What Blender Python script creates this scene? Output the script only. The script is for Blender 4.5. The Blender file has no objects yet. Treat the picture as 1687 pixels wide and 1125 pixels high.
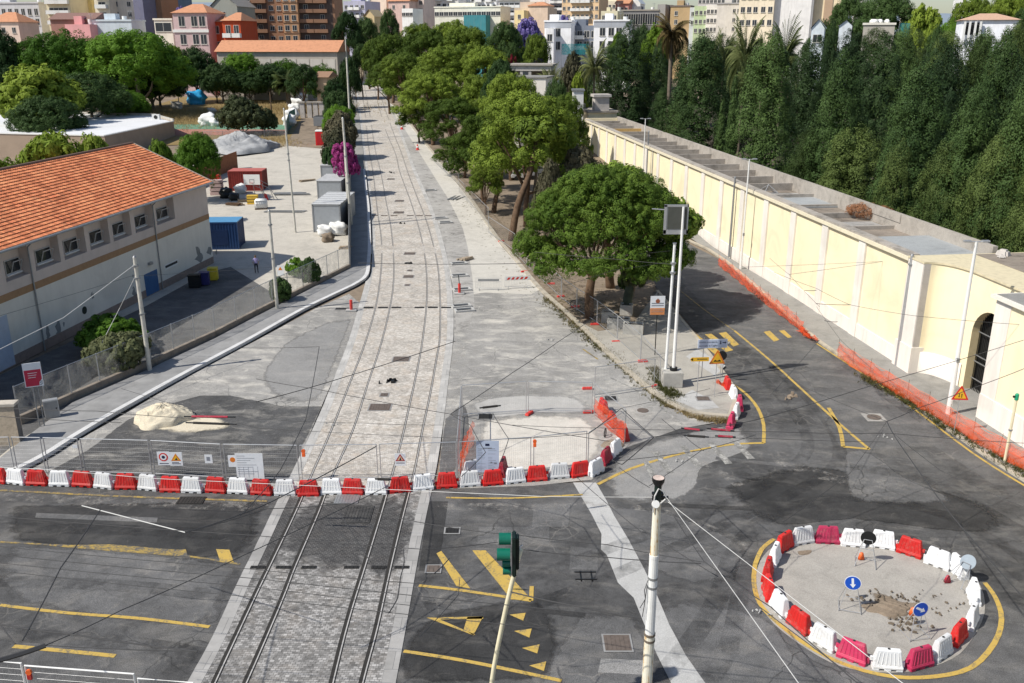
import bpy, bmesh, math, random
import numpy as np
from mathutils import Vector, Matrix
R = math.radians
random.seed(7)
scene = bpy.context.scene
COL = scene.collection
# ------------------------------------------------------------------ camera geometry (photo is 1687 x 1125)
F, CX, CY, H = 1490.0, 843.5, 562.5, 21.0
PIT = math.atan(497.0 / F)
SP, CP = math.sin(PIT), math.cos(PIT)
BR = [(-1e9, 0, 0), (95, 0, .0438), (200, 4.6, .0085), (1e9, 0, 0)]     # terrain: flat, then a gentle rise
def T(Y):
    if Y < 95: return 0.0
    if Y < 200: return (Y - 95) * .0438
    return 4.6 + (Y - 200) * .0085
def ray(px, py):
    u, v = (px - CX) / F, (py - CY) / F
    return u, CP - v * SP, -(SP + v * CP)
def G(px, py, z=0.0):
    dx, dy, dz = ray(px, py)
    for a0, z0, b, lo, hi in ((0, 0, 0, -1e9, 95), (95, 0, .0438, 95, 200), (200, 4.6, .0085, 200, 1e9)):
        den = dz - b * dy
        if abs(den) < 1e-9: continue
        t = (z0 - b * a0 + z - H) / den
        if t > 0 and lo <= dy * t <= hi: return Vector((dx * t, dy * t, T(dy * t) + z))
    t = 600 / dy
    return Vector((dx * t, 600, T(600) + z))
def A(px, py, Y):
    dx, dy, dz = ray(px, py); t = Y / dy
    return Vector((dx * t, Y, H + dz * t))
def mpp(Y, py=300):                     # metres per photo pixel at distance Y
    return Y / ray(0, py)[1] / F
def onplane(px, py, p, n):
    d = Vector(ray(px, py)); o = Vector((0, 0, H))
    t = (Vector(p) - o).dot(Vector(n)) / d.dot(Vector(n))
    return o + d * t
# ------------------------------------------------------------------ mesh builder
class MB:
    def __init__(s): s.v = []; s.f = []; s.m = []; s.uv = {}
    def add(s, vs, fs, m=0):
        b = len(s.v); s.v += [tuple(x) for x in vs]
        for f in fs: s.f.append(tuple(b + i for i in f)); s.m.append(m)
        return s
    def quad(s, a, b, c, d, m=0, uv=None):
        if uv: s.uv[len(s.f)] = uv
        return s.add([a, b, c, d], [(0, 1, 2, 3)], m)
    def box(s, c, d, m=0, rz=0, taper=1.0):
        x, y, z = d[0] / 2, d[1] / 2, d[2] / 2
        ca, sa = math.cos(rz), math.sin(rz)
        vs = []
        for k, (X, Y, Z) in enumerate(((-x, -y, -z), (x, -y, -z), (x, y, -z), (-x, y, -z), (-x, -y, z), (x, -y, z), (x, y, z), (-x, y, z))):
            if k > 3: X *= taper; Y *= taper
            vs.append((c[0] + X * ca - Y * sa, c[1] + X * sa + Y * ca, c[2] + Z))
        return s.add(vs, [(0, 3, 2, 1), (4, 5, 6, 7), (0, 1, 5, 4), (1, 2, 6, 5), (2, 3, 7, 6), (3, 0, 4, 7)], m)
    def b2(s, x0, x1, y0, y1, z0, z1, m=0):
        return s.box(((x0 + x1) / 2, (y0 + y1) / 2, (z0 + z1) / 2), (abs(x1 - x0), abs(y1 - y0), abs(z1 - z0)), m)
    def bar(s, p, q, w, h, m=0):        # box beam from p to q
        p, q = Vector(p), Vector(q); d = (q - p).normalized()
        u = d.cross(Vector((0, 0, 1)))
        if u.length < 1e-4: u = Vector((1, 0, 0))
        u = u.normalized() * w / 2; n = d.cross(u).normalized() * h / 2
        vs = [p - u - n, p + u - n, p + u + n, p - u + n, q - u - n, q + u - n, q + u + n, q - u + n]
        return s.add(vs, [(0, 1, 2, 3), (7, 6, 5, 4), (0, 4, 5, 1), (1, 5, 6, 2), (2, 6, 7, 3), (3, 7, 4, 0)], m)
    def tube(s, pts, r, n=6, m=0, cap=True):
        pts = [Vector(p) for p in pts]; k = len(pts)
        rr = r if isinstance(r, (list, tuple)) else [r] * k
        vs = []; ref = None
        for i, p in enumerate(pts):
            d = (pts[min(i + 1, k - 1)] - pts[max(i - 1, 0)]).normalized()
            if ref is None: ref = Vector((0, 0, 1)) if abs(d.z) < .9 else Vector((1, 0, 0))
            u = d.cross(ref).normalized(); w = u.cross(d).normalized(); ref = w
            for j in range(n):
                a = 2 * math.pi * j / n
                vs.append(p + (u * math.cos(a) + w * math.sin(a)) * rr[i])
        fs = [(i * n + j, i * n + (j + 1) % n, (i + 1) * n + (j + 1) % n, (i + 1) * n + j) for i in range(k - 1) for j in range(n)]
        if cap: fs += [tuple(range(n))[::-1], tuple((k - 1) * n + j for j in range(n))]
        return s.add(vs, fs, m)
    def prism(s, pts, z0, z1, m=0, mt=None):
        n = len(pts)
        a = sum(pts[i][0] * pts[(i + 1) % n][1] - pts[(i + 1) % n][0] * pts[i][1] for i in range(n))
        if a < 0: pts = pts[::-1]
        s.add([(p[0], p[1], z1) for p in pts], [tuple(range(n))], m if mt is None else mt)
        vs = [(p[0], p[1], z0) for p in pts] + [(p[0], p[1], z1) for p in pts]
        return s.add(vs, [(i, (i + 1) % n, n + (i + 1) % n, n + i) for i in range(n)] + [tuple(range(n))[::-1]], m)
    def fan(s, c, r, nrm, n=24, m=0, ry=None):
        c = Vector(c); nrm = Vector(nrm).normalized()
        u = nrm.cross(Vector((0, 0, 1)))
        u = Vector((1, 0, 0)) if u.length < 1e-4 else u.normalized()
        w = u.cross(nrm).normalized(); ry = ry or r
        return s.add([c + u * (r * math.cos(2 * math.pi * i / n)) + w * (ry * math.sin(2 * math.pi * i / n)) for i in range(n)], [tuple(range(n))[::-1]], m)
    def cylx(s, c, r, d, nrm, m=0, n=20):
        nrm = Vector(nrm).normalized(); c = Vector(c)
        return s.tube([c - nrm * d / 2, c + nrm * d / 2], r, n, m)
def ob(name, mb, mats, parent=None, smooth=False, bevel=0, bseg=2):
    me = bpy.data.meshes.new(name)
    me.from_pydata(mb.v, [], mb.f)
    mats = mats if isinstance(mats, (list, tuple)) else [mats]
    for m in mats: me.materials.append(m)
    if len(mats) > 1: me.polygons.foreach_set('material_index', mb.m)
    if mb.uv:
        ul = me.uv_layers.new(name='UVMap')
        for fi, uv in mb.uv.items():
            for li, c in zip(me.polygons[fi].loop_indices, uv): ul.data[li].uv = c
    if bevel:
        bm = bmesh.new(); bm.from_mesh(me)
        bmesh.ops.remove_doubles(bm, verts=bm.verts, dist=1e-5)
        ed = [e for e in bm.edges if len(e.link_faces) == 2 and e.calc_face_angle(0) > .5]
        bmesh.ops.bevel(bm, geom=ed, offset=bevel, segments=bseg, affect='EDGES', clamp_overlap=True)
        bm.to_mesh(me); bm.free()
    if smooth: me.polygons.foreach_set('use_smooth', [True] * len(me.polygons))
    me.update()
    o = bpy.data.objects.new(name, me); COL.objects.link(o)
    if parent: o.parent = parent
    return o
def tag(o, label, cat, group=None):
    o['label'] = label; o['category'] = cat
    if group: o['group'] = group
    return o
def thing(name, label, cat, loc=(0, 0, 0), rz=0, group=None):
    o = bpy.data.objects.new(name, None); COL.objects.link(o)
    o.location = loc; o.rotation_euler = (0, 0, rz); o.empty_display_size = .2
    return tag(o, label, cat, group)
def dup(root, loc, rz=0, label=None, group=None, sc=None):
    def cp(o, par):
        c = o.copy(); COL.objects.link(c); c.parent = par
        for ch in KIDS.get(o.name, []): cp(ch, c)
        return c
    c = cp(root, None); c.location = loc; c.rotation_euler = (0, 0, rz)
    if sc: c.scale = sc
    if label: c['label'] = label
    if group: c['group'] = group
    return c
KIDS = {}
def reg(root):
    def rec(o):
        KIDS[o.name] = list(o.children)
        for c in o.children: rec(c)
    bpy.context.view_layer.update(); rec(root); return root
def sheet(name, pts, mat, z, kind='structure', world=False):
    """flat polygon given in photo pixels, laid on the terrain and cut where its slope changes"""
    P = pts if world else [G(*p) for p in pts]
    bm = bmesh.new(); f = bm.faces.new([bm.verts.new((p[0], p[1], 0)) for p in P])
    if f.normal.z < 0 or f.calc_area() and (bm.normal_update() or f.normal.z < 0): bmesh.ops.reverse_faces(bm, faces=[f])
    for y in (95, 200):
        bmesh.ops.bisect_plane(bm, geom=bm.verts[:] + bm.edges[:] + bm.faces[:], plane_co=(0, y, 0), plane_no=(0, 1, 0))
    for v in bm.verts: v.co.z = T(v.co.y) + z
    bmesh.ops.triangulate(bm, faces=bm.faces[:])
    bm.normal_update()
    me = bpy.data.meshes.new(name); bm.to_mesh(me); bm.free(); me.materials.append(mat)
    o = bpy.data.objects.new(name, me); COL.objects.link(o)
    if kind: o['kind'] = kind
    return o
SOFT = {}
def soft_sheet(name, px, mat, z, inset=.72, amp=1.1, nscale=1.3, smooth=True):
    """patch whose material frays out at its edge (coverage from a 0..1 UV ramp plus noise)"""
    if mat.name not in SOFT:
        m = mat.copy(); m.name = mat.name + ' frayed'; t = m.node_tree; N = t.nodes.new; L = t.links.new
        tc, ge, no, sp, ad, su, rp = N('ShaderNodeTexCoord'), N('ShaderNodeNewGeometry'), N('ShaderNodeTexNoise'), N('ShaderNodeSeparateXYZ'), N('ShaderNodeMath'), N('ShaderNodeMath'), N('ShaderNodeValToRGB')
        no.inputs['Scale'].default_value = nscale; no.inputs['Detail'].default_value = 8; no.inputs['Roughness'].default_value = .7
        L(ge.outputs['Position'], no.inputs['Vector']); L(tc.outputs['UV'], sp.inputs[0]); su.operation = 'MULTIPLY_ADD'; L(no.outputs['Fac'], su.inputs[0]); su.inputs[1].default_value = amp; su.inputs[2].default_value = -amp * .5
        L(sp.outputs[0], ad.inputs[0]); L(su.outputs[0], ad.inputs[1]); L(ad.outputs[0], rp.inputs['Fac'])
        rp.color_ramp.elements[0].position = .32; rp.color_ramp.elements[1].position = .62
        L(rp.outputs['Color'], t.nodes['Principled BSDF'].inputs['Alpha']); SOFT[mat.name] = m
    P = [G(*p) for p in (smooth_line(px + [px[0]], 3)[:-1] if smooth else px)]; n = len(P); c = sum(P, Vector()) / n; mb = MB()
    In = [c + (p - c) * inset for p in P]
    for i in range(n):
        j = (i + 1) % n; a, b, d, e = [(q[0], q[1], T(q[1]) + z) for q in (P[i], P[j], In[j], In[i])]
        up = (Vector(b) - Vector(a)).cross(Vector(e) - Vector(a)).z > 0
        if up: mb.quad(a, b, d, e, 0, [(0,0),(0,0),(1,0),(1,0)]); mb.uv[len(mb.f)] = [(1,0)]*3; mb.add([e, d, (c[0], c[1], T(c[1]) + z)], [(0,1,2)])
        else: mb.quad(e, d, b, a, 0, [(1,0),(1,0),(0,0),(0,0)]); mb.uv[len(mb.f)] = [(1,0)]*3; mb.add([d, e, (c[0], c[1], T(c[1]) + z)], [(0,1,2)])
    o = ob(name, mb, SOFT[mat.name]); o['kind'] = 'structure'; return o
def smooth_line(pts, n=4):
    out = []; k = len(pts)
    for i in range(k - 1):
        p0, p1, p2, p3 = pts[max(i - 1, 0)], pts[i], pts[i + 1], pts[min(i + 2, k - 1)]
        for j in range(n):
            t = j / n
            out.append(tuple(.5 * ((2 * b) + (c - a) * t + (2 * a - 5 * b + 4 * c - d) * t * t + (-a + 3 * b - 3 * c + d) * t ** 3) for a, b, c, d in zip(p0, p1, p2, p3)))
    out.append(tuple(pts[-1])); return out
def offs(P, d):                          # offset a world polyline sideways (left positive)
    out = []
    for i, p in enumerate(P):
        a, b = P[max(i - 1, 0)], P[min(i + 1, len(P) - 1)]
        t = Vector((b[0] - a[0], b[1] - a[1])).normalized()
        out.append(Vector((p[0] - t.y * d, p[1] + t.x * d, T(p[1] + t.x * d))))
    return out
def ribbon(name, P, Q, mat, z, kind='structure', parent=None, u0=0):
    """strip between two world polylines with metre UVs"""
    mb = MB(); s = 0
    for i in range(len(P) - 1):
        m0 = (Vector(P[i]) + Vector(Q[i])) / 2; m1 = (Vector(P[i + 1]) + Vector(Q[i + 1])) / 2
        L = (m1 - m0).length; w0 = (Vector(Q[i]) - Vector(P[i])).length; w1 = (Vector(Q[i + 1]) - Vector(P[i + 1])).length
        a, b, c, d = [(p[0], p[1], T(p[1]) + z) for p in (P[i], Q[i], Q[i + 1], P[i + 1])]
        uv = [(u0, s), (u0 + w0, s), (u0 + w1, s + L), (u0, s + L)]
        n = (Vector(b) - Vector(a)).cross(Vector(d) - Vector(a))
        if n.z >= 0: mb.quad(a, b, c, d, 0, uv)
        else: mb.quad(d, c, b, a, 0, uv[::-1])
        s += L
    o = ob(name, mb, mat, parent)
    if kind: o['kind'] = kind
    return o
# ------------------------------------------------------------------ materials
def srgb(r, g, b):
    f = lambda c: (c / 255 / 12.92) if c / 255 <= .04045 else ((c / 255 + .055) / 1.055) ** 2.4
    return (f(r), f(g), f(b), 1)
class NT:
    def __init__(s, name):
        s.mat = bpy.data.materials.new(name); s.mat.use_nodes = True
        s.t = s.mat.node_tree; s.b = s.t.nodes['Principled BSDF']; s.geo = None
    def n(s, typ, ins=None, **kw):
        nd = s.t.nodes.new(typ)
        for k, v in kw.items(): setattr(nd, k, v)
        for k, v in (ins or {}).items():
            if isinstance(v, bpy.types.NodeSocket): s.t.links.new(v, nd.inputs[k])
            else: nd.inputs[k].default_value = v
        return nd
    def link(s, a, b): s.t.links.new(a, b)
    def pos(s):
        if not s.geo: s.geo = s.n('ShaderNodeNewGeometry')
        return s.geo.outputs['Position']
    def obj(s): return s.n('ShaderNodeTexCoord').outputs['Object']
    def uvc(s): return s.n('ShaderNodeTexCoord').outputs['UV']
    def noise(s, co, scale, detail=4, rough=.55, dist=0):
        return s.n('ShaderNodeTexNoise', {'Vector': co, 'Scale': scale, 'Detail': detail, 'Roughness': rough, 'Distortion': dist}).outputs['Fac']
    def ramp(s, fac, stops, interp='LINEAR'):
        r = s.n('ShaderNodeValToRGB', {'Fac': fac}); r.color_ramp.interpolation = interp
        el = r.color_ramp.elements
        while len(el) < len(stops): el.new(.5)
        for e, (p, c) in zip(el, stops):
            e.position = p; e.color = c if len(c) == 4 else (*c, 1)
        return r.outputs['Color']
    def mix(s, fac, a, b, mode='MIX'):
        m = s.n('ShaderNodeMix', data_type='RGBA', blend_type=mode)
        for k, v in ((0, fac), (6, a), (7, b)):
            if isinstance(v, bpy.types.NodeSocket): s.link(v, m.inputs[k])
            else: m.inputs[k].default_value = v
        return m.outputs[2]
    def math(s, op, a, b=0.0, c=0.0):
        m = s.n('ShaderNodeMath', operation=op)
        for k, v in enumerate((a, b, c)):
            if isinstance(v, bpy.types.NodeSocket): s.link(v, m.inputs[k])
            else: m.inputs[k].default_value = v
        return m.outputs[0]
    def bump(s, h, st=.3, d=.02):
        s.link(s.n('ShaderNodeBump', {'Height': h, 'Strength': st, 'Distance': d}).outputs['Normal'], s.b.inputs['Normal'])
    def fin(s, col, rough=.8, spec=.3, metal=0):
        if isinstance(col, bpy.types.NodeSocket): s.link(col, s.b.inputs['Base Color'])
        else: s.b.inputs['Base Color'].default_value = col
        if isinstance(rough, bpy.types.NodeSocket): s.link(rough, s.b.inputs['Roughness'])
        else: s.b.inputs['Roughness'].default_value = rough
        s.b.inputs['Specular IOR Level'].default_value = spec; s.b.inputs['Metallic'].default_value = metal
        return s.mat
def g4(v, t=(1, 1, 1)): return (v * t[0], v * t[1], v * t[2], 1)
def mul(c, k): return (c[0] * k, c[1] * k, c[2] * k, 1)
def plain(name, col, rough=.6, var=.25, scale=3, spec=.35, metal=0, coord='pos', bump=0, bscale=30):
    """painted / stone surface: two noise scales of grime over one colour"""
    t = NT(name); co = t.pos() if coord == 'pos' else t.obj()
    a = t.noise(co, scale, 5); b = t.noise(co, scale * 9, 3)
    f = t.math('ADD', t.math('MULTIPLY', a, .7), t.math('MULTIPLY', b, .3))
    c = t.ramp(f, [(.3, mul(col, 1 - var)), (.5, col), (.72, mul(col, 1 + var * .5))])
    if bump: t.bump(t.noise(co, bscale, 4), bump, .02)
    return t.fin(c, rough, spec, metal)
def asphalt(name, base, tint=(1, 1, 1.01), crack=.5, dust=(.32, .30, .27), dustamt=.25, spread=.55, wear=None):
    t = NT(name); p = t.pos()
    big = t.noise(p, .11, 5, .6, 1.2); mid = t.noise(p, .8, 5, .6); fine = t.noise(p, 28, 3, .7)
    mid2 = t.noise(p, 3.7, 7, .72)
    c = t.ramp(t.math('ADD', t.math('ADD', t.math('MULTIPLY', big, .45), t.math('MULTIPLY', mid, .3)), t.math('MULTIPLY', mid2, .25)), [(.34, g4(base * (1 - spread), tint)), (.5, g4(base, tint)), (.66, g4(base * (1 + spread), tint))])
    st = t.n('ShaderNodeMapping', {'Vector': p, 'Scale': (.4, .8, 1), 'Rotation': (0, 0, R(28))}).outputs[0]
    sk = t.noise(st, 1.1, 6, .65, .6)
    c = t.mix(t.math('MULTIPLY', t.ramp(sk, [(.5, (0, 0, 0, 1)), (.75, (1, 1, 1, 1))]), dustamt), c, (*dust, 1))
    sc = t.noise(p, .55, 8, .75, 2.5)
    c = t.mix(t.math('MULTIPLY', t.ramp(sc, [(.6, (0, 0, 0, 1)), (.66, (1, 1, 1, 1))]), dustamt * .55), c, (*dust, 1))
    if crack:
        wp = t.n('ShaderNodeVectorMath', {0: p, 1: t.n('ShaderNodeTexNoise', {'Vector': p, 'Scale': .9, 'Detail': 5}).outputs['Color']}, operation='ADD').outputs[0]
        vo = t.n('ShaderNodeTexVoronoi', {'Vector': wp, 'Scale': .3}, feature='DISTANCE_TO_EDGE').outputs['Distance']
        ck = t.ramp(vo, [(.0, (1, 1, 1, 1)), (.004, (1, 1, 1, 1)), (.009, (0, 0, 0, 1))])
        msk = t.ramp(t.noise(p, .13, 3), [(.5, (0, 0, 0, 1)), (.58, (1, 1, 1, 1))])
        c = t.mix(t.math('MULTIPLY', t.math('MULTIPLY', ck, msk), crack), c, g4(base * .35))
        v3 = t.n('ShaderNodeTexVoronoi', {'Vector': wp, 'Scale': .75}, feature='DISTANCE_TO_EDGE').outputs['Distance']
        pk = t.math('MULTIPLY', t.ramp(v3, [(0, (1,1,1,1)), (.012, (1,1,1,1)), (.03, (0,0,0,1))]), t.ramp(t.noise(p, .22, 4), [(.54, (0,0,0,1)), (.62, (1,1,1,1))]))
        c = t.mix(t.math('MULTIPLY', pk, crack * .38), c, (*dust, 1))
    c = t.mix(.5, c, t.ramp(fine, [(.35, g4(.1)), (.65, g4(.9))]), 'OVERLAY')
    t.bump(fine, .25, .01)
    return t.fin(c, .85, .25)
def concrete(name, base, tint=(1, .98, .94), blot=.5, stain=(.16, .15, .13)):
    t = NT(name); p = t.pos()
    big = t.noise(p, .16, 6, .65, 1.5); mid = t.noise(p, 1.1, 6, .65, .7); fine = t.noise(p, 22, 3, .7)
    c = t.ramp(t.math('ADD', t.math('MULTIPLY', big, .5), t.math('MULTIPLY', mid, .5)), [(.32, g4(base * (1 - blot), tint)), (.48, g4(base, tint)), (.68, g4(base * (1 + blot * .6), tint))])
    c = t.mix(t.ramp(t.noise(p, .45, 8, .7, 2), [(.62, (0, 0, 0, 1)), (.74, (.55, .55, .55, 1))]), c, (*stain, 1))
    c = t.mix(.25, c, t.ramp(fine, [(.35, g4(.2)), (.65, g4(.8))]), 'OVERLAY')
    t.bump(t.math('ADD', fine, mid), .3, .02)
    return t.fin(c, .9, .2)
def setts(name, base, mortar, tint=(1, .97, .93), stainc=None, contrast=.35, warm=.35, bw=.20, rh=.105, msz=.012):
    t = NT(name); uv = t.uvc(); p = t.pos()
    wob = t.n('ShaderNodeVectorMath', {0: uv, 1: t.n('ShaderNodeVectorMath', {0: t.n('ShaderNodeTexNoise', {'Vector': p, 'Scale': 2.5}).outputs['Color'], 'Scale': .07}, operation='SCALE').outputs[0]}, operation='ADD').outputs[0]
    br = t.n('ShaderNodeTexBrick', {'Vector': wob, 'Color1': g4(base * (1 + contrast), tint), 'Color2': g4(base * (1 - contrast), tint), 'Mortar': mortar, 'Scale': 1, 'Mortar Size': msz, 'Mortar Smooth': .3, 'Bias': 0, 'Brick Width': bw, 'Row Height': rh})
    c = br.outputs['Color']; bf = br.outputs['Fac']
    vv = t.n('ShaderNodeTexVoronoi', {'Vector': uv, 'Scale': 6.5}).outputs['Color']
    c = t.mix(.35, c, t.n('ShaderNodeSeparateColor', {'Color': vv}).outputs[0], 'SOFT_LIGHT')
    big = t.noise(p, .35, 6, .65, 1)
    c = t.mix(.42, c, t.ramp(big, [(.3, g4(.25)), (.5, g4(.5)), (.7, g4(.78))]), 'OVERLAY')
    wm = t.noise(p, .9, 5, .6, .5)
    c = t.mix(t.math('MULTIPLY', t.ramp(wm, [(.5, (0, 0, 0, 1)), (.7, (1, 1, 1, 1))]), warm), c, (.50, .40, .30, 1))
    if stainc:
        sep = t.n('ShaderNodeSeparateXYZ', {0: p}); d = None
        for (sx, sy, rx, ry) in stainc:
            ex = t.math('DIVIDE', t.math('SUBTRACT', sep.outputs[0], sx), rx); ey = t.math('DIVIDE', t.math('SUBTRACT', sep.outputs[1], sy), ry)
            q = t.math('SQRT', t.math('ADD', t.math('MULTIPLY', ex, ex), t.math('MULTIPLY', ey, ey)))
            d = q if d is None else t.math('MINIMUM', d, q)
        d = t.math('ADD', d, t.math('MULTIPLY', t.math('SUBTRACT', t.noise(p, .7, 6, .7, 1), .5), 1.5))
        c = t.mix(t.math('MULTIPLY', t.ramp(d, [(.65, (.9, .9, .9, 1)), (1.1, (0, 0, 0, 1))]), t.math('SUBTRACT', 1.0, t.math('MULTIPLY', bf, .75))), c, (.026, .026, .028, 1))
    t.bump(br.outputs['Fac'], -.35, .03)
    return t.fin(c, .8, .3)
def worn_paint(name, col, under, wear=.5):
    t = NT(name); p = t.pos()
    f = t.math('ADD', t.math('MULTIPLY', t.noise(p, 2.2, 7, .75, .5), .6), t.math('MULTIPLY', t.noise(p, 14, 4, .7), .4))
    c = t.mix(t.ramp(f, [(wear - .05, (1, 1, 1, 1)), (wear + .09, (0, 0, 0, 1))]), col, under)
    # ramp gives 1 where worn
    c = t.mix(t.ramp(f, [(wear - .03, (0, 0, 0, 1)), (wear + .1, (1, 1, 1, 1))]), under, col)
    return t.fin(c, .75, .3)
def leafmat(name, c1, c2, trans=.14, hue=.0, big=.25):
    t = NT(name); p = t.pos()
    oi = t.n('ShaderNodeObjectInfo').outputs['Random']
    f = t.math('ADD', t.math('MULTIPLY', t.noise(p, big, 3), .6), t.math('MULTIPLY', t.noise(p, 3.5, 2), .4))
    f = t.math('ADD', f, t.math('MULTIPLY', t.math('SUBTRACT', oi, .5), .5))
    c = t.ramp(f, [(.3, c1), (.7, c2)])
    t.fin(c, .6, .12)
    tr = t.n('ShaderNodeBsdfTranslucent', {'Color': c})
    mx = t.n('ShaderNodeMixShader', {0: trans, 1: t.b.outputs[0], 2: tr.outputs[0]})
    t.link(mx.outputs[0], t.t.nodes['Material Output'].inputs['Surface'])
    return t.mat
M = {}
M['road'] = asphalt('road asphalt', .084, crack=.6, dustamt=.35, spread=.75)
M['road2'] = asphalt('worn asphalt', .115, crack=.7, dustamt=.4, spread=.55)
M['dark'] = asphalt('fresh dark asphalt', .042, crack=.25, dustamt=.18, spread=.5)
M['side_road'] = asphalt('side road asphalt', .11, crack=.6, dustamt=.35, spread=.5)
M['pale_asph'] = asphalt('dusty asphalt', .28, tint=(1, .975, .93), crack=.7, dust=(.62, .59, .53), dustamt=.8, spread=.4)
M['pale2'] = asphalt('grey site asphalt', .245, tint=(1, .99, .97), crack=.3, dust=(.45, .43, .4), dustamt=.35, spread=.2)
M['site_conc'] = concrete('dusty site concrete', .40, blot=.28)
M['site_pale'] = concrete('crushed pale rubble', .52, tint=(1, .95, .86), blot=.4)
M['lane_conc'] = concrete('beige concrete lane', .50, tint=(1, .96, .87), blot=.22, stain=(.3, .29, .25))
M['trench'] = concrete('rubble trench', .33, tint=(1, .97, .92), blot=.65)
M['yard'] = concrete('yard paving', .46, tint=(1, .94, .83), blot=.25)
M['dirt'] = concrete('dry dirt', .22, tint=(1, .80, .60), blot=.55, stain=(.08, .06, .04))
M['soil'] = concrete('dark soil', .09, tint=(1, .85, .65), blot=.5)
M['island'] = concrete('island paving', .36, tint=(1, .95, .85), blot=.3)
M['disc'] = concrete('roundabout concrete', .34, tint=(1, .95, .87), blot=.35)
M['strip_conc'] = concrete('trench repair concrete', .42, tint=(1, 1, .98), blot=.25)
M['walk'] = concrete('grey pavement', .27, tint=(1, .98, .93), blot=.3)
M['setts_site'] = setts('dusty setts', .47, (.34, .31, .27, 1), tint=(1, .94, .86), contrast=.18)
def tint_slabs(name, base, joint, rh, bw, tint):
    t = NT(name); uv = t.uvc(); p = t.pos()
    br = t.n('ShaderNodeTexBrick', {'Vector': uv, 'Color1': g4(base * 1.1, tint), 'Color2': g4(base * .88, tint), 'Mortar': joint, 'Scale': 1, 'Mortar Size': .012, 'Mortar Smooth': .1, 'Brick Width': bw, 'Row Height': rh})
    c = t.mix(.4, br.outputs['Color'], t.ramp(t.noise(p, .8, 6, .65), [(.3, g4(.25)), (.7, g4(.75))]), 'OVERLAY')
    return t.fin(c, .8, .3)
M['slab'] = tint_slabs('granite edge slabs', .43, g4(.27), 1.0, .6, (1, .98, .94))
M['granite'] = tint_slabs('granite pavement slabs', .43, g4(.27), .5, .8, (.95, .99, 1.04))
M['kerb'] = plain('granite kerb', (.60, .60, .60, 1), .7, .2, 1.5)
M['kerb_old'] = plain('old stone kerb', (.42, .38, .31, 1), .8, .4, 1.2)
M['yellow'] = worn_paint('worn yellow paint', (.50, .345, .085, 1), (.13, .125, .11, 1), .40)
M['yellow2'] = worn_paint('scrubbed yellow paint', (.40, .28, .07, 1), (.10, .10, .10, 1), .47)
M['whitep'] = worn_paint('worn white paint', (.5, .49, .46, 1), (.17, .168, .16, 1), .50)
M['rail'] = plain('rail steel', (.55, .53, .50, 1), .45, .3, 4, .5, .25)
M['groove'] = plain('rail groove', (.03, .028, .026, 1), .9, .3)
M['galv'] = plain('galvanised steel', (.50, .51, .52, 1), .45, .15, 6, .5, .6)
M['galvd'] = plain('dull grey steel', (.30, .31, .32, 1), .5, .2, 5, .5, .5)
M['polew'] = plain('white painted steel', (.78, .78, .76, 1), .45, .08, 2)
M['polec'] = plain('cream painted steel', (.72, .66, .47, 1), .45, .12, 2)
M['black'] = plain('black plastic', (.012, .013, .014, 1), .45, .2)
M['wire'] = plain('dark cable', (.05, .05, .052, 1), .6, .2)
M['wirew'] = plain('white cable', (.56, .56, .55, 1), .5, .1)
M['bred'] = plain('red plastic', (.60, .022, .020, 1), .42, .22, 1.3, .4, coord='obj')
M['bmag'] = plain('faded magenta plastic', (.54, .040, .115, 1), .45, .25, 1.3, .4, coord='obj')
M['bdark'] = plain('dull dark red plastic', (.36, .02, .045, 1), .45, .25, 1.3, .4, coord='obj')
M['bwhite'] = plain('white plastic', (.78, .79, .80, 1), .42, .12, 1.6, .4, coord='obj')
M['cap'] = plain('dark filler hole', (.03, .03, .03, 1), .7, .2)
M['orange'] = plain('orange plastic', (.80, .14, .03, 1), .5, .25, 2, .4, coord='obj')
M['redfoot'] = plain('red rubber block', (.62, .06, .05, 1), .6, .25, 3, .3, coord='obj')
M['signwhite'] = plain('white sign face', (.74, .77, .80, 1), .45, .08, 4, coord='obj')
M['signblue'] = plain('blue sign face', (.010, .085, .50, 1), .4, .1, 3, coord='obj')
M['signlb'] = plain('pale blue sign face', (.50, .58, .72, 1), .45, .06, 3, coord='obj')
M['signyel'] = plain('yellow sign face', (.78, .45, .03, 1), .45, .1, 3, coord='obj')
M['signred'] = plain('red sign face', (.60, .03, .02, 1), .45, .1, 3, coord='obj')
M['signorb'] = plain('orange sign border', (.66, .20, .03, 1), .45, .1, 3, coord='obj')
M['signpink'] = plain('crimson sign face', (.50, .03, .07, 1), .45, .15, 3, coord='obj')
M['navy'] = plain('navy print', (.012, .02, .06, 1), .5, .1)
M['greyprint'] = plain('grey print', (.22, .24, .28, 1), .5, .1)
M['green'] = plain('dark green enamel', (.005, .13, .085, 1), .3, .15, 2, .5, coord='obj')
M['greend'] = plain('very dark green enamel', (.008, .02, .016, 1), .5, .2, 3, coord='obj')
M['glass'] = NT('window glass').fin((.02, .025, .03, 1), .12, .6)
M['bark'] = plain('bark', (.13, .085, .055, 1), .9, .5, 3, .15, bump=.6, bscale=8)
M['barkg'] = plain('grey bark', (.17, .14, .11, 1), .9, .4, 3, .15, bump=.5, bscale=8)
M['conc_block'] = plain('cast concrete', (.42, .41, .38, 1), .85, .3, 2, .2, bump=.3)
M['sand'] = concrete('yellow sand', .60, tint=(1, .90, .70), blot=.22, stain=(.5, .4, .25))
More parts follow.
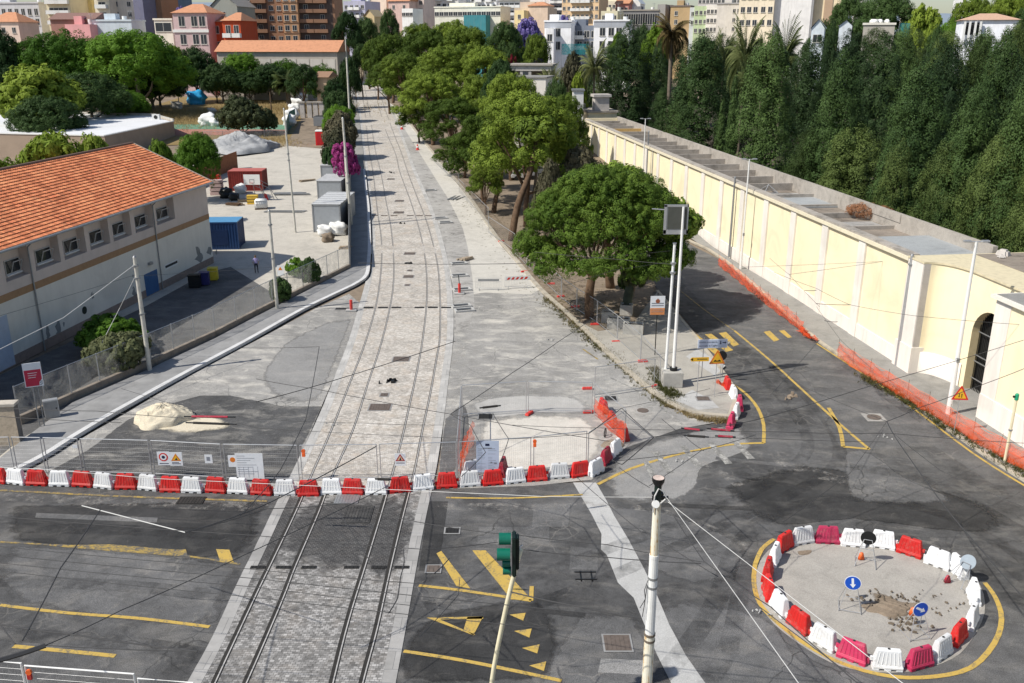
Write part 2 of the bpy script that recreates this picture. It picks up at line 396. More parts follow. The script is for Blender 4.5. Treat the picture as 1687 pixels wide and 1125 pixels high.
# foliage
def plaster(name, col, rough=.9, streak=.3, dirt=(.30, .26, .20)):
    t = NT(name); p = t.pos()
    m = t.n('ShaderNodeMapping', {'Vector': p, 'Scale': (1.3, 1.3, .10)}).outputs[0]
    s = t.ramp(t.noise(m, 1.6, 7, .7), [(.46, (0,0,0,1)), (.72, (1,1,1,1))])
    q = t.ramp(t.noise(p, .28, 5, .6, .8), [(.35, mul(col, .90)), (.5, col), (.66, mul(col, 1.05))])
    sp = t.ramp(t.noise(p, 1.5, 8, .75, 1), [(.62, (0,0,0,1)), (.70, (1,1,1,1))])
    c = t.mix(t.math('MULTIPLY', s, streak), q, (*dirt, 1)); c = t.mix(t.math('MULTIPLY', sp, streak * .5), c, (*dirt, 1))
    t.bump(t.noise(p, 14, 4), .15, .01)
    return t.fin(c, rough, .2)
def scuffed(name, col, dirt=(.30, .26, .22)):
    t = NT(name); p = t.pos(); oi = t.n('ShaderNodeObjectInfo').outputs['Random']
    f = t.math('ADD', t.math('MULTIPLY', t.noise(p, 2.2, 6, .7), .6), t.math('MULTIPLY', t.noise(p, 11, 4, .7), .4))
    c = t.ramp(t.math('ADD', t.math('MULTIPLY', oi, .5), t.math('MULTIPLY', t.noise(p, .8, 3), .5)), [(.25, mul(col, .78)), (.6, col), (.85, mul(col, 1.12))])
    c = t.mix(t.math('MULTIPLY', t.ramp(f, [(.50, (0,0,0,1)), (.72, (1,1,1,1))]), .5), c, (*dirt, 1))
    return t.fin(c, .5, .35)
for k_, c_ in (('bred', (.58,.022,.020)), ('bmag', (.54,.040,.115)), ('bdark', (.36,.02,.045)), ('bwhite', (.80,.81,.82))): M[k_] = scuffed('scuffed ' + k_, c_)
M['pine'] = leafmat('pine needles', (.058, .098, .014, 1), (.185, .255, .034, 1))
M['pineh'] = leafmat('stone pine needles', (.070, .125, .018, 1), (.20, .29, .045, 1), big=.5)
M['cyp'] = leafmat('cypress leaves', (.026, .054, .017, 1), (.082, .135, .038, 1), .05)
M['cypb'] = leafmat('olive cypress leaves', (.040, .066, .018, 1), (.112, .155, .042, 1), .06)
M['cypd'] = leafmat('dark cypress leaves', (.014, .032, .013, 1), (.042, .074, .026, 1), .05)
M['broad'] = leafmat('bright broad leaves', (.055, .125, .014, 1), (.15, .28, .032, 1), .3)
M['broadd'] = leafmat('dark broad leaves', (.024, .055, .017, 1), (.070, .120, .036, 1), .2)
M['lime'] = leafmat('lime green leaves', (.11, .19, .02, 1), (.24, .32, .045, 1), .35)
M['olive'] = leafmat('grey olive leaves', (.05, .065, .028, 1), (.13, .145, .07, 1), .2)
M['brownleaf'] = leafmat('brownish juniper leaves', (.045, .05, .026, 1), (.11, .10, .06, 1), .15)
M['bougain'] = leafmat('magenta flowers', (.20, .03, .13, 1), (.50, .08, .30, 1), .3)
M['redflower'] = leafmat('red flowers', (.22, .02, .035, 1), (.42, .05, .06, 1), .3)
M['jacar'] = leafmat('violet blossom', (.13, .10, .30, 1), (.33, .27, .60, 1), .3)
M['palm'] = leafmat('palm fronds', (.08, .11, .035, 1), (.24, .26, .11, 1), .2)
M['palmdry'] = leafmat('dry palm fronds', (.11, .085, .035, 1), (.25, .19, .09, 1), .2)
M['drygrass'] = leafmat('dry grass', (.30, .22, .10, 1), (.58, .47, .25, 1), .2)
M['weed'] = leafmat('weedy verge', (.07, .075, .025, 1), (.26, .20, .10, 1), .2)
def netmat(name, col, a):
    t = NT(name); p = t.pos()
    f = t.math('ADD', t.math('MULTIPLY', t.noise(p, 1.1, 5, .6, .6), .6), t.math('MULTIPLY', t.noise(p, 9, 3), .25))
    t.fin(col, .6, .3)
    tr = t.n('ShaderNodeBsdfTransparent'); tl = t.n('ShaderNodeBsdfTranslucent', {'Color': col})
    m1 = t.n('ShaderNodeMixShader', {0: .4, 1: t.b.outputs[0], 2: tl.outputs[0]})
    m2 = t.n('ShaderNodeMixShader', {0: t.ramp(f, [(.3, g4(a + .22)), (.6, g4(a - .2))]), 1: m1.outputs[0], 2: tr.outputs[0]})
    t.link(m2.outputs[0], t.t.nodes['Material Output'].inputs['Surface']); return t.mat
M['net'] = netmat('orange safety net', (.90, .12, .03, 1), .47)
M['greynet'] = netmat('grey wire mesh', (.45, .45, .43, 1), .80)
M['tealnet'] = netmat('teal netting', (.03, .30, .32, 1), .3)
M['bluenet'] = netmat('blue netting', (.02, .20, .48, 1), .25)
# ------------------------------------------------------------------ GROUND
def lin(tab, y):
    tab = sorted(tab, key=lambda p: p[1])
    if y <= tab[0][1]: a, b = tab[0], tab[1]
    elif y >= tab[-1][1]: a, b = tab[-2], tab[-1]
    else:
        for a, b in zip(tab, tab[1:]):
            if a[1] <= y <= b[1]: break
    return a[0] + (b[0] - a[0]) * (y - a[1]) / (b[1] - a[1])
bl = [(308,1125),(350,1053),(390,960),(421,903),(448,842),(479,784),(499.5,739.5),(532,672),(547,629.5),(575,562),(591,503.5),(604,461),(612,401),(607,331),(602,281),(597,250),(593,200),(589.5,180),(586,140),(582,107)]
brt = [(652,1125),(668,1040),(684.5,943),(703,843),(712,807),(719.5,772),(732,687),(742,599.5),(748,556),(746,481),(737,421),(719.5,361),(702,316),(684.5,281),(674.5,250),(654.5,200),(637,160),(622,128),(606,107)]
ys = [1330,1230,1125,1080,1040,1000,960,920,880,843,807,772,735,700,670,640,610,580,556,530,505,481,460,440,421,400,380,361,340,316,300,281,265,250,225,200,180,160,145,132,120,112]
BL = [G(lin(bl, y), y) for y in ys]; BRt = [G(lin(brt, y), y) for y in ys]
def smoothP(P):
    Q = [P[0]] + [Vector((P[i-1][0]*.25+P[i][0]*.5+P[i+1][0]*.25, P[i-1][1]*.25+P[i][1]*.5+P[i+1][1]*.25, 0)) for i in range(1, len(P)-1)] + [P[-1]]
    return [Vector((q[0], q[1], T(q[1]))) for q in Q]
BL, BRt = smoothP(BL), smoothP(BRt)
# base ground: one sheet to the horizon, following the gentle rise
mb = MB()
yy = [-60, 95, 200, 900, 6000]
for i in range(4):
    a, b = yy[i], yy[i+1]
    mb.quad((-5000, a, T(a)-.05), (5000, a, T(a)-.05), (5000, b, T(b)-.05), (-5000, b, T(b)-.05))
o = ob('ground', mb, M['dirt']); o['kind'] = 'structure'
sheet('road', [(-500,830),(-300,796),(0,798),(200,806),(440,816),(700,808),(960,794),(1030,735),(1120,705),(1205,695),(1212,640),(1150,550),(1060,450),(1000,380),(960,320),(900,260),(940,240),(1060,340),(1130,398),(1195,432),(1345,563),(1480,650),(1600,738),(1720,815),(2100,980),(2300,1500),(-700,1500)], M['road'], 0)
sheet('road_side_surface', [(1130,398),(1195,432),(1345,563),(1480,650),(1600,738),(1700,800),(1640,800),(1540,735),(1430,740),(1385,738),(1330,640),(1215,560),(1100,440),(1000,350),(930,260)], M['side_road'], .004)
soft_sheet('road_dark_patch', [(1165,800),(1310,762),(1480,790),(1640,830),(1665,880),(1560,878),(1400,858),(1255,868)], M['dark'], .005)
soft_sheet('road_dark_patch', [(0,830),(430,822),(448,842),(400,925),(180,905),(0,893)], M['dark'], .004)
sheet('road_dark_patch', [(706,826),(738,826),(722,940),(690,940)], M['dark'], .007)
soft_sheet('road_dark_patch', [(720,1005),(900,985),(930,1100),(880,1125),(655,1125),(672,1040)], M['dark'], .004)
soft_sheet('road_worn_patch', [(950,1005),(1055,1010),(1080,1125),(1100,1250),(860,1250),(880,1120)], M['road2'], .006)
soft_sheet('road_worn_patch', [(0,893),(180,905),(400,928),(385,965),(345,1040),(0,990)], M['road2'], .006)
soft_sheet('road_worn_patch', [(985,795),(1030,740),(1200,695),(1245,720),(1235,742),(1160,770),(1150,800),(1110,830),(1010,830)], M['pale2'], .0055)
soft_sheet('road_worn_patch', [(960,830),(1050,830),(1160,860),(1240,905),(1215,960),(1120,965),(1010,900)], M['road2'], .003)
soft_sheet('road_worn_patch', [(1385,738),(1432,742),(1500,790),(1580,830),(1420,830),(1390,800)], M['road2'], .006)
soft_sheet('road_worn_patch', [(1100,1125),(1060,990),(1250,1000),(1330,1090),(1480,1125),(1560,1250),(1120,1250)], M['road2'], .005)
sheet('road_repair_strip', [(944,795),(982,795),(1000,826),(1012,850),(1035,888),(1060,935),(1082,980),(1103,1030),(1130,1080),(1165,1130),(1230,1250),(1165,1250),(1108,1130),(1082,1078),(1058,1020),(1044,985),(1018,960),(1000,915),(990,905),(991,880),(975,848)], M['strip_conc'], .009)
for k, (q, lab) in enumerate([([(790,868),(905,868),(905,898),(785,896)], 0), ([(880,830),(940,830),(936,868),(876,868)], 0), ([(940,900),(985,905),(985,940),(938,938)], 0), ([(1310,1000),(1470,1005),(1500,1125),(1330,1125)], 1)]):
    if not lab: sheet('road_worn_patch', q, M['road2'], .0075)
# roundabout centre
ring = [(1244,955),(1252,925),(1275,900),(1320,884),(1380,880),(1450,886),(1520,905),(1580,932),(1615,965),(1622,1010),(1600,1055),(1570,1085),(1510,1105),(1450,1108),(1385,1098),(1330,1070),(1275,1028),(1250,990)]
sheet('roundabout_surface', [ (p[0], p[1]) for p in smooth_line(ring + [ring[0]], 3)[:-1]], M['disc'], .011)
soft_sheet('roundabout_dirt', [(1420,968),(1455,975),(1490,990),(1530,992),(1545,1000),(1520,1010),(1490,1008),(1472,1030),(1450,1022),(1440,1000),(1428,985)], M['dirt'], .016, .35)
soft_sheet('roundabout_dirt', [(1312,908),(1338,906),(1334,914),(1316,915)], M['dirt'], .016)
M['site_dark'] = asphalt('site dark asphalt', .085, crack=.3, dust=(.42,.40,.36), dustamt=.6, spread=.5)
# construction site surfaces
sheet('site_ground', [(594,500),(575,484),(520,508),(420,562),(312,618),(200,685),(120,730),(75,760),(20,790),(0,797),(200,805),(440,815),(470,800),(500,739),(547,629),(577,560)], M['pale_asph'], .004)
soft_sheet('site_dark_asphalt', [(120,800),(300,800),(487,800),(503,739),(537,668),(470,668),(430,660),(380,650),(330,650),(300,658),(255,670),(205,692),(140,742),(70,780)], M['site_dark'], .008, .92, .8, 1.3, False)
soft_sheet('site_fresh_asphalt', [(585,520),(545,525),(500,545),(470,562),(440,595),(425,630),(460,668),(520,670),(545,625),(570,562)], M['pale2'], .007)
sheet('site_concrete', [(748,556),(746,481),(742,450),(790,465),(875,462),(900,492),(960,548),(1040,622),(1085,660),(1130,682),(1205,692),(1120,706),(1030,738),(975,790),(880,800),(720,806),(732,687)], M['pale_asph'], .004)
soft_sheet('site_rubble', [(790,690),(880,680),(960,684),(985,700),(1000,730),(985,760),(940,775),(860,785),(800,780),(775,735)], M['site_pale'], .012)
soft_sheet('site_rubble', [(765,668),(800,655),(870,650),(960,655),(975,680),(880,682),(800,690)], M['site_conc'], .010)
soft_sheet('site_dark_asphalt', [(732,687),(762,660),(775,690),(770,740),(750,780),(720,790)], M['road2'], .008)
sheet('lane_concrete', [(742,452),(735,420),(760,430),(768,400),(745,360),(722,320),(695,281),(672,235),(650,192),(640,168),(655,178),(690,225),(735,280),(775,330),(815,390),(850,432),(888,478),(875,485),(800,482),(750,488)], M['lane_conc'], .006)
sheet('rubble_trench', [(735,420),(719,361),(702,316),(684,281),(672,250),(656,208),(662,205),(690,250),(715,290),(740,330),(762,375),(770,405),(778,455),(782,505),(772,540),(752,545),(748,500),(744,450)], M['trench'], .009)
# verge with pines, side road island
sheet('verge', [(888,478),(850,432),(815,390),(775,330),(735,280),(690,225),(655,178),(625,135),(640,120),(760,160),(860,220),(930,262),(1000,350),(1060,432),(1080,470),(1062,520),(1040,545),(1010,560),(980,560),(940,525)], M['dirt'], .02)
sheet('island_paving', [(940,525),(985,548),(1040,540),(1065,505),(1085,480),(1150,558),(1208,635),(1215,655),(1205,690),(1140,683),(1095,664),(1050,630),(1000,585),(965,550)], M['island'], .12)
def kerb(name, px, w, h, mat, side=1, z=0, world=None):
    P = world or [G(*p) for p in smooth_line(px, 3)]
    Q = offs(P, w * side); mb = MB()
    for i in range(len(P) - 1):
        a, b, c, d = P[i], P[i+1], Q[i+1], Q[i]
        lo = [Vector((p[0], p[1], T(p[1]) + z - .02)) for p in (a, b, c, d)]; hi = [Vector((p[0], p[1], T(p[1]) + z + h)) for p in (a, b, c, d)]
        fs = [(0,1,5,4),(1,2,6,5),(2,3,7,6),(3,0,4,7),(4,5,6,7)]
        mb.add(lo + hi, fs)
    bm = bmesh.new(); o = ob(name, mb, mat)
    bm.from_mesh(o.data); bmesh.ops.recalc_face_normals(bm, faces=bm.faces[:]); bm.to_mesh(o.data); bm.free()
    o['kind'] = 'structure'; return o
kerb('verge_kerb', [(655,178),(690,225),(735,280),(775,330),(815,390),(850,432),(888,478),(940,525),(965,550),(1000,585),(1050,630),(1095,664),(1140,683),(1205,690)], .35, .15, M['kerb_old'], 1)
kerb('island_kerb', [(1205,690),(1215,655),(1208,635),(1150,558),(1085,480)], .25, .14, M['kerb_old'], 1)
sheet('island_slab', [(1113,663),(1140,645),(1172,662),(1185,675),(1150,678)], M['strip_conc'], .125)
sheet('island_slab', [(1130,590),(1148,578),(1195,605),(1178,622)], M['strip_conc'], .125)
# right pavement by the yellow wall
sheet('pavement', [(1195,430),(1345,561),(1480,648),(1600,736),(1720,812),(1800,830),(1760,740),(1640,690),(1605,625),(1475,598),(1401,552),(1298,485),(1195,423),(1150,388),(1100,352),(1085,356)], M['walk'], .13)
kerb('pavement_kerb', [(1130,396),(1195,432),(1345,563),(1480,650),(1600,738),(1720,815),(1900,920)], .3, .135, M['kerb_old'], 1)
# left pavement
lk = [(602,281),(606,320),(609,343),(611.5,398),(610.5,430),(607,456),(590,470),(566,482),(500,514),(412,564),(315,616),(200,680),(125,725),(75,757),(15,785),(-80,812)]
li = [(577,281),(576,320),(575,383),(576,446),(500,486),(422,526),(355,562),(250,612),(120,669),(37,732),(0,762),(-120,795)]
sheet('pavement', lk + li[::-1], M['granite'], .24)
KP = [G(*p) for p in smooth_line(lk, 3)]
kerb('pavement_kerb', None, .34, .25, M['kerb'], 1, world=KP[::-1])
kerb('pavement_kerb_shade', None, .12, .03, M['groove'], -1, world=KP[::-1])  # near-black strip paints the shade of the kerb face
LK = [Vector((p[0], p[1], 0)) for p in KP]
sheet('pavement_far', [(602,281),(577,281),(572,230),(568,180),(566,140),(580,130),(590,180),(596,230)], M['walk'], .1)
# yard
sheet('yard_paving', [(-150,780),(0,758),(37,730),(250,610),(422,524),(575,444),(573,330),(545,250),(520,215),(470,180),(420,215),(300,240),(240,330),(300,440),(120,562),(-200,720)], M['yard'], .03)
sheet('yard_painted_shade', [(-150,775),(0,752),(37,722),(240,612),(400,530),(460,490),(380,440),(340,450),(240,505),(120,562),(-150,690)], M['side_road'], .036)  # darker ground colour laid where the house's shade falls
sheet('grass_field_dry', [(250,240),(480,235),(505,200),(520,165),(300,160),(200,190)], M['drygrass'], .05)
sheet('sports_court', [(260,224),(470,222),(476,213),(380,211),(250,211)], plain('court red', (.36, .17, .13, 1), .9, .2), .07)
sheet('sports_court_edge', [(240,213),(477,214),(484,206),(250,205)], plain('court green', (.12, .24, .16, 1), .9, .2), .075)
sheet('yard_path', [(470,240),(530,245),(522,205),(528,172),(505,172),(495,200)], M['dirt'], .06)
# tram paving
i8 = ys.index(807)
stains = [( (G(575,872)).x, G(575,872).y, 3.6, 4.0), (G(440,880).x, G(440,880).y, 1.3, 4.5), (G(640,890).x, G(640,890).y, 1.0, 3.4)]
M['setts_cross'] = setts('worn stone setts', .27, (.14, .137, .13, 1), warm=.12, tint=(1, .975, .95), stainc=stains, contrast=.42, bw=.175, rh=.115, msz=.012)
w = .5
def inner(P, d): return [Vector((p[0] + d, p[1], p[2])) for p in P]
ribbon('tram_paving_crossing', BL[:i8+1], BRt[:i8+1], M['setts_cross'], .018)
ribbon('tram_paving_site', BL[i8:], BRt[i8:], M['setts_site'], .018)
sl = offs(BL, -w); sr = offs(BRt, w)
M['slab2'] = tint_slabs('worn edge slabs', .34, g4(.2), 1.0, .6, (1, .98, .95))
for a_, b_ in ((BL, sl), (sr, BRt)): ribbon('tram_paving_edge', a_[:i8+1], b_[:i8+1], M['slab2'], .024); ribbon('tram_paving_edge', a_[i8:], b_[i8:], M['slab'], .024)
M['groove2'] = plain('dusty rail groove', (.10, .09, .08, 1), .9, .3)
M['setts_edge'] = setts('rail side setts', .32, (.2, .19, .18, 1), contrast=.3)
rails = [
 [(300,1250),(355,1125),(421,983),(446,931),(488,843),(513,784),(547,707),(577,630),(603,562),(622,493),(629,431),(628,388),(622,348),(614.5,281),(607,240),(601,182),(594.5,140)],
 [(348,1250),(407,1125),(466,988),(486,935.5),(526,843),(548,784),(582,709),(607,629.5),(629.5,562),(648,476),(648,411),(643,366),(637,336),(627,281),(617,240),(608,180),(600,140)],
 [(520,1250),(549.5,1123),(574.5,1023),(602,933),(629.5,843),(647,780),(662,725),(674.5,669.5),(687,612),(697,556),(704,481),(699.5,416),(687,363.5),(672,318.5),(658,281),(651,250),(629.5,195),(613,130)],
 [(570,1250),(598,1125),(622,1035.5),(642,943),(666,843),(683,777),(697,704.5),(709.5,647),(719.5,589.5),(725,553.5),(725,481),(719.5,426),(704.5,368.5),(687,323.5),(671,281),(661,250),(646,212.5),(634.5,180),(619.5,132.5)]]
RW = []
for k, r in enumerate(rails):
    P = [G(*p) for p in r]; P = smoothP([Vector(q) for q in smooth_line([tuple(p) for p in P], 4)])
    RW.append(P)
    ksp = max(i for i in range(len(P)) if P[i].y < 40.5)
    ribbon('rail_groove_shade', offs(P, .16)[:ksp+1], offs(P, -.06)[:ksp+1], M['groove'], .028); ribbon('rail_groove_shade', offs(P, .075)[ksp:], offs(P, -.045)[ksp:], M['groove2'], .028)  # dark band paints both the groove and the shadow beside the rail
    mb = MB(); a, b = offs(P, .022), offs(P, -.022)
    for i in range(len(P) - 1):
        zt = .046
        v = [Vector((q[0], q[1], T(q[1]) + z)) for q in (a[i], b[i], b[i+1], a[i+1]) for z in (.02, zt)]
        mb.add(v, [(1,3,5,7),(0,1,7,6),(2,4,5,3)])
    o = ob('tram_rail', mb, M['rail']); o['kind'] = 'structure'
    # pale stone border along the rail
    for d0, d1 in ():
        o = ribbon('rail_border', offs(P, d0)[:ksp+1], offs(P, d1)[:ksp+1], M['setts_edge'], .022)
sheet('grove_soil', [Vector((26+6.5+x, y, 0)) for x, y in ((0,40),(0,60),(-12,170),(-22,260),(150,260),(150,40))], M['soil'], .02, world=True)
# painted lines
t_ = NT('tyre polish'); p_ = t_.pos(); t_.fin((.022, .022, .023, 1), .6, .3)
t_.link(t_.ramp(t_.noise(p_, .9, 7, .7), [(.40, (0,0,0,1)), (.68, (.36,.36,.36,1))]), t_.b.inputs['Alpha']); M['tyre'] = t_.mat
t_ = NT('dust streak'); p_ = t_.pos(); t_.fin((.42, .40, .37, 1), .9, .2)
t_.link(t_.ramp(t_.noise(p_, 1.6, 8, .75), [(.50, (0,0,0,1)), (.70, (.6,.6,.6,1))]), t_.b.inputs['Alpha']); M['dust'] = t_.mat
def line(px, w, mat, z=.016, name='road_marking', n=3):
    P = [G(*p) for p in smooth_line(px, n)]
    return ribbon(name, offs(P, w/2), offs(P, -w/2), mat, z)
line([(-100,806),(0,808),(200,818),(440,826)], .16, M['yellow2'])
line([(735,820),(840,821),(960,815)], .14, M['yellow'])
line([(985,798),(1040,772),(1120,748),(1200,733),(1258,730)], .2, M['yellow'])
line([(1258,730),(1258,700),(1248,672),(1228,648),(1205,632)], .2, M['yellow'])
line([(1210,545),(1270,595),(1330,650),(1385,700),(1432,740)], .18, M['yellow'])
line([(1365,672),(1383,705),(1389,736)], .22, M['yellow'])
line([(1389,736),(1432,740)], .22, M['yellow'])
line([(0,997),(110,1010),(230,1019),(345,1033)], .17, M['yellow'])
line([(22,1065),(110,1073),(190,1081)], .2, M['yellow'])
line([(0,893),(200,905),(300,915),(395,930)], .12, M['yellow2'])
sheet('road_marking', [(75,899),(180,897),(290,906),(306,905),(310,918),(180,908)], M['yellow2'], .017)
sheet('road_marking', [(356,905),(378,906),(385,926),(363,926)], M['yellow'], .017)
sheet('road_marking', [(719,912),(727,908),(775,970),(752,966)], M['yellow'], .017)
sheet('road_marking', [(778,907),(800,907),(876,988),(842,988)], M['yellow'], .017)
line([(690,965),(760,973),(875,990)], .17, M['yellow'], .020)
line([(875,990),(876,966)], .17, M['yellow'], .020)
for q in ([(703,1018),(796,1016),(796,1020),(725,1021)], [(703,1018),(725,1021),(783,1046),(780,1047)], [(770,1017),(796,1016),(780,1047),(764,1037)]):
    sheet('road_marking', q, M['yellow'], .0175)
for q in ([(839,1013),(866,1010),(862,1023)], [(847,1040),(876,1036),(872,1051)], [(860,1068),(889,1062),(885,1077)], [(872,1097),(900,1090),(896,1106)]):
    sheet('road_marking', q, M['yellow'], .017)
line([(665,1073),(760,1088),(860,1108),(925,1122)], .17, M['yellow'], .019)
ry = [(1244,930),(1242,960),(1252,995),(1285,1030),(1340,1070),(1400,1098),(1470,1115),(1540,1115),(1600,1100),(1638,1060),(1650,1020),(1640,985),(1622,960)]
line(ry, .19, M['yellow'], .018)
line([(1244,930),(1255,905),(1275,888)], .19, M['yellow'], .018)
for q in ([(1112,553),(1122,552),(1160,580),(1146,584)], [(1137,552),(1147,551),(1190,582),(1178,584)], [(1161,551),(1172,550),(1208,577),(1196,580)], [(1184,549),(1196,547),(1218,568),(1208,571)], [(1258,547),(1268,545),(1284,560),(1275,563)], [(1283,545),(1292,544),(1305,556),(1298,557)]):
    sheet('road_marking', q, M['yellow'], .018)
line([(1110,470),(1160,510),(1210,545)], .12, M['yellow2'])
line([(1345,566),(1480,655),(1600,745),(1687,800),(1760,840)], .15, M['yellow'], .02)
for (x, y, dx) in ((1075,745,28),(1120,735,30),(1165,730,34),(1200,722,36),(1060,762,20)):
    sheet('road_marking', [(x,y),(x+9,y-1),(x+dx+8,y+34),(x+dx-4,y+35)], M['whitep'], .017)
line([(1005,622),(1060,650),(1125,700)], .13, M['whitep'], .012)
line([(960,575),(985,592)], .13, M['yellow2'], .012)
# drain covers, slots, manholes
def cover(px, py, wx, wy, mat, name='drain_cover', lab=None, rim=True, rz=0):
    p = G(px, py)
    t = thing(name, lab, 'manhole' if 'man' in name else 'drain', (p.x, p.y, p.z + .03), rz)
    if rim: ob('rim', MB().box((0, 0, 0), (wx + .14, wy + .14, .012)), M['slab'], t)
    mb = MB().box((0, 0, .009), (wx, wy, .014)); n = max(3, int(wx / .14))
    for i in range(n): mb.box((-wx/2 + wx*(i+.5)/n, 0, .02), (.03, wy*.86, .014))
    ob('grate', mb, mat, t)
    return t
cov = plain('rusty brown cover', (.13, .105, .09, 1), .7, .35, 5)
dk = plain('dark slot', (.02, .02, .02, 1), .8, .3)
for i, (x, y, w_, h_) in enumerate([(626,671.5,1.25,1.0),(633,651,.45,.5),(661,592,1.1,.9),(673,456,.9,.9),(671,470,.4,.5),(675,418,1.1,1.0),(657,350,1.2,1.1),(658,331,1.1,1.0),(644,295,1.0,1.0),(675,446,.4,.5)]):
    cover(x, y, w_, h_, cov, lab='brown metal cover plate between the tram tracks, ' + ['second from the barriers','tiny one third from the barriers','just before the far drain slots','large one beyond the drain slots','tiny one beyond the drain slots','level with the striped shadow of the hoarding','before the farther slot row','just beyond the farther slot row','the farthest one','small one next to the dark debris'][i])
for i, (x, lab) in enumerate(zip((607, 631, 653, 691, 713, 735), ('outer left', 'inside the left track', 'right of the left track', 'left of the right track', 'inside the right track', 'outer right'))):
    cover(x, 507, .8, .35, dk, 'drain_slot', f'dark drain slot across the dusty setts, {lab}', False)
for x, lab in zip((425, 467, 509, 579, 624, 662), ('outer left', 'inside the left track', 'right of the left track', 'left of the right track', 'inside the right track', 'outer right')):
    cover(x, 935.5, .62, .2, dk, 'drain_slot', f'black drain slot across the road crossing, {lab}', False)
for x, lab in zip((618, 633, 649, 676, 691, 706), ('outer left', 'inside the left track', 'right of the left track', 'left of the right track', 'inside the right track', 'outer right')):
    cover(x, 355.5, .8, .4, cov, 'drain_slot', f'small drain slot in the far setts, {lab}', False)
for x, y, w_, h_, m, lab in [(572,823,1.15,.9,'galvd','grey steel plate on the setts just before the barriers'),(590,848,1.3,1.6,'dark','black asphalt filled cover on the dark stained setts'),(315,825,1.25,.7,'groove','dark plate on the yellow line before the front barriers')]:
    cover(x, y, w_, h_, M[m], 'cover_plate', lab, False)
cover(745, 875, .6, .45, dk, 'drain_grate', 'black slotted drain grate in the asphalt right of the tram crossing')
cover(1017, 1060, .95, .9, cov, 'manhole_cover', 'square rusty manhole cover in the worn asphalt beside the foreground pole')
cover(714, 938, .55, .5, cov, 'manhole_cover', 'small square manhole beside the yellow stripes')
cover(1158, 660, .75, .6, cov, 'manhole_cover', 'dark square manhole in the tip of the paved island').location.z += .115
cover(1427, 611, .7, .4, dk, 'drain_grate', 'dark drain grate at the kerb below the orange net')
for i, (x, y, w_, h_) in enumerate([(800,687,.8,.7),(564,509,1.1,.5),(1006,657,.7,.7)]):
    cover(x, y, w_, h_, dk, 'open_pit', ['dark open pit in the pale rubble of the fenced site', 'black grate beside the red bollard at the pavement corner', 'black opening in a pale slab right of the orange net'][i])
def round_mh(px, py, r, lab):
    p = G(px, py); t = thing('manhole_cover', lab, 'manhole', (p.x, p.y, p.z + .02))
    ob('frame', MB().box((0, 0, 0), (r*2.9, r*2.9, .016)), M['trench'], t)
    ob('lid', MB().cylx((0, 0, .02), r, .03, (0, 0, 1), n=24), cov, t)
round_mh(1059, 677, .34, 'round manhole lid in a broken square frame on the pale asphalt')
round_mh(1440, 688, .4, 'round manhole lid with pale frame in the side road')
# rubble pit boxes along the trench
for i, (x, y) in enumerate([(709,314),(726,360),(734,367),(756,435),(757,455),(761,478),(765,512),(760,505)]):
    p = G(x, y); t = thing('concrete_pit', 'small pale concrete pit frame in the rubble trench, ' + ['farthest one','second farthest','touching the second farthest','fourth from the far end','upper of the middle pair','beside the plain barricade','nearest one','just before the nearest one'][i], 'pit', (p.x, p.y, p.z), .3)
    mb = MB(); W_ = .8
    for a, b, c, d in ((-W_, W_, -.45, -.3), (-W_, W_, .3, .45), (-W_, -W_+.15, -.3, .3), (W_-.15, W_, -.3, .3)): mb.b2(a, b, c, d, 0, .16)
    ob('frame', mb, M['strip_conc'], t); ob('opening', MB().b2(-W_+.15, W_-.15, -.3, .3, .01, .03), dk, t)
def mound(name, px, py, rx, ry, h, mat, seed, lab, cat, ridge=.25):
    rng = np.random.default_rng(seed); p = G(px, py); mb = MB(); n, k = 72, 26
    ph = rng.uniform(0, 6.28, 8); am = rng.uniform(.3, 1, 8)
    def hh(x, y):
        r = math.hypot(x, y); b = max(0, 1 - r) ** .9 * (1 - .25 * max(0, 1 - r))
        w = sum(am[i] * math.sin((3 + i * 2.3) * x + ph[i]) * math.cos((2.5 + i * 1.9) * y + ph[7 - i]) for i in range(8)) / 4
        return max(0, b * h * (1 + ridge * w))
    vs = [(0, 0, hh(0, 0))]
    for j in range(1, k + 1):
        for i in range(n):
            a = 2 * math.pi * i / n; r = j / k * (1 + .12 * math.sin(3 * a + ph[0]) + .07 * math.sin(7 * a + ph[1]))
            x, y = r * math.cos(a), r * math.sin(a)
            z = hh(x / (1.19), y / 1.19) + rng.normal(0, .022 * h) * (j < k) + .06 * h * math.sin(9*x + 4*math.sin(7*y)) * (1 - j/k)
            vs.append((x * rx, y * ry, max(z, 0) if j < k else -.02))
    fs = [(0, 1 + i, 1 + (i + 1) % n) for i in range(n)]
    for j in range(k - 1):
        for i in range(n): fs.append((1 + j*n + i, 1 + (j+1)*n + i, 1 + (j+1)*n + (i+1) % n, 1 + j*n + (i+1) % n))
    mb.add(vs, fs); o = ob(name, mb, mat, None, True); o.location = p + Vector((0, 0, .01)); tag(o, lab, cat); return o
mound('sand_pile', 268, 690, 1.7, 1.45, 1.2, M['sand'], 3, 'pile of yellow sand on dark asphalt by the left pavement', 'sand pile')
o = soft_sheet('sand_spill', [(222,690),(245,708),(300,716),(360,712),(395,700),(370,688),(310,680),(260,676)], M['sand'], .013, .5); del o['kind']; tag(o, 'thin spread of spilled sand around the sand pile', 'sand')
mound('gravel_heap', 392, 246, 7.0, 7, 3.6, concrete('grey gravel', .33, (.98, 1, 1.02), .5), 5, 'grey gravel heap at the back of the yard', 'gravel heap', .4)
mound('rubble_heap', 1009, 733, .6, .5, .35, M['dirt'], 6, 'small heap of broken brick behind the curved barriers', 'rubble')
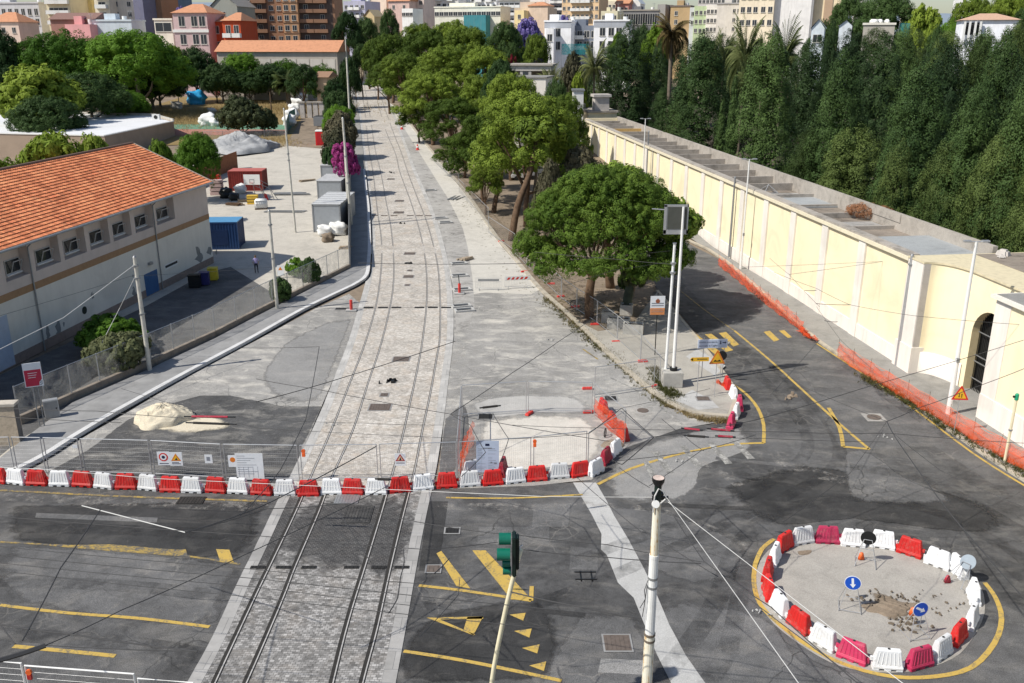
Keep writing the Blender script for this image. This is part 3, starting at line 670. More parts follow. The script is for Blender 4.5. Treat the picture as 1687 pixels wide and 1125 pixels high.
mound('earth_heap', 1462, 1003, .9, .5, .2, M['dirt'], 9, 'scattered brown earth and plants in the roundabout centre', 'earth', .8)

M['soilclod'] = concrete('dry earth clods', .15, (1, .82, .62), .5)
def debris(px, py, lab, n=4, s=.35, mat=None, seed=0, k=1.0):
    rng = np.random.default_rng(seed); p = G(px, py); t = thing('debris', lab, 'debris', (p.x, p.y, p.z + .03)); mb = MB()
    for i in range(n): mb.box((rng.normal(0, s), rng.normal(0, s*.6), .03 + rng.uniform(0, .08)*k), (rng.uniform(.1,.5)*k, rng.uniform(.08,.25)*k, rng.uniform(.1,.25)*k), 0, rng.uniform(0, 3), rng.uniform(.3, .9))
    ob('pieces', mb, mat or M['black'], t)
debris(647, 629, 'black scrap lying between the tracks, nearest the barriers', 7, .3, seed=1); debris(673, 435, 'black scrap between the tracks beyond the drain slots', 5, .22, seed=2); debris(644, 285, 'small black scrap between the far tracks', 4, .25, seed=3); debris(671, 369, 'flat dark board lying askew between the tracks', 2, .5, M['groove'], 4)
debris(1300, 655, 'pale broken branch lying in the side road', 6, .4, M['dirt'], 5); debris(1490, 1030, 'lumps of earth before the blue sign pointing right', 30, .4, M['soilclod'], 6, .4); debris(1450, 985, 'lumps of earth in the middle of the roundabout', 45, .6, M['soilclod'], 7, .35); debris(1520, 1000, 'scattered clods at the right of the roundabout middle', 30, .7, M['soilclod'], 8, .3)
for i, (x, y) in enumerate([(658,204),(662,213),(688,247)]):
    p = G(x, y); t = thing('traffic_cone', ['farthest red cone at the edge of the setts','second red cone at the edge of the setts','nearest red cone in the rubble by the far verge'][i], 'cone', p); ob('cone', MB().tube([(0,0,.05),(0,0,1.0)], [.28,.06], 10), M['redfoot'], t); ob('base', MB().box((0,0,.03),(.6,.6,.06)), M['redfoot'], t); ob('band', MB().tube([(0,0,.45),(0,0,.65)], [.20,.15], 10), M['bwhite'], t)

for i, (px, w_) in enumerate([([(-100,868),(200,873),(420,884)],.9),([(-100,955),(200,965),(380,985)],.8),([(-100,1040),(180,1056),(330,1078)],.8),([(700,1000),(850,960),(1000,905),(1150,850),(1260,800),(1330,740),(1300,670),(1220,590)],.7),([(740,1040),(900,990),(1040,935),(1180,870),(1300,815),(1380,760),(1360,690),(1270,600)],.7),([(1050,1150),(1120,1080),(1180,990),(1210,910),(1270,850),(1400,820),(1560,850),(1700,930)],.8),([(1120,1180),(1190,1090),(1215,1000),(1225,930)],.7),([(1400,770),(1520,790),(1640,850),(1720,900)],.9),([(1560,720),(1440,640),(1330,550),(1230,470)],.6)]):
    line(px, w_, M['tyre'], .0105 + .0002*i, 'tyre_track', 5)
for i, (px, w_) in enumerate([([(990,800),(1080,760),(1200,735)],1.2),([(960,830),(1100,845),(1250,905)],.5),([(1060,740),(1150,760),(1220,800)],.6),([(1250,745),(1380,790),(1500,800)],1.0),([(0,818),(220,828),(440,836)],.8),([(720,835),(950,835)],.7),([(600,500),(560,560),(520,660)],1.2),([(760,560),(745,640),(735,700)],.9)]):
    line(px, w_, M['dust'], .0125 + .0002*i, 'dust_streak', 5)
for q, m in (([(1085,828),(1255,836),(1256,842),(1085,835)],'dark'),([(880,1002),(965,1010),(962,1018),(876,1009)],'dark'),([(1180,752),(1310,765),(1309,771),(1178,757)],'road2'),([(60,845),(260,853),(258,861),(58,853)],'road2'),([(1330,640),(1345,638),(1440,720),(1424,724)],'road2'),([(990,1085),(1060,1088),(1062,1112),(985,1108)],'pale2')):
    sheet('road_cut_patch', q, M[m], .0098)
for (x, y, s_) in ((1462,720,.25),(1197,566,.2),(905,560,.18),(545,700,.2),(1250,1010,.15),(1120,760,.2)): debris(x, y, {1462:'white rag lying in the side road',1197:'pale scrap by the zebra stripes',905:'pale crumbs on the site concrete',545:'crumbs beside the left edge of the setts',1250:'grit by the yellow ring at the left of the roundabout',1120:'chips on the worn crossing stripes'}[x], 6, s_, M['strip_conc'], x, .35)
# ------------------------------------------------------------------ BARRIERS
def barrier_proto(mat, name='water_barrier'):
    t = thing(name, 'x', 'barrier')
    mb = MB(); L, Dp = 1.03, .42
    def ring(z, l, d): return [(-l/2, -d/2, z), (l/2, -d/2, z), (l/2, d/2, z), (-l/2, d/2, z)]
    secs = [(.075, L, Dp), (.17, L, Dp), (.20, L - .03, Dp - .07), (.74, .80, .20), (.79, .77, .15)]
    vs = []
    for s_ in secs: vs += ring(*s_)
    fs = [(0, 3, 2, 1), (16, 17, 18, 19)]
    for k in range(4):
        for i in range(4): fs.append((4*k + i, 4*k + (i+1) % 4, 4*k + 4 + (i+1) % 4, 4*k + 4 + i))
    mb.add(vs, fs)
    for x in (-.40, 0, .40): mb.b2(x - .115, x + .115, -Dp/2, Dp/2, 0, .08)
    ob('body', mb, mat, t, False, .018)
    rb = MB()
    for sgn in (-1, 1):
        for i in range(6):
            x0 = (-.375 + .15 * i); x1 = x0 * .80
            for dx0, in ((0,),):
                lo = Vector((x0, sgn * (Dp/2 - .056), .235)); hi = Vector((x1, sgn * .086, .70))
                rb.bar(lo, hi, .055, .05)
    ob('ribs', rb, mat, t, False, .008, 1)
    ob('filler_cap', MB().cylx((0.0, 0, .795), .05, .016, (0, 0, 1), n=12), M['cap'], t)
    lug = MB()
    lug.tube([(-L/2 - .035, 0, .10), (-L/2 - .035, 0, .30)], .05, 10); lug.b2(-L/2 - .03, -L/2 + .06, -.04, .04, .16, .28)
    ob('coupling', lug, mat, t); lug = MB()
    lug.tube([(L/2 + .035, 0, .30), (L/2 + .035, 0, .44)], .05, 10); lug.b2(L/2 - .10, L/2 + .03, -.04, .04, .31, .43)
    ob('coupling', lug, mat, t)
    return reg(t)
BP = {k: barrier_proto(M[m]) for k, m in (('red', 'bred'), ('white', 'bwhite'), ('magenta', 'bmag'), ('dark red', 'bdark'))}
used = set()
def barrier(col, p, rz, label, group, sc=None, z=0):
    if col not in used:
        used.add(col); b = BP[col]; b.location = (p[0], p[1], T(p[1]) + z); b.rotation_euler = (0, 0, rz); b['label'] = label; b['group'] = group; return b
    return dup(BP[col], (p[0], p[1], T(p[1]) + z), rz, label, group)
ORD = ['first','second','third','fourth','fifth','sixth','seventh','eighth','ninth','tenth','eleventh','twelfth','thirteenth','fourteenth','fifteenth','sixteenth']
front = [(-6,796,'r'),(24,799,'w'),(59,801,'r'),(98,801,'w'),(135,802,'r'),(170,805,'w'),(206,807,'r'),(243,808,'w'),(279,812,'r'),(315,813,'w'),(354,814,'r'),(391,815,'w'),(430,816,'r'),(469,817,'w'),(508,818,'r'),(546,816,'w'),(581,816,'r'),(620,815,'w'),(660,813,'r'),(698,808,'w'),(737,805,'r'),(775,803,'w'),(813,800,'r'),(850,797,'w'),(886,794,'r'),(923,790,'w'),(958,786,'r'),(986,781,'w'),(1003,762,'d'),(1019,749,'w')]
FP = [G(x, y) for x, y, _ in front]; cnt = {}
for i, ((x, y, c), p) in enumerate(zip(front, FP)):
    a, b = FP[max(i-1, 0)], FP[min(i+1, len(FP)-1)]
    rz = math.atan2(b[1]-a[1], b[0]-a[0])
    p = p + Vector((-math.sin(rz), math.cos(rz), 0)) * .2
    col = {'r': 'red', 'w': 'white', 'd': 'dark red'}[c]; n = cnt[c] = cnt.get(c, 0) + 1
    lab = (f'{col} plastic water barrier, {ORD[n-1]} {col} one from the left in the front row' if c != 'd' else 'dull dark red barrier at the curved right end of the front row')
    barrier(col, p + Vector((0, random.uniform(-.06, .06), 0)), rz + random.uniform(-.11, .11), lab, 'water barriers in the long front row')
for i, (x0, y0, x1, y1) in enumerate([(985,668,1003,688),(1000,690,1018,712),(1017,712,1036,732)]):
    a, b = G(x0, y0), G(x1, y1); rz = math.atan2(b[1]-a[1], b[0]-a[0])
    barrier('red', (a + b) / 2, rz, f'red barrier behind the slanting orange net, {ORD[i]} one from the far end', 'red barriers behind the slanted net')
barrier('dark red', G(828,782) + Vector((0,.2,0)), R(80), 'dull dark red barrier turned sideways behind the notice board', 'loose barriers behind the front row')
barrier('white', G(778,785) + Vector((0,.25,0)), R(30), 'white barrier standing skewed behind the front row by the notice board', 'loose barriers behind the front row')
rb = [(1275,930,'w','edge on at the left of the ring beside the upper red one'),(1291,909,'r','at the upper left of the roundabout ring'),(1321,899,'w','left of the pink one at the far side of the ring'),(1362,898,'m','at the far side of the roundabout ring'),(1404,903,'w','behind the tilted dark sign at the far side of the ring'),(1453,906,'w','right of the tilted dark sign at the far side of the ring'),(1498,918,'r','at the far right of the roundabout ring'),(1544,937,'w','right of the far red one on the roundabout ring'),(1577,950,'w','behind the fallen grey disc on the roundabout ring'),(1603,992,'w','seen end on, upper one at the right edge of the ring'),(1599,1033,'w','seen end on, lower one at the right edge of the ring'),(1577,1060,'r','at the lower right of the roundabout ring'),(1549,1085,'w','between the red and pink ones at the lower right'),(1513,1102,'m','at the near right of the roundabout ring'),(1460,1105,'w','between the two pink ones nearest the camera'),(1403,1091,'m','at the near left of the roundabout ring'),(1356,1068,'w','between the near red and the near left pink one'),(1316,1040,'r','at the lower left of the roundabout ring'),(1284,1012,'w','at the left of the ring next to the lower left red one'),(1266,986,'r','lower of two at the far left edge of the ring'),(1264,955,'r','upper of two at the far left edge of the ring')]
RP = [G(x, y - 5) for x, y, _, _ in rb]; cen = sum(RP, Vector()) / len(RP)
for i, (x, y, c, d) in enumerate(rb):
    a, b = RP[i-1], RP[(i+1) % len(RP)]; rz = math.atan2(b[1]-a[1], b[0]-a[0])
    col = {'r': 'red', 'w': 'white', 'm': 'magenta'}[c]
    barrier(col, RP[i], rz + random.uniform(-.05, .05), f'{"faded pink" if c == "m" else col} barrier {d}', 'water barriers round the roundabout')
ib = [(1198,641,'red'),(1208,656,'white'),(1218,673,'magenta'),(1212,686,'white'),(1204,702,'magenta')]
IP = [G(x, y) for x, y, _ in ib]
for i, (x, y, c) in enumerate(ib):
    a, b = IP[max(i-1, 0)], IP[min(i+1, 4)]; rz = math.atan2(b[1]-a[1], b[0]-a[0])
    barrier(c, IP[i], rz, ['red barrier at the far end of the short row round the island tip','white barrier beside the red one on the island tip','faded pink barrier in the middle of the island tip row','white barrier between two pink ones on the island tip','faded pink barrier at the near end of the island tip row'][i], 'water barriers round the island tip')
for c in BP:
    if c not in used: bpy.data.objects.remove(BP[c])
# ------------------------------------------------------------------ MESH FENCE PANELS
def panel(p, q, h, label, group='wire mesh fence panels', dx=.11, wires=True, name='mesh_fence'):
    p, q = Vector(p), Vector(q); L = (q - p).length
    t = thing(name, label, 'fence panel', p, math.atan2(q.y - p.y, q.x - p.x), group)
    f = MB(); r = .024
    f.tube([(.05, 0, .05), (.05, 0, h)], r, 6); f.tube([(L - .05, 0, .05), (L - .05, 0, h)], r, 6)
    f.tube([(.05, 0, h), (L - .05, 0, h)], r, 6); f.tube([(.05, 0, .18), (L - .05, 0, .18)], r * .9, 6)
    ob('frame', f, M['galv'], t)
    w_ = MB(); n = int(L / dx)
    for i in range(1, n):
        x = .05 + (L - .1) * i / n; w_.tube([(x, 0, .18), (x, 0, h)], .0022, 3, cap=False)
    for i in range(1, 8):
        z = .18 + (h - .18) * i / 8; w_.tube([(.05, 0, z), (L - .05, 0, z)], .0028, 3, cap=False)
    ob('wire_mesh', w_, M['galv'], t); return t
PY = [(-50,788),(18,787),(70,788),(131,790),(247,793),(366,800),(492,802),(623,800),(754,796),(877,787),(969,776)]
pp = [G(*p) for p in PY]
for i in range(len(pp) - 1):
    d = (pp[i+1] - pp[i]).normalized() * .03
    panel(pp[i] + d + Vector((0, .55, 0)), pp[i+1] - d + Vector((0, .55, 0)), 2.0, f'galvanised wire mesh fence panel behind the front barriers, {ORD[i]} from the left')
a = G(969, 776) + Vector((0, .55, 0))
panel(a, G(1030, 728), 1.9, 'wire mesh panel closing the corner behind the curved barriers')
inn = [((761,687),(868,680),'wire mesh panel on the left half of the far side of the fenced pit'),((869,680),(976,682),'wire mesh panel on the right half of the far side of the fenced pit'),((978,655),(1078,640),'tall wire mesh panel reaching the island kerb beyond the pit'),((978,684),(1029,730),'wire mesh panel carrying the slanted orange net on the right'),((761,688),(754,786),'wire mesh panel along the left side of the fenced pit')]
for (a, b, lab) in inn: panel(G(*a), G(*b), 2.0, lab)
isl = [(712,268),(752,318),(800,385),(843,420),(862,440),(918,494),(943,513),(976,535),(1009,562),(1047,596),(1078,634)]
ip = [G(*p) + Vector((.35, .1, .02)) for p in isl]
for i in range(len(ip) - 1):
    panel(ip[i], ip[i+1], 1.9, f'wire mesh fence panel along the pine verge kerb, {ORD[i]} from the far end', 'verge fence panels')
foot = thing('rubber_block', 'x', 'fence foot')
fm = MB().box((0, 0, .07), (.72, .24, .14), taper=.86); ob('block', fm, M['redfoot'], foot, False, .02)
fm = MB(); fm.cylx((-.18, 0, .142), .035, .01, (0, 0, 1), n=10); ob('socket_hole', fm, M['cap'], foot); fm = MB(); fm.cylx((.18, 0, .142), .035, .01, (0, 0, 1), n=10); ob('socket_hole', fm, M['cap'], foot)
reg(foot)
feet = [(872,682,60,'at the middle of the far side of the fenced pit'),(970,680,5,'at the far right corner of the fenced pit'),(968,641,5,'behind the pit beside the tall panel'),(1077,638,50,'against the island kerb at the end of the tall panel'),(924,489,20,'on the verge nearest the striped barricade'),(948,506,10,'beside the bicycle wheel on the verge'),(980,535,5,'beside the stone pine trunk'),(1015,564,8,'beside the concrete planters'),(1059,596,5,'on the island left of the lamp block'),(864,448,20,'under the left edge of the stone pine'),(826,398,30,'by the leaning pine trunk'),(908,468,0,'half hidden below the stone pine crown')]
for i, (x, y, rz, d) in enumerate(feet):
    z = .125 if i == 8 else .02
    p = G(x, y, z)
    if i == 0: foot.location = p; foot.rotation_euler.z = R(rz); foot['label'] = 'red rubber fence foot ' + d; foot['group'] = 'red fence feet'
    else: dup(foot, p, R(rz), 'red rubber fence foot ' + d, 'red fence feet')
# crowd-control barricades across the lane
def barricade(a, b, label, striped):
    a, b = G(*a), G(*b); L = (b - a).length
    t = thing('crowd_barricade', label, 'barricade', a, math.atan2(b.y - a.y, b.x - a.x), 'crowd barricades')
    f = MB(); f.tube([(0,0,.2),(0,0,1.1),(L,0,1.1),(L,0,.2),(0,0,.2)], .02, 6)
    ob('frame', f, M['galv'], t); f = MB()
    for i in range(1, 16): f.tube([(L*i/16,0,.2),(L*i/16,0,.78)], .008, 4)
    f.tube([(0,0,.78),(L,0,.78)], .012, 4); ob('bars', f, M['galv'], t)
    for x in (.3, L - .3):
        f = MB(); f.tube([(x,-.3,0),(x,-.28,.05),(x,.28,.05),(x,.3,0)], .018, 6); f.tube([(x,0,.05),(x,0,.22)], .018, 6); ob('foot', f, M['galv'], t)
    if striped:
        f = MB().b2(.05, L-.05, -.03, -.01, .82, 1.06); ob('board', f, M['signwhite'], t); f = MB()
        for i in range(5):
            x = .1 + (L - .35) * i / 5 + .05; f.add([(x,-.035,.83),(x+.22,-.035,.83),(x+.36,-.035,1.05),(x+.14,-.035,1.05)], [(0,1,2,3)])
        ob('stripes', f, M['signred'], t)
    else: ob('board', MB().b2(.2, L-.2, -.03, -.01, .84, 1.02), M['galvd'], t)
barricade((784,478), (826,478), 'grey crowd barricade with a plain board across the lane', False)
barricade((832,476), (874,474), 'crowd barricade with red and white striped board across the lane', True)
# ------------------------------------------------------------------ ORANGE NET
def net(px, h, label, sag=.12, seed=0, crumple=0.0, name='safety_net', mat='net', zb=0.0, posts=True, tops=None):
    rng = np.random.default_rng(seed)
    P = [G(x, y, zb) for x, y in smooth_line(px, 4)]
    D = [0]
    for a, b in zip(P, P[1:]): D.append(D[-1] + (b - a).length)
    t = thing(name, label, 'safety net', P[0]); o = P[0]
    n = max(8, int(D[-1] / .35)); rows = 9; mb = MB(); vs = []
    def at(s):
        for i in range(len(D) - 1):
            if s <= D[i+1] or i == len(D) - 2:
                k = (s - D[i]) / max(1e-6, D[i+1] - D[i]); q = P[i].lerp(P[i+1], k); d = (P[i+1] - P[i]).normalized(); return q, Vector((-d.y, d.x, 0))
    sp = 2.0
    for i in range(n + 1):
        s = D[-1] * i / n; q, nn = at(s); ph = (s / sp) % 1
        hh = h - sag * math.sin(math.pi * ph) * (1 + rng.normal(0, .25)) - crumple * abs(rng.normal(0, .5))
        hh = max(.12, hh)
        for j in range(rows):
            z = hh * j / (rows - 1); off = .06 * math.sin(i * .9 + j * 1.3) + rng.normal(0, .02 + crumple * .25)
            v = q - o + nn * off; vs.append((v.x, v.y, v.z + z))
    mb.add(vs, [(i*rows + j, (i+1)*rows + j, (i+1)*rows + j+1, i*rows + j+1) for i in range(n) for j in range(rows-1)])
    ob('netting', mb, M[mat], t, True)
    if posts:
        for k in range(int(D[-1] / sp) + 1):
            q, nn = at(min(D[-1] - .05, k * sp)); f = MB(); a = q - o + nn * .05
            f.tube([a, a + Vector((rng.normal(0, .03), rng.normal(0, .03), h + .2))], .012, 5); ob('rod', f, M['bark'], t)
        f = MB()
        for z in (h * .55, h - .02):
            for k in range(int(D[-1] / sp)):
                a, n1 = at(k * sp); b, n2 = at(min(D[-1], (k + 1) * sp)); f.tube([a - o + n1*.03 + Vector((0,0,z)), (a+b)/2 - o + n1*.03 + Vector((0,0,z - sag*.6)), b - o + n2*.03 + Vector((0,0,z))], .012, 4)
        ob('band', f, M['orange'], t)
    return t
net([(1183,437),(1215,462),(1260,500),(1300,530),(1322,548)], 1.05, 'orange plastic net sagging along the pavement beyond the gap', .2, 1, .05, zb=.13)
net([(1318,545),(1335,558),(1348,562)], .6, 'crumpled heap of orange net at the pavement gap', .1, 2, .6, zb=.13, posts=False)
net([(1379,588),(1440,627),(1500,663),(1560,700),(1620,737),(1690,778),(1780,835)], 1.1, 'long orange plastic net on rods along the pavement by the gate', .12, 3, .03, zb=.13)
net([(979,684),(1003,707),(1029,732)], 1.25, 'orange net hung on the slanted panel at the right of the pit', .15, 4, .03, posts=False)
net([(780,727),(768,752),(757,785)], 1.3, 'orange net hanging on the left side of the fenced pit', .1, 5, .1, posts=False)
net([(1178,628),(1190,636),(1200,640)], .35, 'heap of red and white tape fence lying on the island edge', .05, 6, .3, posts=False, zb=.1)
net([(757,372),(770,385),(778,392)], .4, 'small orange net heap beside the verge trunk', .1, 7, .3, posts=False) if False else None
# ------------------------------------------------------------------ SIGNS
def text(s, size, mat, parent, loc, name='lettering', align='CENTER'):
    c = bpy.data.curves.new(name, 'FONT'); c.body = s; c.size = size; c.align_x = align; c.align_y = 'CENTER'; c.extrude = .001
    c.materials.append(mat); tmp = bpy.data.objects.new(name, c); COL.objects.link(tmp); bpy.context.view_layer.update()
    me = bpy.data.meshes.new_from_object(tmp.evaluated_get(bpy.context.evaluated_depsgraph_get())); bpy.data.objects.remove(tmp); bpy.data.curves.remove(c)
    if not me.materials: me.materials.append(mat)
    o = bpy.data.objects.new(name, me); COL.objects.link(o); o.parent = parent
    o.location = loc; o.rotation_euler = (R(90), 0, 0); return o
def poly_plate(pts, y, mb=None, m=0, th=.004):
    mb = mb or MB(); n = len(pts)
    a = sum(pts[i][0]*pts[(i+1)%n][1] - pts[(i+1)%n][0]*pts[i][1] for i in range(n))
    if a < 0: pts = pts[::-1]
    v = [(x, y, z) for x, z in pts] + [(x, y + th, z) for x, z in pts]
    return mb.add(v, [tuple(range(n)), tuple(range(n, 2*n))[::-1]] + [((i+1) % n, i, n + i, n + (i+1) % n) for i in range(n)], m)
def tri(s, zc, grow=0): # rounded-ish triangle
    h = s * .866
    return [(-s/2, zc - h/3), (-s/2 + s*.03, zc - h/3 - s*.03), (s/2 - s*.03, zc - h/3 - s*.03), (s/2, zc - h/3), (s*.03, zc + h*2/3), (-s*.03, zc + h*2/3)]
def circ(r, zc, n=28, xc=0): return [(xc + r*math.cos(2*math.pi*i/n), zc + r*math.sin(2*math.pi*i/n)) for i in range(n)]
def arrow(L, w, zc, ang, xc=0):
    p = [(-L/2, -w/2), (L*.12, -w/2), (L*.12, -w*1.25), (L/2, 0), (L*.12, w*1.25), (L*.12, w/2), (-L/2, w/2)]
    ca, sa = math.cos(ang), math.sin(ang)
    return [(xc + x*ca - z*sa, zc + x*sa + z*ca) for x, z in p]
# four round signs on stands in the roundabout
def stand_sign(px, py, label, face, rz, ang, h=1.16, tilt=0, loc=None):
    p = loc or G(px, py); t = thing('stand_sign', label, 'road sign', (p[0], p[1], p[2] + .012), rz, 'round signs on folding stands')
    t.rotation_euler = (tilt, 0, rz)
    f = MB()
    for sx in (-1, 1):
        f.tube([(sx*.42, -.30, 0), (sx*.16, .0, h - .05)], .014, 6); f.tube([(sx*.42, .42, 0), (sx*.16, .02, h - .05)], .014, 6)
        f.tube([(sx*.40, -.26, .06), (sx*.40, .38, .06)], .012, 6)
    f.tube([(-.40, -.26, .06), (.40, -.26, .06)], .012, 6); f.tube([(-.27, -.12, .6), (.27, -.12, .6)], .012, 6); f.tube([(-.16, 0, h - .05), (.16, 0, h - .05)], .014, 6)
    ob('stand', f, M['galv'], t)
    d = poly_plate(circ(.31, h + .02), -.05, None, 0, .012)
    ob('disc', d, M['signwhite'] if face == 'blue' else (plain('grey blue sign back', (.22,.27,.32,1), .5, .2) if face == 'grey' else M['black']), t)
    if face == 'blue':
        ob('blue_face', poly_plate(circ(.285, h + .02), -.056), M['signblue'], t)
        ob('arrow', poly_plate(arrow(.42, .085, h + .02, ang), -.061), M['signwhite'], t)
    return t
stand_sign(1399, 1003, 'blue round sign with white arrow pointing down, on a stand in the roundabout', 'blue', R(-18), R(-82))
stand_sign(1508, 1048, 'blue round sign with white arrow pointing right and down in the roundabout', 'blue', R(10), R(-28))
stand_sign(1425, 928, 'round sign seen from its dark back, leaning at the far side of the roundabout', 'back', R(160), 0)
stand_sign(1572, 968, 'grey round sign tipped over against the white barriers on the right', 'grey', R(115), 0, tilt=0).rotation_euler = (R(38), 0, R(125))
bagm = M['orange']
for i, (x, y, h, lab) in enumerate([(1403,988,.55,'orange sandbag hanging under the blue sign that points down'),(1500,1030,.45,'orange sandbag hanging under the blue sign that points right'),(1418,922,.42,'orange traffic cone lamp standing under the dark backed sign'),(1560,960,.1,'dark red sandbag on the legs of the tipped grey sign')]):
    p = G(x, y); mb = MB(); mb.box((0, 0, .18), (.30, .18, .36), taper=.45)
    o = ob('sandbag', mb, M['orange'] if i < 3 else M['bdark'], None, True, .05, 3); o.location = (p.x, p.y, p.z + (h if i < 2 else .015)); tag(o, lab, 'sandbag')
# triangle sign (two way traffic) right
def tri_sign(px, py, zc, s, label, border, sym, pole_h, rz=0, z0=0):
    p = G(px, py, z0); t = thing('warning_sign', label, 'road sign', p, rz)
    ob('pole', MB().tube([(0, .03, 0), (0, .03, pole_h)], .022, 8), M['galv'], t)
    ob('border', poly_plate(tri(s, zc), -.01, None, 0, .012), border, t)
    ob('face', poly_plate(tri(s*.70, zc), -.016), M['signyel'], t)
    mb = MB()
    if sym == 'arrows':
        poly_plate(arrow(.25, .035, zc - .03, R(-90), -.07), -.021, mb); poly_plate(arrow(.25, .035, zc - .03, R(90), .07), -.021, mb)
    elif sym == 'bump':
        b = zc - s*.16; poly_plate([(-.24, b), (.24, b), (.22, b + .045), (.13, b + .12), (.05, b + .06), (-.05, b + .06), (-.13, b + .12), (-.22, b + .045)], -.021, mb)
    else:
        b = zc - s*.14; poly_plate([(-.1, b), (.02, b), (.0, b + .12), (.07, b + .2), (.02, b + .26), (-.05, b + .15)], -.021, mb); poly_plate([(.05, b), (.2, b), (.12, b + .1)], -.021, mb)
    ob('symbol', mb, M['black'], t); return t
tri_sign(1572, 712, 2.25, .92, 'red bordered yellow triangle with two opposite arrows, before the arched gate', M['signred'], 'arrows', 2.0, R(-4), .13)
tri_sign(1177, 653, 2.45, .98, 'orange triangle bump warning sign on the paved island', M['signorb'], 'bump', 2.35, R(6), .12)
p = G(1186, 628, .12); t = thing('round_sign_back', 'dark back of a round road sign behind the orange triangle', 'road sign', p, R(0))
ob('pole', MB().tube([(0, .03, 0), (0, .03, 2.0)], .024, 8), M['galv'], t); ob('disc', poly_plate(circ(.32, 1.75), -.02, None, 0, .02), M['black'], t)
# pale blue direction sign on two posts
pa, pb = G(1156, 622, .12), G(1190, 621, .12); L = (pb - pa).length
t = thing('direction_sign', 'pale blue rectangular direction sign with two arrows on two posts', 'road sign', pa, math.atan2(pb.y - pa.y, pb.x - pa.x))
for x in (0, L): ob('post', MB().tube([(x, .05, 0), (x, .05, 2.75)], .026, 8), M['galv'], t)
x0, x1, z0, z1 = -.42, L + .16, 2.02, 2.62
ob('border', MB().b2(x0, x1, -.01, .02, z0, z1), M['signwhite'], t); ob('panel', MB().b2(x0+.03, x1-.03, -.016, -.008, z0+.03, z1-.03), M['signlb'], t)
text('viabilità provvisoria', .155, M['navy'], t, (x0 + .08, -.02, z1 - .19), align='LEFT'); text('municipio di Cagliari', .155, M['navy'], t, (x0 + .08, -.02, z0 + .17), align='LEFT')
mb = MB(); poly_plate(arrow(.24, .06, z1 - .24, R(-90), x1 - .45), -.021, mb); poly_plate(arrow(.26, .06, z1 - .24, 0, x1 - .2), -.021, mb); ob('arrows', mb, M['navy'], t)
p = G(1148, 655, .12); t = thing('arrow_sign', 'yellow arrow sign pointing left on a single post', 'road sign', p, R(4))
ob('post', MB().tube([(0, .04, 0), (0, .04, 2.55)], .026, 8), M['galv'], t)
zc = 2.5; pts = [(-.58, zc), (-.48, zc - .13), (.58, zc - .13), (.58, zc + .13), (-.48, zc + .13)]
ob('panel', poly_plate(pts, -.01, None, 0, .015), M['signyel'], t); ob('arrow', poly_plate([(-.54, zc), (-.4, zc - .1), (-.4, zc + .1)], -.016), M['black'], t)
text('deviazione', .15, M['navy'], t, (.16, -.016, zc + .02))
# orange and white sign
p = G(1079, 585, .12); t = thing('information_sign', 'white and orange information board on a thin dark post before the lamp post', 'sign', p, R(3))
ob('post', MB().tube([(0, .03, 0), (0, .03, 4.5)], .035, 8), M['black'], t)
z0, z1, w_ = 2.95, 4.28, .5
ob('panel', MB().b2(-w_, w_, -.02, .01, z0, z1), M['signwhite'], t); ob('orange_field', MB().b2(-w_, w_, -.026, -.018, z0, z0 + .48), plain('orange print', (.62, .25, .09, 1), .5, .2), t)
mb = MB(); poly_plate(circ(.15, z1 - .36), -.027, mb); poly_plate([(-.02, z1 - .21), (.02, z1 - .21), (.02, z1 - .16), (-.02, z1 - .16)], -.027, mb); ob('emblem', mb, plain('brown emblem', (.30, .10, .05, 1), .5, .2), t)
mb = MB()
for i, z in enumerate((z0 + .78, z0 + .62)): mb.b2(-.42, .42, -.026, -.02, z, z + .07)
for i, z in enumerate((z0 + .34, z0 + .2)): mb.b2(-.42, .42, -.032, -.026, z, z + .03)
ob('print_lines', mb, M['greyprint'], t)
# crimson notice board left
p = G(70, 706, .1); t = thing('notice_board', 'crimson and white notice board on a double post at the left pavement', 'sign', p, R(24))
for x in (-.12, .12): ob('post', MB().tube([(x, .04, 0), (x, .04, 3.2)], .035, 8), M['galvd'], t)
w_ = .46; z0, z1 = 2.55, 3.95
ob('panel', MB().b2(-w_, w_, -.02, .02, z0, z1), M['signwhite'], t)
mb = MB(); poly_plate([(-w_+.04, z0+.05), (w_-.22, z0+.05), (w_-.2, z0+.25), (w_-.05, z0+.42), (w_-.05, z1-.4), (-w_+.04, z1-.4)], -.026, mb); ob('crimson_field', mb, M['signpink'], t)
mb = MB()
for i in range(3): mb.b2(-.25, .22 - i*.05, -.031, -.027, z1 - .6 - i*.13, z1 - .57 - i*.13)
ob('print_lines', mb, M['signwhite'], t); mb = MB()
for i in range(5): mb.b2(w_ - .17 + (i % 2)*.07, w_ - .11 + (i % 2)*.07, -.026, -.022, z0 + .08 + i*.06, z0 + .12 + i*.06)
ob('small_mark', mb, M['navy'], t)
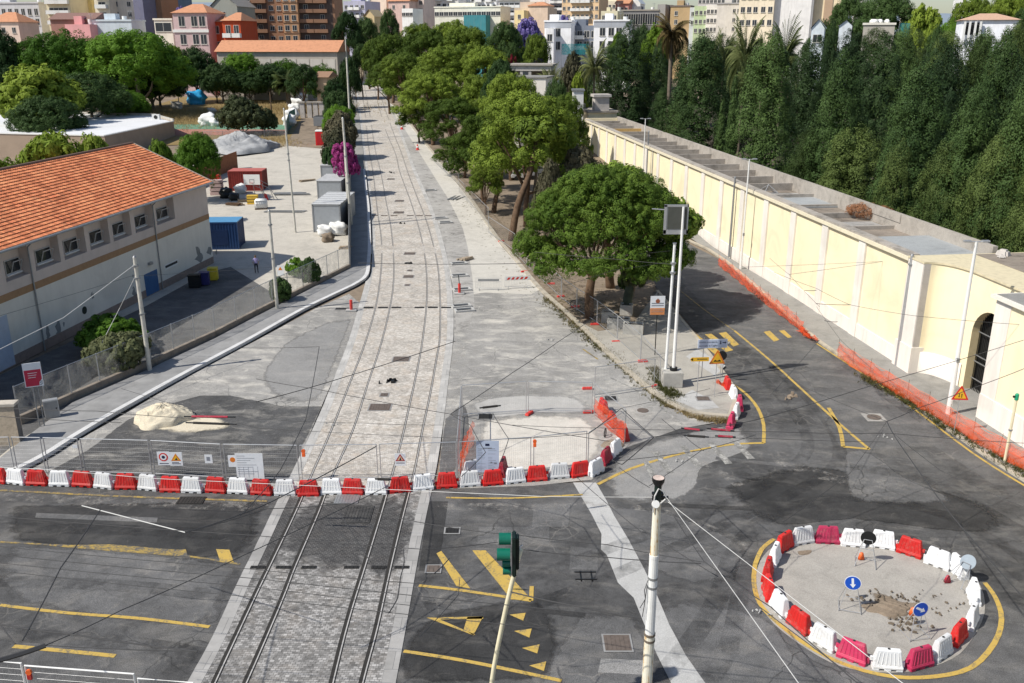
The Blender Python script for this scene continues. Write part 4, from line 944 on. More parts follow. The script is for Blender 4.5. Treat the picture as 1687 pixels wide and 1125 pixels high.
# boards tied to the front fence
def fsign(px0, px1, py0, py1, label, y_off=.42, mat=None, name='fence_notice', base=None):
    """flat board hung on the fence: distance from the fence line behind the barriers"""
    ym = base or lin(PY, 0) if False else None
    xm = (px0 + px1) / 2
    for a, b in zip(PY, PY[1:]):
        if a[0] <= xm <= b[0]: yb = a[1] + (b[1] - a[1]) * (xm - a[0]) / (b[0] - a[0])
    Y = (G(xm, yb) + Vector((0, .55, 0))).y - .04
    a, b = A(px0, py1, Y), A(px1, py0, Y); 
    t = thing(name, label, 'notice', (a.x, Y, a.z)); w_, h_ = b.x - a.x, b.z - a.z
    ob('board', MB().b2(0, w_, -.008, .008, 0, h_), mat or M['signwhite'], t); return t, w_, h_
t, w_, h_ = fsign(261,278,744,766,'white notice with a red prohibition ring on the front fence')
mb = MB(); poly_plate(circ(w_*.38, h_*.6, 24, w_/2), -.012, mb); ob('red_ring', mb, M['signred'], t)
mb = MB(); poly_plate(circ(w_*.27, h_*.6, 24, w_/2), -.016, mb); ob('ring_centre', mb, M['signwhite'], t)
mb = MB(); poly_plate(circ(w_*.14, h_*.6, 14, w_/2), -.019, mb); mb.b2(w_*.12, w_*.88, -.012, -.008, h_*.1, h_*.15); ob('print', mb, M['navy'], t)
t, w_, h_ = fsign(281,299,745,767,'white notice with a yellow warning triangle on the front fence')
mb = MB(); poly_plate([(w_*.1, h_*.36), (w_*.9, h_*.36), (w_/2, h_*.92)], -.012, mb); ob('triangle_border', mb, M['signorb'], t)
mb = MB(); poly_plate([(w_*.24, h_*.42), (w_*.76, h_*.42), (w_/2, h_*.78)], -.016, mb); ob('triangle', mb, M['signyel'], t)
mb = MB(); poly_plate([(w_*.4, h_*.44), (w_*.62, h_*.44), (w_*.55, h_*.62)], -.02, mb); mb.b2(w_*.15, w_*.85, -.012, -.008, h_*.12, h_*.17); mb.b2(w_*.15, w_*.7, -.012, -.008, h_*.22, h_*.26); ob('print', mb, M['navy'], t)
t, w_, h_ = fsign(338,349,749,763,'small white paper notice tied to the front fence')
ob('print', MB().b2(w_*.25, w_*.7, -.012, -.008, h_*.3, h_*.75), M['greyprint'], t)
t, w_, h_ = fsign(377,390,750,769,'small notice with coloured emblem left of the big sheet')
mb = MB(); poly_plate(circ(w_*.3, h_*.62, 16, w_*.5), -.012, mb); ob('emblem', mb, M['signorb'], t)
t, w_, h_ = fsign(120,127,733,738,'tiny white tag on the front fence at the kerb')
t, w_, h_ = fsign(391,432,747,790,'large white plan sheet hung low on the front fence')
mb = MB()
for i in range(9): mb.b2(w_*.06, w_*(.35 + .5*((i*37) % 10)/10), -.012, -.008, h_*(.9 - i*.085), h_*(.9 - i*.085) + .02)
for i in range(5): mb.b2(w_*(.1 + i*.17), w_*(.1 + i*.17) + .012, -.012, -.008, h_*.08, h_*.5)
ob('print_lines', mb, M['greyprint'], t)
t, w_, h_ = fsign(785,822,726,778,'tall pale works notice with a small blue flag and columns of text', mat=M['signlb'])
ob('flag', MB().b2(w_*.40, w_*.58, -.014, -.008, h_*.84, h_*.91), M['navy'], t)
mb = MB(); random.seed(3)
for i in range(13):
    z = h_*(.74 - i*.052)
    for a, b in ((.07, .45), (.52, .93)):
        if random.random() < .8: mb.b2(w_*a, w_*(a + (b - a)*random.uniform(.4, 1)), -.012, -.008, z, z + (.03 if i == 0 else .014))
mb.b2(w_*.3, w_*.68, -.014, -.012, h_*.755, h_*.785); mb.b2(w_*.62, w_*.7, -.014, -.012, h_*.3, h_*.34); mb.b2(w_*.78, w_*.9, -.014, -.012, h_*.27, h_*.31)
ob('print_lines', mb, M['greyprint'], t)
t, w_, h_ = fsign(651,668,747,767,'white plate with an orange works triangle over the right tram track')
mb = MB(); poly_plate([(w_*.05, h_*.38), (w_*.95, h_*.38), (w_/2, h_*.98)], -.012, mb); ob('triangle_border', mb, M['bdark'], t)
mb = MB(); poly_plate([(w_*.22, h_*.45), (w_*.78, h_*.45), (w_/2, h_*.84)], -.016, mb); ob('triangle', mb, plain('pale orange print', (.65, .42, .25, 1)), t)
mb = MB(); poly_plate([(w_*.4, h_*.47), (w_*.6, h_*.47), (w_*.52, h_*.7)], -.02, mb); mb.b2(w_*.1, w_*.9, -.012, -.008, h_*.2, h_*.25); ob('print', mb, M['navy'], t)
def lamp(px, py, label, base):
    Y = (G(px, base) + Vector((0, .5, 0))).y; p = A(px, py, Y)
    t = thing('warning_lamp', label, 'lamp', p)
    ob('lens', MB().cylx((0, 0, .1), .1, .07, (0, 1, 0), n=14), M['orange'], t); ob('battery_box', MB().b2(-.08, .08, -.05, .05, -.2, .0), M['orange'], t, False, .01); ob('bracket', MB().b2(-.015, .015, .05, .08, -.2, .1), M['galvd'], t)
lamp(500, 746, 'red orange warning lamp hung on the front fence by the left track', 801)
lamp(881, 730, 'orange warning lamp on a rod at the fenced pit', 787)
# red bollards
for (x, y, lab) in ((579, 512, 'short red bollard on a white base at the pavement corner'), (757, 484, 'dark topped red post on a white base beside the rubble trench'), (660, 300, 'tiny')):
    if lab == 'tiny': continue
    p = G(x, y, .02); t = thing('bollard', lab, 'bollard', p)
    ob('base', MB().box((0, 0, .06), (.9, .5, .12)), M['strip_conc'], t, False, .02)
    ob('post', MB().cylx((0, 0, .52), .12, .8, (0, 0, 1)), M['redfoot'], t)
    if y < 500: ob('stick', MB().tube([(0, 0, .9), (-.06, 0, 1.7)], .04, 6), M['black'], t)
# ------------------------------------------------------------------ POLES, LAMPS, WIRES
def W(px, py, h): 
    dx, dy, dz = ray(px, py); t = (h - H) / dz; return Vector((dx*t, dy*t, h))
rust = NT('rusty painted pole')
_p = rust.obj(); _m = rust.n('ShaderNodeMapping', {'Vector': _p, 'Scale': (9, 9, .45)}).outputs[0]
_f = rust.math('ADD', rust.math('MULTIPLY', rust.noise(_m, 1.3, 6, .65), .75), rust.math('MULTIPLY', rust.noise(_p, 7, 4), .25))
rust.fin(rust.ramp(_f, [(.28, (.80, .80, .76, 1)), (.52, (.74, .70, .56, 1)), (.60, (.55, .33, .12, 1)), (.70, (.22, .07, .02, 1))]), .6, .3)
rustw = plain('streaked white pole paint', (.76, .77, .76, 1), .5, .14, 2, coord='obj')
# foreground pole
base = A(1085, 787, 22.35); bx = Vector((base.x, base.y, 0)); ht = base.z
t = thing('catenary_pole', 'tall rust stained white pole standing nearest the camera with cables at its top', 'pole', bx)
ob('lower_tube', MB().tube([(0,0,0),(0,0,4.55)], [.165, .152], 16), rust.mat, t, False)
ob('middle_tube', MB().tube([(0,0,4.55),(0,0,7.15)], [.142, .134], 16), rustw, t)
ob('upper_tube', MB().tube([(0,0,7.15),(0,0,ht-.75)], [.120, .112], 16), rust.mat, t)
for z in (4.55, 4.35, 6.15, 6.45): ob('collar', MB().tube([(0,0,z-.035),(0,0,z+.035)], .168 if z < 5 else .150, 16), M['barkg'] if z < 5 else M['galvd'], t)
ob('collar', MB().tube([(0,0,7.1),(0,0,7.2)], .138, 16), rustw, t)
mb = MB().tube([(0,0,ht-.75),(0,0,ht-.12)], .10, 12); ob('neck', mb, M['greend'], t)
mb = MB().tube([(0,0,ht-.22),(0,0,ht-.1),(0,0,ht)], [.11,.17,.18], 12); ob('cap', mb, [M['black']], t)
ob('cap_top', MB().fan((0,0,ht+.004), .16, (0,0,-1), 12), plain('pinkish cap top', (.62,.50,.44,1), .8, .4, 6), t)
ob('round_plate', MB().cylx((-.07,-.17,ht-.72), .11, .04, (.2,-.8,.55), n=18), M['polew'], t)
mb = MB().tube([(-.12,-.12,ht-1.0),(-.1,-.12,ht-.5),(.0,-.10,ht-.28),(.14,-.08,ht-.38),(.26,-.06,ht-.62)], .022, 6); mb.tube([(.06,-.1,ht-.75),(.2,-.1,ht-.6),(.26,-.06,ht-.72)], .02, 6); ob('cable_loop', mb, M['wirew'], t)
mb = MB().bar((-.15,0,ht-.62),(.3,0,ht-.62),.06,.1); mb.bar((-.14,0,ht-.5),(.15,.05,ht-.5),.16,.07); ob('bracket', mb, M['black'], t)
mb = MB().tube([(-.14,-.05,6.4),(-.24,-.1,6.1),(-.2,-.1,5.8),(-.34,-.1,5.5)], .012, 5); mb.tube([(-.15,0,6.2),(-.22,-.1,5.6),(-.26,-.1,5.2)], .012, 5); ob('loose_cable', mb, M['wire'], t)
# traffic light on curved mast
Yt = 24.0; cp = [(858,905),(852,925),(844,958),(835,995),(827,1032),(820,1066),(814,1098),(810,1125),(807,1160)]
pts = [A(x, y, Yt) for x, y in cp]; b0 = Vector((pts[-1].x - .02, Yt, 0))
t = thing('traffic_light', 'green traffic light on a curved cream mast over the tram crossing', 'traffic light', b0)
P = [p - b0 for p in pts][::-1]; P = [Vector((0,0,0))] + P
ob('mast', MB().tube([tuple(p) for p in P], [.09, .085] + [.074] * (len(P) - 2), 12), M['polec'], t, True)
c = A(846, 915, Yt) - b0
bt = bpy.data.objects.new('signal_head', None)
def L_(x, y, z): return (c.x + x, c.y + y, c.z + z)
mb = MB(); mb.box(L_(.02, .05, .02), (.13, .50, 1.35)); mb.box(L_(.12, .05, .10), (.10, .34, 1.1)); bb = ob('backboard', mb, M['greend'], t, False, .03)
for i, (x, y, z, r, l) in enumerate([(-.26, .10, .52, .185, .36), (-.30, -.10, .10, .19, .40), (-.22, .04, -.28, .13, .25), (-.20, .06, -.56, .13, .25)]):
    mb = MB(); n = 18; q0, q1 = Vector(L_(x - l/2, y, z)), Vector(L_(x + l/2, y, z))
    for q in (q0, q1):
        pass
    mb.tube([q1, q0], r, n, 0, False); mb.tube([q1, q0], r*.93, n, 0, False); v = ob('visor', mb, M['green'], t, True)
    ob('lens', MB().fan(L_(x + l*.2, y, z), r*.92, (1, 0, 0), 16), M['glass'], v)
mb = MB().bar(L_(.14, .0, .12), L_(.22, 0, .16), .05, .05); mb.bar(L_(.2, 0, .30), L_(.2, 0, -.1), .05, .05); mb.bar(L_(.2, 0, .3), L_(.27, 0, .36), .04, .04); mb.bar(L_(.2, 0, .02), L_(.05, 0, .12), .04, .04); ob('mounting_clamp', mb, M['polew'], t)
# the same mast's neighbour: green capped post on the right pavement
p = G(1655, 760, .13); t = thing('signal_post', 'slim grey post with a green cap on the right pavement', 'post', p)
tp = A(1671, 648, p.y) - p
ob('post', MB().tube([(0,0,0), (tp.x*.0, 0, tp.z - .3)], .07, 10), M['polec'], t); ob('cap', MB().tube([(0,0,tp.z-.35),(0,0,tp.z-.05),(0,0,tp.z)], [.1,.1,.05], 10), plain('green cap paint', (.02,.32,.17,1), .4, .1), t)
ob('button', MB().box((-.13,0,tp.z-.18),(.12,.08,.1)), M['greend'], t); ob('collar', MB().tube([(0,0,1.75),(0,0,1.83)], .1, 10), M['galvd'], t)
# lamp post with the screen on a concrete block
p = G(1106, 634, .12); t = thing('lamp_post', 'tall white lamp post carrying a grey framed screen, on a concrete block', 'lamp post', p)
ob('column', MB().tube([(.08,0,1.0),(.1,0,11.4)], [.115,.07], 14), M['polew'], t)
ob('base_sleeve', MB().tube([(.08,0,.98),(.08,0,1.2)], .24, 16), M['black'], t)
ob('footing', MB().box((0,0,.5),(1.25,1.1,1.0)), M['conc_block'], t, False, .03)
ob('footing_ring', MB().cylx((-.63,-.1,.5), .3, .06, (1,0,0), n=20), M['conc_block'], t)
mb = MB().b2(-1.0,.42,.10,.28,9.75,11.5); sc_ = ob('screen', mb, M['galvd'], t)
mb = MB().b2(-.80,.34,.07,.098,10.05,11.38); ob('panel', mb, plain('dull screen panel', (.085,.09,.08,1), .35, .2), sc_)
mb = MB()
for a in ((-1.02,-.86),(.36,.44)): mb.b2(a[0],a[1],.085,.11,9.75,11.5)
mb.b2(-1.02,.44,.085,.112,11.39,11.52); mb.b2(-1.02,.44,.085,.112,9.72,9.98); ob('frame', mb, M['galv'], sc_)
ob('arm', MB().tube([(-1.0,.2,11.2),(-1.75,.2,11.25)], .035, 8), M['galv'], t)
q = p + Vector((-.38, .25, 0)); t = thing('catenary_pole', 'shorter pale pole right beside the lamp post with the screen', 'pole', q)
ob('tube', MB().tube([(0,0,1.0 if False else 0),(.12,0,9.1)], [.095,.08], 14), rustw, t); ob('cap', MB().tube([(.12,0,9.1),(.12,0,9.16)], .12, 12), M['galvd'], t)
for z in (7.9, 7.3): ob('clamp', MB().tube([(.1,0,z-.06),(.1,0,z+.06)], .17, 12), M['galvd'], t)
# street lamps along the yellow wall
def street_lamp(p, h, label, r=.07, thick=False):
    t = thing('street_lamp', label, 'street lamp', p, group='street lamps along the yellow wall')
    ob('column', MB().tube([(0,0,0),(0,0,.8),(0,0,h)], [r*1.7, r*1.6, r*.8], 12), M['polew'], t)
    ob('arm', MB().tube([(-.55,0,h),(.55,0,h)], .03, 6), M['galv'], t)
    for s in (-1, 1): ob('lantern', MB().box((s*.5, 0, h + .03),(.42,.26,.10)), M['galv'], t, False, .02)
    ob('junction_box', MB().box((0,-r-.06,3.4),(.16,.12,.26)), M['galvd'], t); return t
street_lamp(G(1562,682,.13), 10.3, 'thick white street lamp before the arched niche', .095)
street_lamp(G(1220,443,.13), 10.4, 'white street lamp midway along the yellow wall', .075)
street_lamp(Vector((17.4,121,T(121)+.1)), 10.0, 'farthest white street lamp along the yellow wall', .07)
def steel_pole(p, h, label, mat='galv', r=.1, lean=0, bands=(), cap=True, r2=None, g=None, name='utility_pole'):
    t = thing(name, label, 'pole', p, group=g)
    ob('shaft', MB().tube([(0,0,0),(lean*.5,0,h*.5),(lean,0,h)], [r, r*.9, r2 or r*.75], 12), M[mat] if isinstance(mat, str) else mat, t)
    for z in bands: ob('band', MB().tube([(lean*z/h,0,z-.05),(lean*z/h,0,z+.05)], r*1.25, 10), M['galvd'], t)
    if cap: ob('cap', MB().tube([(lean,0,h),(lean,0,h+.1)], [r*.85, r*.4], 10), M['galvd'], t)
    return t
steel_pole(G(1201,423,.13), 8.0, 'grey steel pole against the yellow wall, midway along it', 'galvd', .12, 0, (7.2,), g='poles against the yellow wall')
steel_pole(Vector((18.2,123,T(123))), 8.2, 'grey steel pole against the far end of the yellow wall', 'galvd', .12, g='poles against the yellow wall')
q = G(1477,602,.13); steel_pole(q, 7.6, 'thick grey pole at the stone corner before the niche', 'galv', .14, 0, (7.0,), g='poles against the yellow wall')
lp = plain('stained concrete pole', (.55,.53,.47,1), .7, .3, 3, coord='obj')
steel_pole(G(247,612,.13), 7.75, 'stained pale pole on the left pavement, nearest of the left poles', lp, .15, 0, (4.0, 6.4, 7.2))
steel_pole(G(457,510,.13), 8.1, 'white pole on the left pavement beside the ivy bush', lp, .14, 0, (4.3, 7.0))
steel_pole(G(487,383,.03), 13.6, 'tall slim floodlight pole in the middle of the yard', lp, .12, -.25, (8.1, 8.8))
p = G(579,372,.1); steel_pole(p, 12.2, 'tall pale pole beside the hoarding at the tram track', lp, .16, -.3, (5, 8))
steel_pole(p + Vector((-.5, 1.2, 0)), 8.6, 'shorter pale pole behind the tall one at the hoarding', lp, .13, 0, (6,))
steel_pole(Vector((A(574,150,172).x, 172, T(172))), 14.6, 'pale pole in front of the hedge row, second along the track', lp, .2, 0)
steel_pole(Vector((A(571,100,260).x, 260, T(260))), 16.5, 'farthest pale pole on the left of the track', lp, .2, 0)
steel_pole(Vector((A(589,90,300).x, 300, T(300))), 12, 'dark lamp post at the far end of the track', 'black', .22, 0)
steel_pole(G(449,205,.0), 6.5, 'wooden post by the green screen in the yard', 'bark', .16, 0, cap=False)
# overhead wires
def wire(pts, label, r=.011, mat='wire', sag=.0, name='overhead_wire', n=5, cat='wire', group='overhead wires'):
    P = []
    for a, b in zip(pts, pts[1:]):
        k = max(2, n) if sag else 2
        for i in range(k):
            t_ = i / k; q = Vector(a).lerp(Vector(b), t_); q.z -= sag * 4 * t_ * (1 - t_); P.append(q)
    P.append(Vector(pts[-1])); o = P[0].copy()
    w_ = ob(name, MB().tube([p - o for p in P], r * (1.45 if mat == 'wire' and r < .03 else 1), 5), M[mat]); w_.location = o
    return tag(w_, label, cat, group)
top = bx + Vector((0, 0, ht - .6))
wire([W(75,773,7.0), W(250,788,7.4), W(422,796,7.8), W(700,809,8.4), W(900,818,8.8), top], 'thick white cable sagging from the foreground pole across the barriers to the left', .009, 'wirew')
wire([W(-40,768,7.0), W(75,773,7.0)], 'end of the white cable at the far left', .013, 'wirew')
wire([top + Vector((.25,0,0)), A(1326,1140,13.0)], 'white and brown cable falling steeply right from the foreground pole', .009, 'wirew')
wire([top + Vector((.25,0,-.1)), A(1506,1140,14.0)], 'long white cable falling right over the roundabout', .009, 'wirew')
wire([A(135,833,30), A(305,877,27.5)], 'short white insulated rod over the left road', .02, 'wirew', name='insulated_rod', cat='rod')
bits = [
 ([(305,877),(400,846),(460,820),(620,735)], 'dark wire running from the white rod up to the right', .014),
 ([(305,877),(440,838),(560,830)], 'second dark wire leaving the end of the white rod', .010),
 ([(165,840),(100,935),(37,1055)], 'dark span wire crossing the left road steeply', .014),
 ([(-30,1095),(75,1063)], 'thick black arm at the lower left', .07),
 ([(75,1063),(200,1005),(390,920),(640,800)], 'thin dark wire from the black arm to the barriers', .010),
 ([(75,1063),(325,1073)], 'thin dark wire from the black arm along the road', .009),
 ([(-20,1025),(120,1045),(325,1073)], 'dark wire over the lower left road', .014),
 ([(25,1061),(-20,1000)], 'short dark wire rising left of the black arm', .012),
 ([(-20,898),(420,938),(700,962)], None, .007), ([(-20,912),(420,953),(1057,1018)], None, .008), ([(-20,925),(420,967),(800,1010)], None, .007), ([(-20,938),(420,984),(900,1035)], None, .007),
 ([(0,851),(420,882),(700,905),(820,893)], None, .008), ([(422,662),(552,626),(750,562)], 'dark wire rising right across the setts', .013), ([(422,624),(517,640),(742,682),(1004,727)], 'dark wire falling right across the setts to the pit', .010),
 ([(395,573),(526,571)], None, .008), ([(526,571),(514,639),(504,690),(462,774),(422,822),(395,850)], 'long dark wire dropping from the setts to the left barriers', .012),
 ([(422,690),(600,697),(735,700)], None, .006), ([(200,640),(422,705),(760,722)], None, .006), ([(0,672),(160,677),(330,690)], None, .009), ([(0,686),(200,696)], None, .009),
 ([(742,682),(844,614),(921,562),(1000,508)], 'dark wire rising right from beside the pit toward the pine', .011),
 ([(812,681),(838,723),(825,760)], 'bent dark wire over the pale rubble', .010), ([(742,682),(775,700),(800,745),(760,785)], None, .010),
 ([(970,714),(1024,672),(1077,720),(1025,765),(1008,757)], 'diamond of dark wire right of the pit', .013), ([(838,723),(970,714)], None, .008),
 ([(844,700),(1000,705),(1120,708)], None, .007), ([(1075,720),(1240,693),(1420,640),(1687,560)], 'long dark wire rising right over the side road', .010),
 ([(1024,672),(1170,640)], None, .006), ([(1008,760),(1160,741),(1157,741),(1070,800)], None, .008), ([(1157,741),(1130,720),(1090,690)], None, .008), ([(1158,741),(1245,716)], None, .008),
 ([(1020,770),(1070,803)], None, .009), ([(952,788),(1055,875)], None, .008), ([(1120,708),(1270,711),(1470,714),(1687,730)], None, .008), ([(1130,718),(1260,722),(1460,728)], None, .007),
 ([(1461,694),(1478,725),(1563,843),(1700,1000)], 'dark wire sweeping down past the roundabout', .013), ([(1461,694),(1510,673),(1600,640),(1700,602)], 'dark wire rising over the orange net', .010), ([(1470,712),(1550,775),(1687,835)], None, .007),
 ([(1330,640),(1461,694)], None, .007), ([(1461,694),(1400,780),(1290,860)], None, .006), ([(1270,650),(1350,560)], None, .008),
 ([(1110,850),(1160,925),(1270,1000),(1430,1140)], 'dark wire falling right below the white cable', .011), ([(1055,870),(1200,960),(1420,1125)], None, .009),
 ([(844,880),(1000,897),(1160,926)], None, .009), ([(860,905),(1000,918),(1155,928)], 'pale wire from the traffic light to the right', .010),
 ([(842,975),(960,1000),(1057,1018)], 'dark wire from the yellow stripes to the foreground pole', .013), ([(915,937),(1046,1010)], None, .009),
 ([(700,862),(830,880)], None, .009), ([(620,843),(700,862)], None, .009), ([(540,858),(575,893)], None, .012), ([(560,845),(610,925)], None, .010),
 ([(665,905),(666,925),(660,950),(655,985),(640,1010)], None, .012), ([(690,1050),(755,980),(757,955)], None, .008), ([(715,945),(740,920)], None, .012),
 ([(0,520),(215,455),(450,440)], None, .007), ([(460,505),(600,508),(745,503)], None, .006), ([(590,433),(745,435),(880,433)], 'dark wire level across the far setts', .014),
 ([(880,415),(1030,428),(1105,435)], None, .010), ([(940,428),(1105,413)], None, .010), ([(930,470),(1010,445),(1105,430)], None, .009),
 ([(1225,440),(1505,428)], None, .007), ([(1268,425),(1300,452),(1350,505)], None, .007), ([(1275,448),(1345,475),(1400,502),(1505,520),(1687,535)], None, .008), ([(1300,452),(1505,423)], None, .008),
 ([(1344,500),(1402,502)], None, .012), ([(1325,478),(1345,478)], None, .012), ([(1358,528),(1380,530)], None, .012), ([(1345,505),(1385,560),(1440,610)], None, .006)]
for px, lab, r in bits:
    h = 6.0 if max(q[1] for q in px) > 560 else 6.4
    wire([W(x, y, h) for x, y in px], lab or 'thin dark overhead wire of the tram and trolley web above the junction', r, 'wire', .03)
pL = G(247,612,.13) + Vector((0,0,7.3))
wire([pL, W(105,523,5.6), W(-10,580,5.0)], 'white wire from the nearest left pole down to the left edge', .018, 'wirew')
wire([pL + Vector((0,0,-.6)), W(197,508,4.0), G(165,570,2.2)], 'white guy wire down to the green bush by the facade', .018, 'wirew')
def insul(a, b, lab, h=6.0, mat='bdark'):
    p, q = W(*a, h), W(*b, h); t = thing('section_insulator', lab, 'insulator', p, group='section insulators on the trolley wires'); d = q - p
    ob('bar', MB().tube([d*.15, d*.85], .05, 6), M[mat], t); ob('end_fitting', MB().tube([d*0, d*.2], .03, 6), M['black'], t); ob('end_fitting', MB().tube([d*.8, d], .03, 6), M['black'], t)
insul((303,686),(388,687), 'dark red insulator bar over the sand spill, upper of two', mat='bdark'); insul((306,696),(390,699), 'dark insulator bar over the sand spill, lower of two', mat='groove')
insul((1122,705),(1158,709), 'dark red insulator bar near the island, upper left of four'); insul((1165,706),(1210,710), 'dark red insulator bar near the island, upper right of four')
insul((1126,717),(1168,720), 'dark red insulator bar near the island, lower left of four', mat='groove'); insul((1178,718),(1212,720), 'dark red insulator bar near the island, lower right of four')
insul((618,789),(645,790), 'dark insulator bar over the white barrier at the tracks', mat='groove'); insul((790,672),(825,668), 'short dark insulator over the far pit panel', mat='groove')
t = thing('wire_spacer', 'black square wire spacer hanging over the yellow marked road', 'wire fitting', W(966,950,6)); mb = MB()
for s in (-.16,.16): mb.bar((s,-.22,0),(s,.28,0),.05,.04)
for s in (-.18,.2): mb.bar((-.34,s,.03),(.3,s,.03),.03,.03)
ob('bars', mb, M['black'], t)
# near fence in the lower left corner
a, b = A(-60, 1085, 23), A(320, 1128, 22.2)
for k, (u, v) in enumerate(((0, .26), (.265, .75), (.755, 1.0))):
    p, q = a.lerp(b, u), a.lerp(b, v); L = (q - p).length
    t = thing('mesh_fence', f'white wire fence panel in the near left corner, {ORD[k]} from the left', 'fence panel', (p.x, p.y, 0), math.atan2(q.y-p.y, q.x-p.x), 'near corner fence panels'); f = MB()
    hz = p.z; f.tube([(.04,0,0),(.04,0,hz),(L-.04,0,hz),(L-.04,0,0)], .03, 8); ob('frame', f, M['polew'], t); f = MB()
    for i in range(1, 10): f.tube([(.04,0,hz-.22*i),(L-.04,0,hz-.22*i)], .004, 4)
    for i in range(1, int(L/.2)): f.tube([(.2*i,0,.1),(.2*i,0,hz)], .003, 3)
    ob('wire_mesh', f, M['galv'], t)
p = a.lerp(b, .27); t = thing('warning_lamp', 'orange red lamp on the near left corner fence', 'lamp', (p.x + .12, p.y - .06, p.z - .25))
ob('lens', MB().cylx((0,0,.06), .09, .07, (0,1,0), n=14), M['orange'], t); ob('battery_box', MB().b2(-.07,.07,-.04,.04,-.2,-.02), M['bred'], t, False, .01)
# ------------------------------------------------------------------ LEFT HOUSE
av = Vector((-.141, -.99, 0)).normalized(); bv = Vector((-av.y, av.x, 0)); o0 = Vector((-29.55, 87.5, 0)); rzL = math.atan2(av.y, av.x)
def facL(px, py, y=0):
    q = onplane(px, py, o0 + bv * y, bv) - o0; return q.dot(av), q.z
LEN, EV = 58.0, 7.95
house = thing('tiled_house', 'long two storey house with an orange tiled roof and small recessed windows on the left', 'house', o0, rzL)
plU = plaster('pinkish beige plaster', (.62, .53, .47, 1), .9, .10); plL = plaster('weathered grey white plaster', (.72, .69, .62, 1), .9, .10)
brown = plain('brown string course', (.36, .22, .12, 1), .85, .15); plinth = plain('brown plinth', (.27, .21, .18, 1), .9, .25)
zS = 4.45; M['wframe'] = plain('dull white frame', (.48,.47,.45,1), .7, .15)
rec = [((-52, 492), (-20, 433)), ((11, 465), (44, 411)), ((60, 447), (95, 395)), ((107, 429), (138, 379)), ((150, 413), (177, 364)), ((188, 398), (213, 352)), ((224, 384), (249, 339)), ((259, 370), (285, 328))]
RX = []
for lb, rt in rec:
    x1, za = facL(*lb); x0, zb = facL(*rt); RX.append((x0, x1))
zA = sum(facL(*r[0])[1] for r in rec[1:]) / 7; zB = EV - .12
mb = MB(); mb.b2(0, LEN, -.4, 0, .7, zS); ob('lower_wall', mb, plL, house)
mb = MB(); mb.b2(0, LEN, -.4, .015, 0, .7); ob('plinth', mb, plinth, house)
mb = MB(); mb.b2(0, LEN, -.35, .03, zS, zS + .5); ob('string_course', mb, brown, house)
mb = MB(); mb.b2(0, LEN, -.4, 0, zS + .5, zA); mb.b2(0, LEN, -.4, 0, zB, EV); xs = sorted(RX); e = 0
for x0, x1 in xs: mb.b2(e, x0, -.7, 0, zA, zB); e = x1
mb.b2(e, LEN, -.7, 0, zA, zB); mb.b2(0, LEN, -.7, -.4, zA - .12, zA - .003); mb.b2(0, LEN, -.9, -.65, zA - .1, zB)
mb.b2(0, .4, -14.4, -.4, 0, EV); mb.prism([(0, -14.4), (0, -14.39), (.4, -14.39)], 0, 1)
mb.add([(0,-14.4,EV),(0,0,EV),(0,-7.2,11.3),(.4,-14.4,EV),(.4,0,EV),(.4,-7.2,11.3)], [(0,1,2),(3,5,4),(0,2,5,3),(1,4,5,2)]); ob('upper_wall', mb, plU, house)
for i, (x0, x1) in enumerate(xs):
    w_ = (x1 - x0); zb = zA + .22; hw = 1.0; xa = x0 + w_*.06; xb = x0 + w_*.66
    wn = ob('window', MB().b2(xa, xb, -.67, -.59, zb, zb + hw), M['wframe'], house)
    mb = MB(); ob('pane', mb.b2(xa + .06, xb - .06, -.63, -.575, zb + .08, zb + hw - .08), M['glass'], wn)
    mb = MB().b2(xa - .02, xb + .05, -.65, -.45, zb - .07, zb); ob('sill', mb, M['polew'], wn)
    mb = MB(); q0, q1 = xa + .08, xb - .5; mb.bar((q0, -.56, zb + .08), (q0, -.3, zb + .82), .05, .05); mb.bar((q1, -.56, zb + .08), (q1, -.3, zb + .82), .05, .05); mb.bar((q0, -.3, zb + .82), (q1, -.3, zb + .82), .05, .05); ob('sash', mb, M['wframe'], wn)
tile = NT('terracotta tiles'); u = tile.uvc()
br = tile.n('ShaderNodeTexBrick', {'Vector': u, 'Color1': (.80, .30, .14, 1), 'Color2': (.46, .15, .07, 1), 'Mortar': (.30, .10, .05, 1), 'Scale': 1, 'Mortar Size': .01, 'Brick Width': .26, 'Row Height': .36}, offset=0)
cc = tile.mix(.5, br.outputs['Color'], tile.ramp(tile.noise(tile.pos(), .6, 5), [(.3, g4(.25)), (.7, g4(.72))]), 'OVERLAY')
cc = tile.mix(tile.math('MULTIPLY', tile.ramp(tile.noise(tile.pos(), 1.4, 6, .7), [(.56, (0,0,0,1)), (.7, (1,1,1,1))]), .45), cc, (.20, .14, .10, 1))
tile.fin(cc, .85, .2); TILE = tile.mat
